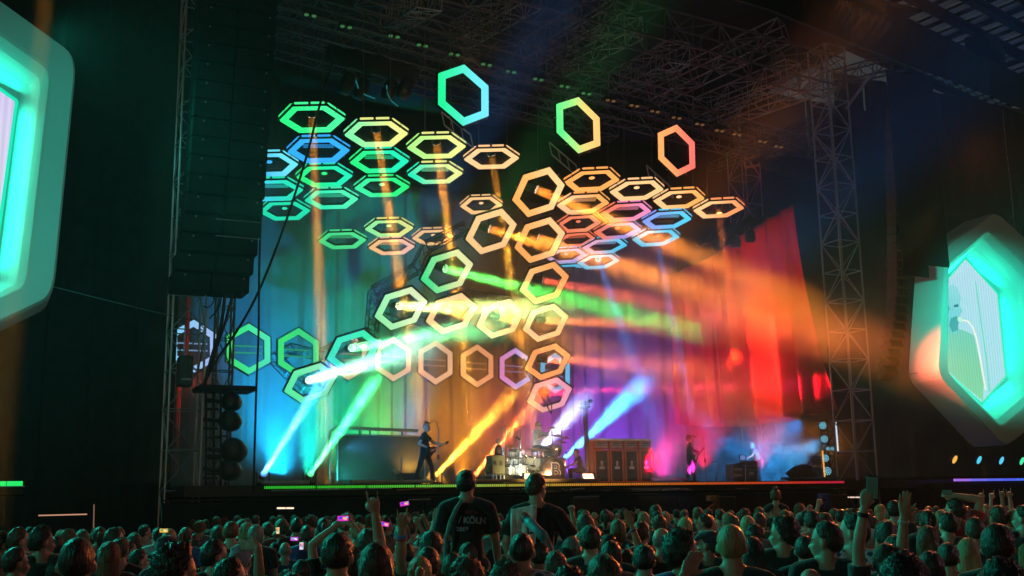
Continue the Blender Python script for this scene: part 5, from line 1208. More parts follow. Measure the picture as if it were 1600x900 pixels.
def shirt(P, sleeve=.55, voxel=.016, infl=.014, low=-.25, neck=1.86):
    mb = MB(); L = [(t, rx, ry) for (t, rx, ry) in TB if low <= t < neck]; L = [(low, .165, .12)]+L
    if neck > 1.75: L.append((neck, .088, .072))
    mb.loft(torso_secs(P, L, infl), 22)
    for s in 'lr':
        S, E_, W_ = P['s'+s], P['e'+s], P['w'+s]; mb.capsule(S, S.lerp(P['neck'], .5), .060+infl, .056+infl)
        if sleeve > 0:
            if sleeve <= 1: mb.tube([S, S.lerp(E_, sleeve)], [.058+infl, .056+infl*1.6], 14)
            else:
                mb.tube([S, E_], [.058+infl, .046+infl*1.2], 14); mb.ell(E_, (.046+infl,)*3); mb.tube([E_, E_.lerp(W_, sleeve-1)], [.046+infl, .036+infl], 14)
    return remesh(mb, voxel, 2, 'shirt', 'cloth')
def trousers(P, voxel=.02, infl=.012):
    mb = MB(); mb.loft(torso_secs(P, [(-.38, .12, .11), (-.1, .165, .12), (.12, .165, .118)], infl), 18); p_legs(mb, P, infl, False); return remesh(mb, voxel, 1, 'trousers', 'cloth')
def hair(style, seed=0, m='hair'):
    """hair in head-local coordinates (+y is the face)"""
    rn = random.Random(seed); mb = MB(); NU, NV = 40, 26; vs = []; K = {}
    T = dict(short=(.013, .006), buzz=(.005, .001), curly=(.030, .016), messy=(.022, .012), bald=(.004, 0), long=(.014, .004), bob=(.020, .005), pony=(.010, .004), bun=(.012, .008), cap=(.014, 0), bowl=(.026, .004), quiff=(.020, .007), hood=(.034, .004))[style]
    def rr(d):
        th, nz = T
        r0 = 1/math.sqrt((d.x/.076)**2+(d.y/.096)**2+(d.z/.102)**2)
        # hairline: how far above/behind the face
        face = d.y*1.0-d.z*.62-.10
        side = .30*abs(d.x)
        lim = {'bald': -.35, 'long': .12, 'bob': .14, 'bowl': .22, 'hood': .42, 'cap': .02}.get(style, .02)
        kk = (lim-face+side*.3)/.18; cover = max(0, min(1, kk*.5+.5))
        if style not in ('long', 'bob', 'hood', 'bowl'):
            zl = .80 if d.y < -.15 else .80+(d.y+.15)*(-.9); cover *= max(0, min(1, 1-(-d.z-zl)/.12))
        if style in ('short', 'buzz', 'quiff', 'messy', 'bald', 'pony', 'bun', 'cap') and abs(d.x) > .72 and d.z < .06:
            e_ = max(0, min(1, (abs(d.x)-.72)/.15))*max(0, min(1, (.06-d.z)/.10))*max(0, min(1, (.30-abs(d.y-.04))/.10)); cover *= 1-e_
        if style == 'bald': cover *= 1 if (d.z < .30) else max(0, 1-(d.z-.30)/.2)
        up = 0
        if style == 'quiff': up = .022*max(0, d.z)*max(0, d.y+.4)
        n_ = mnoise.noise(V((d.x, d.y, d.z))*(6 if style == 'curly' else 4)+V((seed, 0, 0)))+.6*mnoise.noise(V((d.x, d.y, d.z))*13+V((0, seed, 0)))
        return (r0-.012)+cover*(.012+th+nz*n_*1.3+up), cover
    dirs = [V((0, 0, -1))]+[V((math.cos(math.pi*j/NV-math.pi/2)*math.cos(2*math.pi*i/NU), math.cos(math.pi*j/NV-math.pi/2)*math.sin(2*math.pi*i/NU), math.sin(math.pi*j/NV-math.pi/2))) for j in range(1, NV) for i in range(NU)]+[V((0, 0, 1))]
    pts = []
    for d in dirs:
        r, c = rr(d); pts.append(V((0, -.012, .015))+d*r)
    fs = []; TT = len(pts)-1
    for i in range(NU):
        j = (i+1) % NU; fs.append((0, 1+j, 1+i)); fs.append((TT, TT-NU+i, TT-NU+j))
        for k in range(NV-2): fs.append((1+k*NU+i, 1+k*NU+j, 1+(k+1)*NU+j, 1+(k+1)*NU+i))
    mb.add(pts, fs)
    if style in ('long',):
        mb.loft([(V((0, -.045, .06)), V((.078, 0, 0)), V((0, .06, 0))), (V((0, -.055, -.03)), V((.092, 0, 0)), V((0, .055, 0))), (V((0, -.065, -.13)), V((.10, 0, 0)), V((0, .045, 0))), (V((0, -.085, -.24)), V((.095, 0, 0)), V((0, .035, 0))), (V((0, -.09, -.34)), V((.05, 0, 0)), V((0, .02, 0)))], 22)
    if style == 'bob': mb.loft([(V((0, -.03, .05)), V((.085, 0, 0)), V((0, .075, 0))), (V((0, -.035, -.04)), V((.10, 0, 0)), V((0, .075, 0))), (V((0, -.04, -.12)), V((.098, 0, 0)), V((0, .06, 0))), (V((0, -.04, -.145)), V((.08, 0, 0)), V((0, .045, 0)))], 22)
    if style == 'pony': mb.tube([(0, -.10, .05), (0, -.15, .03), (0, -.16, -.06), (0, -.135, -.17)], [.02, .034, .03, .008], 12)
    if style == 'bun': mb.ell((0, -.05, .125), (.045, .045, .04)); mb.ell((.02, -.04, .15), (.02, .02, .02))
    if style == 'cap':
        mb.loft([(V((0, .02, .055)), V((.086, 0, 0)), V((0, .108, 0))), (V((0, -.01, .10)), V((.075, 0, 0)), V((0, .095, 0))), (V((0, -.012, .13)), V((.03, 0, 0)), V((0, .04, 0)))], 22); mb.loft([(V((0, .115, .045)), V((.065, 0, 0)), V((0, .06, .0))), (V((0, .115, .053)), V((.065, 0, 0)), V((0, .06, .0)))], 16)
    if style == 'hood': mb.loft([(V((0, -.03, .02)), V((.10, 0, 0)), V((0, .09, 0))), (V((0, -.03, -.1)), V((.115, 0, 0)), V((0, .10, 0))), (V((0, -.04, -.2)), V((.15, 0, 0)), V((0, .10, 0)))], 20)
    # loose strands that break the outline
    cnt = dict(curly=1500, messy=1100, short=800, quiff=900, buzz=700, long=900, bob=700, pony=600, bun=600, bowl=400, bald=120, cap=0, hood=0)[style]
    LN = dict(curly=.022, messy=.022, short=.011, quiff=.014, buzz=.006, long=.03, bob=.02, pony=.012, bun=.014, bowl=.012, bald=.004)
    for _ in range(cnt):
        d = V((rn.gauss(0, 1), rn.gauss(0, 1)-.2, rn.gauss(0, 1)+.3)).normalized(); r, c = rr(d)
        if c < .6: continue
        p = V((0, -.012, .015))+d*(r-.003); t = V((rn.gauss(0, 1), rn.gauss(0, 1), rn.gauss(0, 1))); t = (t-d*t.dot(d)).normalized()
        if style in ('long', 'bob', 'short', 'bowl', 'pony'): t = (t*.35+(V((0, 0, -1))-d*(-d.z))).normalized() if abs(d.z) < .95 else t
        l = LN[style]*rn.uniform(.5, 1.4); w_ = d.cross(t).normalized()*.0011
        up = rn.uniform(.25, 1.0) if style in ('curly', 'messy', 'buzz', 'quiff') else rn.uniform(.1, .45)
        q1 = p+(d*up+t*.6).normalized()*l*.6; q2 = q1+(d*up*.5+t).normalized()*l*.5
        mb.add([p-w_, p+w_, q1+w_*.7, q1-w_*.7, q2], [(0, 1, 2, 3), (3, 2, 4)])
    return mb.mesh('hair', m, True)
HR = {}
def get_hair(st, sd):
    k = (st, sd)
    if k not in HR: HR[k] = hair(st, sd, 'cloth' if st in ('cap', 'hood') else 'hair')
    return HR[k]
EYE = MB().ell((0, 0, 0), (.011, .007, .006), None, 10, 6).mesh('eye', 'paint'); BROW = MB().tube([(-.018, -.004, -.002), (0, .002, .003), (.018, -.004, -.002)], .0035, 5).mesh('eyebrow', 'hair')
def dress(t, P, bm, hm, sm, tm, skin, hairc, shc, trc, eyes=True, extra=()):
    col(link('body', bm, t, None, True), skin)
    f, q = headfr(P); hm4 = Matrix.Translation(P['head']) @ q.to_matrix().to_4x4() @ Matrix.Scale(HSC, 4)
    hb = link('hair' if hm.materials[0] is M['hair'] else 'headwear', hm, t, hm4, True); col(hb, hairc)
    if sm: col(link('shirt', sm, t, None, True), shc)
    if tm: col(link('trousers', tm, t, None, True), trc)
    if eyes:
        for s in (-1, 1):
            col(link('eye', EYE, t, hm4 @ Matrix.Translation((s*.031, .0835, -.010)), True), (.35, .33, .3)); col(link('eyebrow', BROW, t, hm4 @ Matrix.Translation((s*.031, .090, .016)), True), [x*.5 for x in hairc])
SKN = [(.50, .30, .22), (.42, .25, .18), (.55, .36, .28), (.35, .2, .14), (.48, .30, .23)]
HC = dict(dark=(.03, .02, .014), brown=(.08, .045, .025), light=(.16, .10, .05), blond=(.38, .27, .13), grey=(.22, .21, .20), red=(.16, .045, .015), black=(.008, .007, .007), cap=(.05, .05, .07), lightcap=(.30, .32, .42))
SHC = dict(black=(.012, .012, .013), dark=(.03, .03, .035), navy=(.02, .03, .08), grey=(.18, .18, .19), white=(.6, .6, .6), blue=(.06, .10, .35), red=(.35, .03, .03), teal=(.05, .25, .25), green=(.05, .12, .06))
PB = [pose(), pose(yaw=28, girth=.94, sl=(-.17, -.01, 1.42), sr=(.17, -.01, 1.42)), pose(yaw=-30, girth=1.0), pose(yaw=68, girth=1.0), pose(yaw=-72), pose(pitch=-9, yaw=8, girth=1.08), pose(pitch=10, yaw=-12, girth=.9, sl=(-.165, -.01, 1.42), sr=(.165, -.01, 1.42))]
PBM = [(P, body(P, voxel=.0125), shirt(P, .6, .015), trousers(P, .025)) for P in PB]
def cpose(yaw):
    for lim, i in ((-50, 4), (-18, 2), (4, 0), (16, 5), (45, 1), (200, 3)):
        if yaw < lim: return i
    return 0
REGION = [(0, 150, 'far left of the crowd'), (150, 270, 'below the left truss tower'), (270, 400, 'below the black lamp rack'), (400, 520, 'below the green LED strip end'), (520, 640, 'near the raised phones'), (640, 760, 'below the rider in the lettered shirt'), (760, 880, 'below the rider with the white towel'), (880, 1010, 'before the amplifier stacks'), (1010, 1130, 'before the suited guitarist'), (1130, 1240, 'around the woman on shoulders'), (1240, 1350, 'below the round LED lamps'), (1350, 1440, 'between the two tall raised arms'), (1440, 1530, 'by the orange-lit man'), (1530, 1700, 'far right under the pointing fingers')]
def region(x):
    for a, b_, s in REGION:
        if x < b_: return s
    return REGION[-1][2]
SW = dict(short='short', buzz='cropped', curly='curly', messy='tousled', bald='thinning', long='long', bob='bobbed', pony='ponytailed', bun='bunned', quiff='swept-up', bowl='bowl-cut')
crowd = []
def place_person(px, ytop, wpx, style, yaw, hc, shc, note=None, grp='people in the crowd', P=None, mesh=None, seed=None, extra_h=.0, d=None):
    """stand a person so that the head crown shows at px,ytop with the given width in pixels"""
    thick = dict(curly=.045, messy=.03, bob=.04, bowl=.04, long=.028, hood=.06).get(style, .02)
    d = d or FPX*(.164+thick)/wpx
    top = Pd(px, ytop, d); hgt = top.z
    sc_ = hgt/(1.785+thick*.5)
    if sc_ > 1.14: sc_ = 1.14
    if sc_ < .84: sc_ = .84
    base_z = top.z-sc_*(1.785+thick*.5)
    if shc == 'dark' and note is None: shc = rnd.choice(['dark', 'dark', 'black', 'navy', 'grey', 'white', 'red', 'blue', 'teal', 'green'])
    ang = math.atan2(top.x-C0.x, top.y-C0.y)
    i = cpose(yaw); Pp, bm, sm, tm = PBM[i] if P is None else (P,)+mesh
    mw = Matrix.Translation((top.x, top.y, base_z)) @ Matrix.Rotation(-ang, 4, 'Z') @ Matrix.Scale(sc_, 4)
    lab = note or ''
    t = thing('person', None, lab, 'person', grp, mw=mw)
    dress(t, Pp, bm, get_hair(style, (seed if seed is not None else rnd.randrange(2))), sm, tm, rnd.choice(SKN), HC[hc], SHC[shc], SHC['dark'], eyes=abs(yaw) > 15)
    crowd.append(dict(o=t, x=px, y=ytop, w=wpx, st=style, yaw=yaw, hc=hc, sh=shc, note=note)); return t, mw, Pp
L_ = [
 (5,828,29,'short',60,'dark','dark'),(32,822,29,'short',60,'brown','dark'),(69,820,33,'messy',75,'dark','black'),(108,826,26,'curly',20,'light','dark'),(28,853,36,'short',55,'dark','black'),
 (123,834,58,'buzz',8,'dark','black','big close head with cropped dark hair seen from behind at far left'),(172,843,37,'long',0,'red','dark','person with long reddish hair just right of the big cropped head'),(181,822,27,'short',60,'dark','navy'),(190,838,30,'short',20,'brown','dark'),(204,843,23,'short',75,'dark','dark'),
 (87,874,32,'short',0,'dark','black'),(27,888,36,'bald',0,'grey','dark'),(219,856,29,'short',60,'dark','dark'),(61,889,28,'messy',0,'dark','dark'),(262,835,33,'cap',40,'cap','dark','person in a dark cap left of the big curly head'),
 (280,846,66,'curly',65,'dark','black','big close curly head in profile below the left tower'),(303,833,20,'short',0,'dark','dark'),(338,840,38,'short',62,'dark','black','person with short dark hair and glasses turned right, beside the curly head'),(348,829,21,'short',40,'dark','dark'),(366,827,19,'bald',60,'grey','dark'),
 (382,826,16,'bald',20,'grey','dark'),(400,818,25,'short',0,'grey','dark'),(378,848,37,'cap',30,'lightcap','dark','person in a pale blue cap under the outstretched bare arm'),(363,868,48,'short',65,'dark','black'),(396,864,29,'long',0,'dark','dark'),
 (421,825,21,'short',0,'dark','dark'),(236,847,19,'curly',0,'blond','dark'),(232,879,28,'hood',0,'cap','dark','person in a teal-lit hood at the bottom left'),(449,818,19,'short',0,'dark','dark'),(480,819,23,'short',0,'brown','dark'),
 (501,821,21,'short',0,'brown','dark'),(485,832,23,'short',0,'dark','dark'),(485,849,24,'curly',0,'dark','dark'),(446,845,24,'bald',10,'grey','dark'),(528,829,50,'short',5,'dark','black','big dark head with a hood below, centre-left, phone raised above it'),
 (543,799,17,'short',0,'brown','dark'),(575,823,35,'short',0,'brown','dark'),(601,832,33,'short',0,'light','dark'),(588,843,56,'long',0,'brown','black','big head with long wavy brown hair below the raised phones'),(634,845,30,'short',0,'dark','dark'),
 (448,888,38,'short',0,'brown','dark'),(429,864,23,'curly',0,'light','dark'),(471,873,35,'short',0,'dark','dark'),(674,827,37,'short',5,'dark','dark'),(673,814,17,'short',0,'light','dark'),
 (656,866,43,'pony',0,'blond','dark','blond head with a ponytail left below the lettered shirt'),(707,861,38,'short',0,'brown','dark'),(729,866,56,'messy',0,'brown','dark','big brown head directly below the lettered shirt'),(786,865,29,'short',0,'brown','dark'),(789,874,50,'curly',0,'brown','grey','big head at the bottom edge below the white towel'),
 (815,828,43,'buzz',8,'dark','blue','big cropped head with a blue patterned collar below the white towel'),(845,830,31,'buzz',15,'dark','dark'),(868,858,38,'short',0,'brown','dark'),(914,800,27,'short',0,'brown','dark'),(922,818,35,'short',5,'dark','dark','dark-haired head with strap over the shoulder before the amplifiers'),
 (896,825,23,'short',0,'blond','dark'),(893,836,34,'long',0,'grey','dark','person with long grey hair before the amplifier stacks'),(881,854,33,'short',0,'dark','dark'),(950,833,33,'short',0,'dark','dark'),(954,843,37,'short',0,'dark','dark'),
 (942,868,54,'quiff',-20,'brown','black','big head with a swept fringe at the bottom centre'),(888,882,56,'curly',0,'dark','black','big curly dark head at the bottom edge before the amplifiers'),(985,846,24,'short',0,'dark','dark'),(1006,848,39,'short',10,'dark','dark'),(1034,821,32,'bald',30,'grey','dark','balding grey head left of the big dark curly one'),
 (1002,812,28,'short',40,'brown','red','red-shirted person with one arm folded over the head'),(1024,787,19,'short',0,'brown','dark'),(1030,803,22,'short',0,'brown','navy'),(1067,824,52,'curly',62,'dark','blue','big curly dark head in profile right of centre'),(1071,805,20,'short',0,'brown','dark'),
 (1004,887,36,'short',0,'brown','dark'),(955,808,13,'short',0,'blond','dark'),(942,807,13,'short',0,'light','dark'),(930,812,13,'short',0,'light','dark'),(967,813,14,'short',0,'brown','dark'),
 (1046,803,14,'curly',0,'blond','dark'),(1068,796,14,'short',0,'brown','dark'),(1057,811,12,'short',0,'red','dark'),(1099,801,21,'short',-60,'dark','red','dark-haired face turned left with a red hood behind'),(1108,817,17,'bald',0,'grey','dark'),
 (1104,827,32,'cap',-60,'cap','dark','person in a dark cap turned left'),(1141,814,48,'buzz',-8,'blond','black','big close blond cropped head with an ear showing'),(1124,794,16,'short',-50,'brown','dark'),(1138,798,17,'bald',-20,'grey','dark'),(1163,794,19,'curly',0,'brown','dark'),
 (1186,791,17,'bob',0,'red','dark'),(1159,806,15,'short',0,'dark','dark'),(1171,809,16,'bald',0,'grey','dark'),(1184,805,14,'short',0,'brown','dark'),(1178,818,31,'curly',10,'dark','dark'),
 (1220,804,39,'curly',-62,'dark','black','dark afro head in left profile right of the woman on shoulders'),(1226,795,19,'short',0,'brown','dark'),(1249,786,17,'curly',0,'red','dark'),(1268,795,25,'short',0,'dark','dark'),(1251,800,19,'cap',0,'lightcap','dark'),
 (1287,811,42,'short',-62,'dark','black','big head in left profile with a lit ear right of the cropped head'),(1256,833,36,'buzz',0,'dark','black'),(1265,883,48,'bald',0,'grey','dark','big bald head cut by the bottom edge at the right'),(1286,866,34,'short',-10,'dark','dark'),(1150,886,46,'messy',0,'light','dark','big tousled head at the bottom edge right of centre'),
 (1106,890,36,'hood',0,'cap','dark'),(1175,836,38,'long',0,'black','black'),(1330,799,39,'short',-62,'dark','white','man in left profile wearing a pale blue patterned shirt'),(1384,811,35,'short',-10,'dark','dark'),(1398,833,42,'short',0,'black','dark'),
 (1408,860,76,'messy',-15,'black','black','very big dark head with a light fringe at the bottom right'),(1303,793,17,'short',0,'brown','dark'),(1323,794,14,'short',0,'red','dark'),(1342,794,14,'short',0,'brown','dark'),(1396,780,21,'short',0,'dark','dark'),
 (1390,793,17,'short',0,'light','dark'),(1376,798,15,'curly',0,'red','dark'),(1407,794,16,'long',0,'blond','dark'),(1441,797,22,'curly',0,'brown','dark'),(1450,790,14,'short',0,'dark','dark'),
 (1450,819,37,'bob',40,'brown','teal','woman with bobbed brown hair in a pale top with black straps'),(1478,798,28,'short',-50,'dark','dark','dark face turned left under the orange-lit man'),(1502,794,20,'short',20,'dark','white','short dark hair and a pale patterned shirt below the filming arm'),(1522,806,30,'short',0,'brown','dark'),(1480,846,37,'short',15,'dark','dark'),
 (1511,838,37,'long',0,'blond','dark','person with long straight blond hair at the lower right'),(1556,815,50,'short',15,'dark','black','big dark round head at the right'),(1557,788,26,'short',-20,'brown','dark'),(1574,798,21,'short',-60,'dark','dark'),(1596,788,27,'short',-62,'dark','dark','face turned left at the right edge of the photo'),
 (1563,870,72,'curly',0,'black','black','very big curly head at the bottom right corner'),(1534,795,15,'curly',0,'blond','dark'),(1576,790,16,'curly',0,'red','dark'),(1462,790,13,'short',0,'dark','dark'),(1430,793,12,'short',0,'brown','dark'),(1510,790,15,'short',0,'brown','dark'),(1603,847,30,'long',0,'blond','dark','blond hair cut off by the right edge of the photo'),
 (1018,826,24,'short',0,'dark','dark'),(1090,800,14,'short',0,'brown','dark'),(870,812,22,'short',0,'dark','dark'),(860,806,16,'short',0,'brown','dark'),(885,803,14,'short',0,'dark','dark'),(1085,812,16,'short',0,'dark','dark'),(1200,806,16,'short',0,'dark','dark'),(1312,801,15,'short',0,'dark','dark'),(1354,799,16,'short',0,'brown','dark'),(1364,806,18,'short',0,'dark','dark'),(1420,803,16,'short',0,'brown','dark'),(1545,801,18,'short',0,'brown','dark'),
 (645,822,20,'short',0,'brown','dark'),(620,818,18,'short',0,'dark','dark'),(560,818,18,'short',0,'brown','dark'),(515,812,15,'short',0,'dark','dark'),(465,814,14,'short',0,'dark','dark'),(435,816,14,'short',0,'brown','dark'),(325,828,15,'short',0,'dark','dark'),(250,832,18,'short',0,'dark','dark'),(150,828,20,'short',0,'brown','dark'),
]
for r in L_:
    place_person(*r[:7], note=(r[7] if len(r) > 7 else None))
m, nt_, b = mat_new('patterned_cloth'); tc = nt_.nodes.new('ShaderNodeTexCoord'); v1 = nt_.nodes.new('ShaderNodeTexWave'); v1.inputs['Scale'].default_value = 5.5; v1.bands_direction = 'DIAGONAL'; v1.inputs['Distortion'].default_value = 2; nt_.links.new(tc.outputs['Object'], v1.inputs['Vector'])
mpp = nt_.nodes.new('ShaderNodeMapping'); mpp.inputs['Rotation'].default_value = (0, 1.57, 0); nt_.links.new(tc.outputs['Object'], mpp.inputs[0]); v2 = nt_.nodes.new('ShaderNodeTexWave'); v2.inputs['Scale'].default_value = 5.5; v2.bands_direction = 'DIAGONAL'; nt_.links.new(mpp.outputs[0], v2.inputs['Vector'])
mu = nt_.nodes.new('ShaderNodeMath'); mu.operation = 'MULTIPLY'; nt_.links.new(v1.outputs[1], mu.inputs[0]); nt_.links.new(v2.outputs[1], mu.inputs[1]); cr = nt_.nodes.new('ShaderNodeValToRGB'); cr.color_ramp.elements[0].color = (.55, .62, .8, 1); cr.color_ramp.elements[1].color = (.06, .08, .18, 1); cr.color_ramp.elements[0].position = .2; cr.color_ramp.elements[1].position = .32
nt_.links.new(mu.outputs[0], cr.inputs[0]); nt_.links.new(cr.outputs[0], b.inputs['Base Color']); b.inputs['Roughness'].default_value = .9
for c_ in crowd:
    if c_['note'] and 'patterned' in c_['note']:
        so = [k for k in c_['o'].children if k.name.startswith('shirt')][0]; so.data = so.data.copy(); so.data.materials.clear(); so.data.materials.append(m)
# small heads near the barrier, filling the gaps
for k in range(74):
    x = 300+k*17.6+rnd.uniform(-6, 6); wd = rnd.uniform(12.2, 15.5)
    yb_ = 797+max(0, (900-x))*.018+rnd.uniform(-3, 3); st = rnd.choice(['short', 'short', 'short', 'buzz', 'curly', 'long', 'bob', 'messy'])
    place_person(x, yb_, wd, st, rnd.choice([0, 0, 20, -30]), rnd.choice(['dark', 'brown', 'brown', 'light', 'black', 'red', 'blond']), rnd.choice(['dark', 'black', 'navy', 'grey', 'red']), grp='small far heads near the barrier')
for k in range(76):
    u = (k+.5)/76; x = 8+u*1590+rnd.uniform(-9, 9); wd = rnd.uniform(17, 27)
    yb_ = 779.5+(x-800)*-.0157+3+wd*1.05+rnd.uniform(-5, 5)+max(0, 420-x)*.035; st = rnd.choice(['short', 'short', 'messy', 'curly', 'long', 'bob', 'buzz', 'pony'])
    place_person(x, yb_, wd, st, rnd.choice([0, 0, 0, 12, -12, 30, -40, 60]), rnd.choice(['dark', 'dark', 'brown', 'brown', 'light', 'black', 'red', 'blond']), 'dark')
# ---- people with raised arms: their own meshes
def ik(S, T, l1, l2, hint):
    d = T-S; L = min(d.length, (l1+l2)*.995); dn = d.normalized(); T = S+dn*L
    a = (l1*l1-l2*l2+L*L)/(2*L); h = math.sqrt(max(0, l1*l1-a*a)); hn = (V(hint)-dn*V(hint).dot(dn)).normalized()
    return S+dn*a+hn*h, T
def arms_up(px, ytop, wpx, style, yaw, hc, shc, arms, note, phone=None, body_d=None, sleeve=.6, voxel=.0095, hide_head=False):
    """arms: list of (side, hand px, hand py, hand pose, elbow hint (x,y,z), depth offset)"""
    thick = .02; d = body_d or FPX*(.164+thick)/wpx; top = Pd(px, ytop, d); sc_ = min(1.14, max(.84, top.z/1.795))
    ang = math.atan2(top.x, top.y-C0.y); mw = Matrix.Translation((top.x, top.y, top.z-sc_*1.795)) @ Matrix.Rotation(-ang, 4, 'Z') @ Matrix.Scale(sc_, 4); inv = mw.inverted()
    P = pose(yaw=yaw); hands = ['relaxed', 'relaxed']; out = []
    for (s, hx, hy, hp__, hint, dd) in arms:
        T = inv @ Pd(hx, hy, d+dd); S = P['s'+s]+V((0, 0, .03)); P['s'+s] = S
        E_, W_ = ik(S, T, .30, .27, hint); P['e'+s] = E_; P['w'+s] = W_; hands['lr'.index(s)] = hp__
        P['palm'+s] = V((0, 1, 0)); out.append((s, mw @ W_, (mw @ W_-mw @ E_).normalized()))
    bm = body(P, hands, voxel, smooth=1); sm = shirt(P, sleeve, .015); tm = PBM[0][3]
    place_person(px, ytop, wpx, style, yaw, hc, shc, note=note, P=P, mesh=(bm, sm, tm), d=body_d)
    return out
def phone(p, px_w, label, lit=True, ang=0, tall=False, cols=None):
    """a phone facing the camera; p its centre"""
    n = (C0-p).normalized(); q = n.to_track_quat('Z', 'Y') @ Quaternion((0, 0, 1), ang)
    W_, H_ = (.15, .074) if not tall else (.074, .15); s = px_w; t = thing('phone', p, label, 'phone', 'phones held up')
    px_w *= .62; s = px_w
    mk = lambda w_, h_, th, z, nm, m, c1=None, g=None, c2=None, off=(0, 0): piece(nm, MB().rbox(p+q @ V((off[0], off[1], z)), (w_*s, h_*s, th), min(.006, th*.45), q), m, t, c1=c1, g=g, c2=c2)
    mk(W_, H_, .009, 0, 'casing', 'plast')
    if lit:
        cols = cols or [rgb(90, 190, 230), rgb(230, 60, 200), rgb(60, 60, 230), rgb(255, 190, 120)]
        mk(W_*.92, H_*.86, .002, .0056, 'screen', 'glow', cols[0], .9, cols[1])
        for k, (ox, oy, sz_) in enumerate([(-.2, .1, .3), (.15, -.05, .34), (.32, .2, .2), (0, -.25, .22)]):
            mk(W_*sz_, H_*sz_*1.3, .0015, .0075+.001*k, 'screen_picture', 'glow', cols[(k+1) % 4], 1.1, cols[(k+2) % 4], (W_*s*ox, H_*s*oy))
    else: mk(W_*.93, H_*.9, .002, .0056, 'screen', 'paint', (.2, .35, .33))
    return t
# list of raised arms
o_ = arms_up(524,846,34,'short',0,'dark','black',[('l',524,822,'grip',(-1,0,-.3),0),('r',549,819,'grip',(1,0,-.3),0)],'person holding a phone up with both hands left of the horned hand')
phone(Pd(536,810,8.6), 1.0, 'glowing phone held up in two hands, pink and yellow picture')
o_ = arms_up(552,852,44,'short',10,'brown','dark',[('r',586,794,'horns',(.6,0,-.8),-.1)],'person whose big forearm makes the horn sign left of the phones')
o_ = arms_up(668,852,40,'short',-10,'dark','dark',[('l',627,812,'horns',(-.3,0,-1),-.3)],'person with a blue and red wristband raising a horned hand')
bw = o_[0]; wp = bw[1]-bw[2]*.05
g = MB(); g.tube([wp-bw[2]*.02, wp+bw[2]*.0], .040, 14); o = piece('wristband', g, 'cloth', c1=(.05, .25, .6)); tag(o, 'blue wristband on the horned arm right of the phones', 'wristband')
g = MB(); g.tube([wp-bw[2]*.04, wp-bw[2]*.022], .041, 14); o = piece('wristband', g, 'cloth', c1=(.5, .05, .08)); tag(o, 'red wristband just under the blue one', 'wristband')
o_ = arms_up(655,842,24,'short',0,'brown','dark',[('r',648,799,'grip',(.8,0,-.3),0)],'person filming with a phone left of the lettered shirt')
phone(Pd(632,787,13.2)+V((0,0,0)), 1.25, 'glowing pink phone raised highest left of the lettered shirt', ang=.15)
o_ = arms_up(664,838,24,'short',0,'brown','dark',[('r',658,796,'horns',(.5,0,-.4),.1)],'person making a small horn sign beside the highest phone')
o_ = arms_up(693,842,26,'short',0,'brown','teal',[('l',680,806,'open',(-.8,0,-.6),0)],'person with a half-open raised hand at the lettered shirt')
o_ = arms_up(612,842,26,'short',0,'dark','dark',[('l',588,822,'grip',(-.8,0,-.6),0)],'person holding the lower pink phone')
phone(Pd(601,819,12.0), 1.15, 'glowing pink phone just below the horned hand', ang=-.2, cols=[rgb(250,120,90), rgb(230,60,200), rgb(90,80,230), rgb(255,190,160)])
o_ = arms_up(430,846,22,'short',0,'dark','dark',[('r',437,838,'grip',(.8,0,-.6),0)],'person holding a small orange phone at the left')
phone(Pd(434,829,14), 1.0, 'small orange glowing phone at the left', tall=True, cols=[rgb(255,160,70), rgb(255,220,150), rgb(200,90,40), rgb(120,200,200)])
phone(Pd(460,842,13.5), 1.1, 'small blue and pink phone low at the left', cols=[rgb(80,90,230), rgb(220,80,220), rgb(90,190,230), rgb(255,255,255)])
phone(Pd(256,829,11.5), 1.0, 'small green and amber phone above the dark cap', cols=[rgb(60,180,150), rgb(240,180,70), rgb(60,180,90), rgb(250,220,150)])
phone(Pd(471,853,11), .9, 'tiny white-edged phone among the left heads', tall=True, cols=[rgb(255,150,120), rgb(230,230,250), rgb(230,80,80), rgb(120,140,220)])
o_ = arms_up(455,892,44,'short',-30,'brown','dark',[('l',403,850,('open', -1*R+U*.12),(-.2,0,-1),-.2)],'person stretching a bare arm flat over the pale cap')
o_ = arms_up(935,826,24,'short',0,'brown','dark',[('r',900,794,'fist',(1,0,.5),0),('l',893,800,'fist',(-1,0,-.4),.1)],'person with both forearms crossed overhead right of the riders')
o_ = arms_up(928,836,24,'short',0,'brown','teal',[('l',921,816,'spread',(-.6,0,-.8),0)],'person showing a teal-lit spread hand before the amplifiers')
o_ = arms_up(972,830,18,'short',0,'brown','grey',[('l',965,798,'point',(-.6,0,-.8),0)],'person pointing one finger up, left of the two pointing ones')
o_ = arms_up(990,824,18,'short',0,'brown','dark',[('r',997,795,'point',(.6,0,-.8),0)],'person pointing one finger up, right of the two pointing ones')
o_ = arms_up(978,856,32,'short',0,'dark','dark',[('r',985,812,'open',(.6,.2,-.8),0)],'person with a flat raised hand lit teal on one side')
bw = o_[0]; wp = bw[1]-bw[2]*.04; g = MB(); g.tube([wp-bw[2]*.008, wp+bw[2]*.008], .036, 14); o = piece('bracelet', g, 'cloth', c1=(.05, .05, .2)); tag(o, 'dark bracelet on the flat raised hand', 'bracelet')
o_ = arms_up(1288,812,20,'short',0,'brown','dark',[('l',1279,785,'fist',(-.9,0,.1),0)],'person raising a red-lit fist by the blue tripod')
o_ = arms_up(1266,806,16,'short',0,'brown','red',[('l',1262,795,'fist',(-.9,0,.1),0)],'person in red with a half-raised hand by the blue tripod')
o_ = arms_up(1383,846,46,'short',0,'dark','dark',[('l',1351,789,'grip',(-.5,0,-1),0)],'person raising a long bare arm with a watch and a big phone')
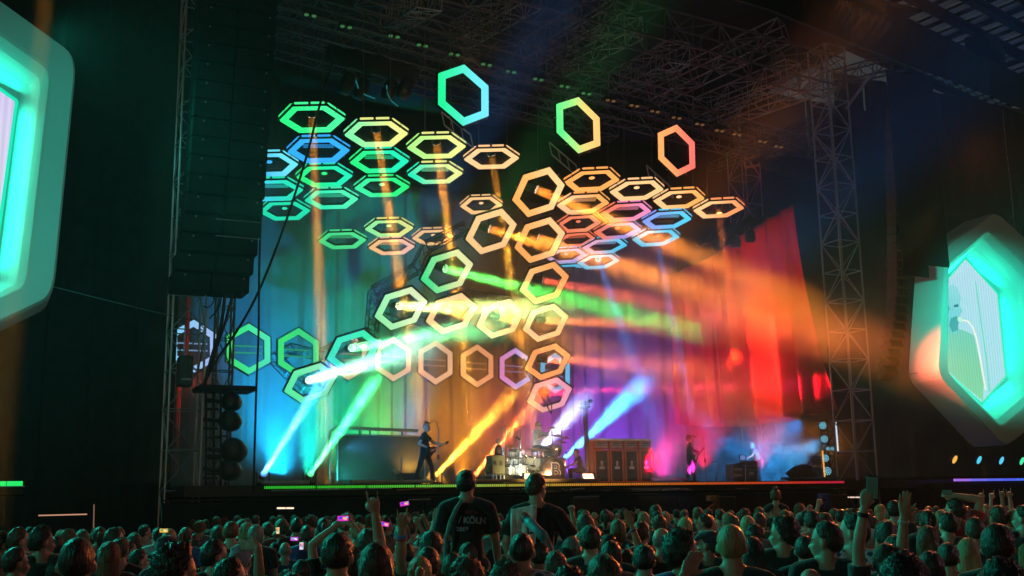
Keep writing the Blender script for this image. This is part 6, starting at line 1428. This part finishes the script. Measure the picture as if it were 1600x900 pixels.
bw = o_[0]; wp = bw[1]-bw[2]*.05; g = MB(); g.tube([wp-bw[2]*.014, wp+bw[2]*.014], .037, 14); o = piece('watch', g, 'plast'); tag(o, 'black watch on the long raised arm holding a phone', 'watch')
phone(bw[1]+bw[2]*.12+R*.03, 1.6, 'large teal-tinted phone held upright by the long raised arm', lit=False, tall=True, ang=-.1)
o_ = arms_up(1452,858,46,'short',0,'dark','dark',[('l',1412,785,'open',(-.2,0,-1),0)],'person raising a long bare arm with an open hand')
bw = o_[0]; wp = bw[1]-bw[2]*.04; g = MB(); g.tube([wp-bw[2]*.008, wp+bw[2]*.008], .036, 14); o = piece('bracelet', g, 'cloth', c1=(.5, .5, .5)); tag(o, 'pale bracelet on the long raised open hand', 'bracelet')
o_ = arms_up(1489,776,25,'short',-55,'dark','red',[('r',1490,774,'grip',(1,0,-.2),0)],'orange-lit man in left profile filming above his head')
phone(Pd(1480,769,11.9), 1.1, 'dark phone held by the orange-lit man', lit=False)
for k, (x, y, wd, hx, hy, hd_) in enumerate([(1543,802,19,1533,780,'point'),(1555,800,18,1549,778,'point'),(1582,800,19,1566,771,'horns'),(1598,800,19,1577,769,'horns')]):
    arms_up(x, y, wd, 'short', 0, 'brown', 'dark', [('l',hx,hy,hd_,(.2,0,-1),0)], 'person with the '+['first','second','third','fourth'][k]+' orange-lit raised hand from the left, far right')
o_ = arms_up(1080,905,60,'short',0,'dark','dark',[('l',1070,898,'open',(-.5,0,-1),-.1)],'person at the bottom edge whose fingertips poke up right of centre')
# crowd labels for the rest
SIZE = lambda w_: 'big' if w_ > 45 else 'mid-sized' if w_ > 27 else 'small' if w_ > 17 else 'tiny'
HCN = dict(dark='dark', brown='brown', light='light brown', blond='blond', grey='grey', red='reddish', black='black', cap='dark', lightcap='pale')
DIRN = lambda y: 'facing right' if y > 45 else 'facing left' if y < -45 else 'turned a little right' if y > 15 else 'turned a little left' if y < -15 else 'seen from behind'
buck = {}
for c_ in crowd:
    if c_['note']: continue
    w1 = 'hooded' if c_['st'] == 'hood' else (HCN[c_['hc']]+' capped') if c_['st'] == 'cap' else SW[c_['st']]+' '+HCN[c_['hc']]+'-haired'
    key = (SIZE(c_['w'])+' '+w1+' head '+DIRN(c_['yaw']), region(c_['x'])); buck.setdefault(key, []).append(c_)
for (k1, k2), lst in buck.items():
    lst.sort(key=lambda c_: c_['x'])
    for i, c_ in enumerate(lst):
        pre = '' if len(lst) == 1 else (['left', 'right'][i] if len(lst) == 2 else ordn(i)+' from left')+' '
        c_['o']['label'] = pre+k1+', '+k2
# ---- the two men on shoulders and the woman on shoulders, each with a carrier below
def seated(girth=1.0, **k):
    b_ = dict(hl=(-.11, .02, .90), hr=(.11, .02, .90), kl=(-.17, .38, .86), kr=(.17, .38, .86), al=(-.16, .36, .45), ar=(.16, .36, .45)); b_.update(k); return pose(girth=girth, **b_)
def rider(px, ytop, wpx, P, hands, style, hc, skin, shc, sleeve, label, sink=0, trc=(.02, .03, .06)):
    d = FPX*.19/wpx; top = Pd(px, ytop, d); ang = math.atan2(top.x, top.y-C0.y)
    mw = Matrix.Translation((top.x, top.y, top.z-1.79)) @ Matrix.Rotation(-ang, 4, 'Z')
    t = thing('person', None, label, 'person', 'people sitting on shoulders', mw=mw)
    dress(t, P, body(P, hands, .010, smooth=1), get_hair(style, 5), shirt(P, sleeve, .011, .020, neck=1.93 if sleeve else 1.3), trousers(P, .018), skin, hc, shc, trc)
    return t, mw, d
P = seated(.88, yaw=18, pitch=-4, sl=(-.20, 0, 1.42), sr=(.20, 0, 1.41), el=(-.27, .0, 1.13), wl=(-.20, .16, .93), er=(.27, .03, 1.12), wr=(.30, .12, .84))
t, mw, d = rider(729, 733, 31, P, ('relaxed', 'relaxed'), 'short', HC['black'], SKN[1], SHC['black'], .75, 'man on shoulders in a black shirt with KÖLN lettering, back to the camera')
def on_back(body_, size, x, z, c1, parent, mw, tilt=0, y=-.175, sx_=1.0, curve=0):
    cu = bpy.data.curves.new('lettering', 'FONT'); cu.body = body_; cu.size = size; cu.extrude = .001; cu.align_x = 'CENTER'; cu.offset = .003; cu.materials.append(M['paint'])
    # printed on the cloth: shrink the flat glyphs onto the shirt
    o = bpy.data.objects.new('tmp', cu); C.objects.link(o); dg = bpy.context.evaluated_depsgraph_get(); me = bpy.data.meshes.new_from_object(o.evaluated_get(dg)); bpy.data.objects.remove(o)
    me.name = 'lettering'; me.materials.clear(); me.materials.append(M['paint'])
    sh = [c_ for c_ in parent.children if c_.name.startswith('shirt')][0]; bm_ = sh.data
    from mathutils.bvhtree import BVHTree
    tree = BVHTree.FromPolygons([v.co for v in bm_.vertices], [p.vertices for p in bm_.polygons])
    ct, st_ = math.cos(tilt), math.sin(tilt)
    for v in me.vertices:
        a, b_ = v.co.x*sx_, v.co.y; X, Z = x+a*ct-b_*st_, z+a*st_+b_*ct
        h = tree.ray_cast(V((X, -1, Z)), V((0, 1, 0))); yy = h[0].y if h[0] else y; v.co = V((X, yy-.013-v.co.z*.5, Z))
    l = link('lettering', me, sh, None, True); col(l, c1); return l
LW = (.30, .36, .48)
on_back('/ KÖLN', .078, .05, 1.285, LW, t, mw, -.05, sx_=1.0); on_back('2013', .052, -.045, 1.215, LW, t, mw, -.05, sx_=1.1); on_back('PARA', .035, .04, 1.375, (.16, .02, .025), t, mw, -.04, sx_=1.3); on_back('di', .05, -.13, 1.33, (.06, .09, .09), t, mw, .5)
g = MB(); g.tube([mw @ V(v) for v in [(-.045, -.10, 1.50), (-.10, -.135, 1.42), (-.155, -.15, 1.30), (-.195, -.12, 1.15), (-.205, -.10, 1.0), (-.20, -.08, .9)]], [.016, .02, .022, .02, .02, .016], 8); o = piece('strap', g, 'cloth', smooth=True, c1=(.10, .30, .28)); tag(o, 'crumpled teal-lit strap over the lettered rider\'s left shoulder', 'strap')
P = seated(.84, yaw=38, pitch=-8, sl=(-.185, 0, 1.42), sr=(.19, 0, 1.39), el=(-.29, .0, 1.17), wl=(-.24, .10, .93), er=(.33, .06, 1.16), wr=(.40, .16, .93), neck=(.0, -.01, 1.485))
t, mw, d = rider(838, 738, 32, P, ('relaxed', 'relaxed'), 'short', HC['brown'], SKN[0], SHC['black'], .8, 'man on shoulders in a black shirt with a white towel over one shoulder', sink=0)
# towel: hangs over the left shoulder down the back
sh = [c_ for c_ in t.children if c_.name.startswith('shirt')][0]
from mathutils.bvhtree import BVHTree
tree = BVHTree.FromPolygons([v.co for v in sh.data.vertices], [p.vertices for p in sh.data.polygons])
vs, fs = [], []; NX, NZ = 16, 26
for i in range(NX+1):
    for j in range(NZ+1):
        X = -.235+.235*i/NX-.03*(j/NZ); Z = 1.50-.045*(1-i/NX)-.62*j/NZ
        h = tree.ray_cast(V((X, -1, Z)), V((0, 1, 0))); yy = (h[0].y if h[0] else -.10)-.018-.014*math.sin(i*1.5+j*.1)*min(1, j/5)
        vs.append(mw @ V((X, yy, Z)))
H = NZ+1
for i in range(NX):
    for j in range(NZ): fs.append((i*H+j, (i+1)*H+j, (i+1)*H+j+1, i*H+j+1))
g = MB(); g.add(vs, fs); o = piece('towel', g, 'cloth', smooth=True, c1=(.78, .80, .80)); so = o.modifiers.new('t', 'SOLIDIFY'); so.thickness = .008; tag(o, 'white towel with red letters over the right rider\'s shoulder', 'towel'); tw = o
cu = bpy.data.curves.new('lettering', 'FONT'); cu.body = 'DU'; cu.size = .085; cu.extrude = .002; cu.offset = .004
o = bpy.data.objects.new('tmp', cu); C.objects.link(o); dg = bpy.context.evaluated_depsgraph_get(); me = bpy.data.meshes.new_from_object(o.evaluated_get(dg)); bpy.data.objects.remove(o); me.materials.clear(); me.materials.append(M['paint'])
for v in me.vertices:
    X, Z = -.095+v.co.x, 1.24+v.co.y; h = tree.ray_cast(V((X, -1, Z)), V((0, 1, 0))); v.co = V((X, (h[0].y if h[0] else -.1)-.045, Z))
lt = link('lettering', me, tw, mw, False); col(lt, (.28, .02, .05))
g = MB(); vs, fs = [], []
for i in range(9):
    for j in range(15):
        u, v_ = i/8, j/14; X = .035+.17*u*(.35+.65*v_)-.03*(1-u)*v_; Z = 1.22-.30*v_
        h = tree.ray_cast(V((X, -1, Z)), V((0, 1, 0))); vs.append(mw @ V((X, (h[0].y if h[0] else -.1)-.014-.008*math.sin(i*2), Z)))
for i in range(8):
    for j in range(14): fs.append((i*15+j, (i+1)*15+j, (i+1)*15+j+1, i*15+j+1))
g.add(vs, fs); o = piece('jacket', g, 'cloth', smooth=True, c1=(.30, .33, .42)); so = o.modifiers.new('t', 'SOLIDIFY'); so.thickness = .008; tag(o, 'pale grey-blue cloth hanging at the right rider\'s back', 'cloth')
P = seated(.86, yaw=-5, sl=(-.15, 0, 1.42), sr=(.15, 0, 1.42), el=(-.20, .0, 1.15), wl=(-.16, .12, .93), er=(.20, .0, 1.15), wr=(.17, .12, .93))
t, mw, d = rider(1211, 763, 16.5, P, ('relaxed', 'relaxed'), 'bun', HC['red'], (.50, .26, .18), SHC['black'], 0, 'woman on shoulders with a bun and a black strappy top, back to the camera')
for s in (-1, 1):
    piece('strap', MB().tube([(s*.07, -.105, 1.36), (s*.075, -.09, 1.43), (s*.075, -.0, 1.475)], .008, 6), 'plast', t, keep=True)
# the cloth-sleeved forearm with a red cuff beside the right rider
g = MB(); A, B_ = Pd(823, 811, 8.9), Pd(849, 838, 8.7); g.tube([A, A.lerp(B_, .3), A.lerp(B_, .6), B_], [.034, .040, .036, .044], 14); o = piece('bottle', g, 'paint', smooth=True, c1=(.10, .45, .55)); tag(o, 'cyan cylindrical bottle with dark marks held up beside the right rider', 'bottle')
piece('lid', MB().tube([A+(A-B_).normalized()*.05, A], [.036, .04], 14), 'paint', o, c1=(.35, .05, .04))
for k in range(6):
    c_ = A.lerp(B_, .2+.12*k); piece('mark', MB().rbox(c_-ray(840, 825).normalized()*.036+R*.008*(k % 2), (.012, .01, .016), .003), 'plast', o)
# carriers under the riders
for (x, y, w_, lab) in [(731, 846, 33, 'carrier under the lettered rider'), (842, 846, 32, 'carrier under the rider with the white towel'), (1212, 799, 16, 'carrier under the woman on shoulders')]:
    place_person(x, y, w_, 'short', 0, 'dark', 'dark', note=lab)
# ------------------------------------------------------------------ the band
def performer(base, facing, P, hands, style, hc, skin, shc, trc, sleeve, label, scale=1.0, voxel=.010, hseed=3):
    mw = Matrix.Translation(base) @ Matrix.Rotation(facing, 4, 'Z') @ Matrix.Scale(scale, 4)
    t = thing('person', None, label, 'person', 'the band on stage', mw=mw)
    dress(t, P, body(P, hands, voxel, smooth=1), get_hair(style, hseed), shirt(P, sleeve, .011, .012), trousers(P, .013), skin, hc, shc, trc)
    for s in 'lr':
        ff = V(P.get('toe'+s, (0, 1, 0))).normalized(); A_ = P['a'+s]; piece('shoe', MB().capsule(A_-V((0, 0, .045))-ff*.06, A_-V((0, 0, .05))+ff*.17, .05, .038), 'plast', t, True, keep=True)
    return t, mw
def guitar(mw, c, nd, fd_, c1, label, badge=False, L=.72):
    """c body centre, nd neck direction, fd_ face normal, all person-local"""
    nd = V(nd).normalized(); fd_ = V(fd_); fd_ = (fd_-nd*fd_.dot(nd)).normalized(); sd = nd.cross(fd_)
    G = lambda a, b, h: mw @ (V(c)+nd*a+sd*b+fd_*h)
    t = thing('electric_guitar', G(0, 0, 0), label, 'electric guitar')
    out = []
    for k in range(32):
        a = 2*math.pi*k/32; r = .165+.032*math.cos(2*a)-.012*math.cos(a)+.012*math.cos(3*a); x = r*math.cos(a)*1.15-.04; y = r*math.sin(a)*.98
        if abs(x-.02) < .07: y *= .86
        out.append((x, y))
    piece('body', MB().prism(out, -.022, .022, G), 'paint', t, c1=c1)
    piece('pickguard', MB().prism([(a*.55+.02, b_*.5-.03) for a, b_ in out], .022, .026, G), 'paint', t, c1=(.12, .12, .12) if not badge else (.7, .72, .7))
    for k in range(2): piece('pickup', MB().prism([(-.05+.09*k, -.035), (-.02+.09*k, -.035), (-.02+.09*k, .035), (-.05+.09*k, .035)], .026, .034, G), 'chrome', t)
    piece('neck', MB().prism([(.12, -.026), (L, -.021), (L, .021), (.12, .026)], .0, .026, G), 'paint', t, c1=(.09, .045, .02))
    piece('headstock', MB().prism([(L, -.024), (L+.05, -.042), (L+.17, -.03), (L+.18, .02), (L+.04, .036), (L, .024)], .0, .02, G), 'paint', t, c1=c1)
    for k in range(6): piece('tuning_peg', MB().prism([(L+.04+.022*k, .03), (L+.05+.022*k, .03), (L+.05+.022*k, .055), (L+.04+.022*k, .055)], .004, .014, G), 'chrome', t)
    piece('strings', MB().prism([(-.12, -.014), (L, -.012), (L, .012), (-.12, .014)], .036, .0375, G), 'chrome', t)
    if badge: piece('badge', MB().lathe([(.07, 0), (.065, .012)], G(-.10, -.03, .03), (mw.to_3x3() @ fd_).to_track_quat('Z', 'Y'), 16), 'paint', t, c1=(.7, .9, .9))
    return t
b0 = Py(664, 748, 1.0); b0.z = SZ
P = pose(yaw=-34, pitch=4, sl=(-.19, -.03, 1.44), sr=(.19, .03, 1.42), el=(-.30, .20, 1.22), wl=(-.20, .46, 1.16), er=(.30, -.12, 1.17), wr=(.10, .18, 1.02), hl=(-.10, .02, .93), hr=(.10, -.02, .93), kl=(-.20, .16, .5), kr=(.14, -.14, .5), al=(-.24, .22, .09), ar=(.20, -.26, .09), palml=(0, 0, 1), palmr=(0, -1, 0), chest=(0, -.01, 1.28), neck=(0, .0, 1.50), head=(0, .055, 1.66))
t, mwS = performer(b0, rad(-122), P, ('grip', 'relaxed'), 'buzz', (.40, .42, .45), (.62, .50, .46), (.015, .015, .017), (.012, .012, .014), .62, 'bald singer in black shirt and trousers playing guitar at a microphone', 1.06)
guitar(mwS, (.08, .22, .98), (-.72, .34, .26), (.35, .85, .1), (.015, .014, .014), 'dark electric guitar held by the bald singer')
piece('guitar_strap', MB().tube([(.16, .16, .95), (.20, .15, 1.2), (.13, .08, 1.46), (.06, -.06, 1.50), (-.10, -.16, 1.35), (-.18, -.02, 1.1), (-.12, .2, 1.02)], .014, 6), 'plast', t, True, keep=True)
b0 = Py(1079, 748, 3.3); b0.z = SZ
P = pose(yaw=-30, pitch=0, girth=.97, sl=(-.18, -.02, 1.44), sr=(.18, .02, 1.43), el=(-.28, .18, 1.22), wl=(-.22, .42, 1.12), er=(.28, -.08, 1.17), wr=(.08, .19, .98), hl=(-.10, .02, .93), hr=(.10, -.02, .93), kl=(-.16, .14, .5), kr=(.12, -.04, .5), al=(-.18, .16, .09), ar=(.16, -.16, .09), palml=(0, 0, 1), palmr=(0, -1, 0))
t, mwG = performer(b0, rad(-120), P, ('grip', 'relaxed'), 'bowl', HC['black'], (.45, .36, .33), (.014, .014, .018), (.012, .012, .016), 1.9, 'guitarist in a dark suit with bowl-cut black hair at the right microphone', 1.0)
guitar(mwG, (.08, .23, .93), (-.70, .40, .42), (.35, .85, .1), (.03, .03, .035), 'dark guitar with a pale round badge held by the suited guitarist', True)
piece('tie', MB().prism([(-.018, 0), (.018, 0), (.028, -.3), (0, -.34), (-.028, -.3)], 0, .006, lambda a, b_, h: V((a, .135+h, 1.45+b_))), 'plast', t, keep=True)
piece('collar', MB().prism([(-.05, 0), (.05, 0), (.0, -.16)], 0, .004, lambda a, b_, h: V((a, .128+h, 1.47+b_))), 'paint', t, keep=True, c1=(.6, .6, .6))
# drummer, seated
b0 = Py(840, 745, yk+.55); b0.z = RZ
P = pose(yaw=10, pitch=-4, pel=(0, 0, .78), chest=(0, .03, 1.10), neck=(0, .03, 1.31), head=(0, .07, 1.48), sl=(-.20, .03, 1.25), sr=(.20, .01, 1.26), el=(-.34, .22, 1.16), wl=(-.26, .36, 1.32), er=(.30, .20, 1.02), wr=(.22, .42, 1.05), hl=(-.11, .02, .75), hr=(.11, .02, .75), kl=(-.22, .42, .74), kr=(.22, .42, .74), al=(-.24, .48, .30), ar=(.24, .50, .30), palml=(1, 0, 0))
t, mwD = performer(b0+V((0, 0, .17)), rad(-148), P, ('fist', 'fist'), 'short', (.30, .24, .16), (.58, .42, .36), (.70, .70, .68), (.02, .02, .03), .95, 'drummer in a white shirt and dark glasses raising a drumstick', 1.04)
f, q = headfr(P); m4 = Matrix.Translation(P['head']) @ q.to_matrix().to_4x4() @ Matrix.Scale(HSC, 4)
piece('sunglasses', MB().tube([(-.075, .0, -.008), (-.07, .07, -.006), (-.035, .094, -.010), (0, .102, -.006), (.035, .094, -.010), (.07, .07, -.006), (.075, .0, -.008)], .011, 6), 'plast', t, True, keep=True, mw=m4)
for (w_, a, nm) in [(P['wl'], V((.05, .05, .38)), 'raised drumstick of the drummer'), (P['wr'], V((-.1, .34, -.02)), 'lower drumstick over the snare')]:
    o = piece('drumstick', MB().tube([mwD @ (w_-a*.15+V((0, 0, .05))), mwD @ (w_+a+V((0, 0, .05)))], [.012, .007], 8), 'paint', c1=(.7, .6, .4)); tag(o, nm, 'drumstick')
st = thing('drum_stool', b0, 'small round stool under the drummer', 'stool'); piece('seat', MB().lathe([(.17, .80), (.19, .83), (.18, .88)], b0), 'plast', st, True); bar('stem', b0+V((0, 0, .02)), b0+V((0, 0, .82)), .03, 'steel', st)
for k in range(3): bar('leg', b0+V((0, 0, .3)), b0+V((.28*math.cos(k*2.1), .28*math.sin(k*2.1), .01)), .018, 'steel', st)
# seated technician by the camera pole and the lit technician at the rack
b0 = Py(909, 745, 2.6); b0.z = SZ
P = pose(yaw=0, pitch=-15, pel=(0, 0, .50), chest=(0, .08, .80), neck=(0, .14, 1.0), head=(0, .20, 1.16), sl=(-.17, .10, .95), sr=(.17, .10, .95), el=(-.22, .26, .72), wl=(-.1, .46, .66), er=(.22, .26, .72), wr=(.1, .46, .66), hl=(-.1, .02, .47), hr=(.1, .02, .47), kl=(-.14, .42, .50), kr=(.14, .42, .50), al=(-.14, .40, .09), ar=(.14, .40, .09))
performer(b0, rad(70), P, ('relaxed', 'relaxed'), 'short', HC['red'], SKN[0], (.03, .02, .03), (.05, .02, .03), .6, 'technician crouched on the stage behind the camera pole', .95, .014)
b0 = Py(1187, 745, 6.2); b0.z = SZ
P = pose(yaw=-20, pitch=-18, chest=(0, .10, 1.24), neck=(0, .18, 1.42), head=(0, .24, 1.58), sl=(-.18, .16, 1.37), sr=(.18, .16, 1.37), el=(-.24, .30, 1.14), wl=(-.2, .5, 1.05), er=(.24, .30, 1.14), wr=(.2, .5, 1.05))
performer(b0, rad(60), P, ('relaxed', 'relaxed'), 'bald', HC['grey'], (.7, .5, .4), (.4, .3, .25), (.03, .03, .04), .6, 'technician lit warm behind the dark blue flight case', 1.0, .014)
spot(Py(1178, 718, 5.6), Py(1187, 712, 6.3), (1, .6, .3), 22, 120)
# ------------------------------------------------------------------ air: thin haze everywhere, thicker stage smoke drifting in clouds
def volmat(name, dens, colr):
    m = bpy.data.materials.new(name); m.use_nodes = True; nt = m.node_tree; nt.nodes.remove(nt.nodes['Principled BSDF'])
    v = nt.nodes.new('ShaderNodeVolumePrincipled'); v.inputs['Density'].default_value = dens; v.inputs['Color'].default_value = (*colr, 1)
    nt.links.new(v.outputs[0], nt.nodes['Material Output'].inputs['Volume']); return m, nt, v
m, nt, v = volmat('haze_air', 0.0005, (.92, .92, .92))
mb = MB(); mb.box((20, 0, 20.5), (170, 130, 43)); o = piece('haze', mb, m); o['kind'] = 'stuff'
m, nt, v = volmat('stage_smoke_air', .02, (.95, .95, .95))
tc = nt.nodes.new('ShaderNodeTexCoord'); mp = nt.nodes.new('ShaderNodeMapping'); mp.inputs['Scale'].default_value = (.30, .30, .42); mp.inputs['Rotation'].default_value = (0, .35, .3)
nt.links.new(tc.outputs['Object'], mp.inputs[0])
no = nt.nodes.new('ShaderNodeTexNoise'); no.inputs['Scale'].default_value = 1.0; no.inputs['Detail'].default_value = 4; no.inputs['Roughness'].default_value = .62; no.inputs['Distortion'].default_value = .8
nt.links.new(mp.outputs[0], no.inputs['Vector'])
mr = nt.nodes.new('ShaderNodeMapRange'); mr.interpolation_type = 'SMOOTHSTEP'; mr.inputs[1].default_value = .44; mr.inputs[2].default_value = .70; mr.inputs[3].default_value = SMOKE_LO; mr.inputs[4].default_value = SMOKE_HI
nt.links.new(no.outputs[0], mr.inputs[0])
# fade to nothing at the faces of its box
sx = nt.nodes.new('ShaderNodeSeparateXYZ'); nt.links.new(tc.outputs['Generated'], sx.inputs[0])
def fade(out, a, b, inv=False):
    r = nt.nodes.new('ShaderNodeMapRange'); r.interpolation_type = 'SMOOTHSTEP'; r.inputs[1].default_value = a; r.inputs[2].default_value = b
    if inv: r.inputs[3].default_value = 1; r.inputs[4].default_value = 0
    nt.links.new(out, r.inputs[0]); return r.outputs[0]
def fade2(out):
    r = nt.nodes.new('ShaderNodeMapRange'); r.interpolation_type = 'SMOOTHSTEP'; r.inputs[1].default_value = .45; r.inputs[2].default_value = .82; r.inputs[3].default_value = 1; r.inputs[4].default_value = .08
    nt.links.new(out, r.inputs[0]); return r.outputs[0]
fs = [fade(sx.outputs[0], 0, .10), fade(sx.outputs[0], .62, .9, True), fade(sx.outputs[1], 0, .15), fade(sx.outputs[1], .9, 1, True), fade(sx.outputs[2], .95, 1, True), fade2(sx.outputs[2])]
cur = mr.outputs[0]
for x in fs:
    mm = nt.nodes.new('ShaderNodeMath'); mm.operation = 'MULTIPLY'; nt.links.new(cur, mm.inputs[0]); nt.links.new(x, mm.inputs[1]); cur = mm.outputs[0]
nt.links.new(cur, v.inputs['Density'])
mb = MB(); mb.box((23, 5.5, 10.0), (40, 19, 14.9)); o = piece('stage_smoke', mb, m); o['kind'] = 'stuff'
# low rolling smoke at the right of the stage
m, nt, v = volmat('low_smoke_air', .3, (.95, .95, .95))
tc = nt.nodes.new('ShaderNodeTexCoord'); no = nt.nodes.new('ShaderNodeTexNoise'); no.inputs['Scale'].default_value = 1.1; no.inputs['Detail'].default_value = 4; no.inputs['Distortion'].default_value = 1.0
nt.links.new(tc.outputs['Object'], no.inputs['Vector'])
mr = nt.nodes.new('ShaderNodeMapRange'); mr.interpolation_type = 'SMOOTHSTEP'; mr.inputs[1].default_value = .48; mr.inputs[2].default_value = .68; mr.inputs[3].default_value = .01; mr.inputs[4].default_value = .75
nt.links.new(no.outputs[0], mr.inputs[0]); sx = nt.nodes.new('ShaderNodeSeparateXYZ'); nt.links.new(tc.outputs['Generated'], sx.inputs[0])
cur = mr.outputs[0]
for x in [fade(sx.outputs[0], 0, .2), fade(sx.outputs[0], .75, 1, True), fade(sx.outputs[1], 0, .25), fade(sx.outputs[1], .75, 1, True), fade(sx.outputs[2], .35, .9, True)]:
    mm = nt.nodes.new('ShaderNodeMath'); mm.operation = 'MULTIPLY'; nt.links.new(cur, mm.inputs[0]); nt.links.new(x, mm.inputs[1]); cur = mm.outputs[0]
nt.links.new(cur, v.inputs['Density'])
A, B_ = Py(1120, 740, 7), Py(1275, 740, 7)
mb = MB(); mb.box(((A.x+B_.x)/2, 8, SZ+1.6), (B_.x-A.x+4, 6, 3.1)); o = piece('low_smoke', mb, m); o['kind'] = 'stuff'
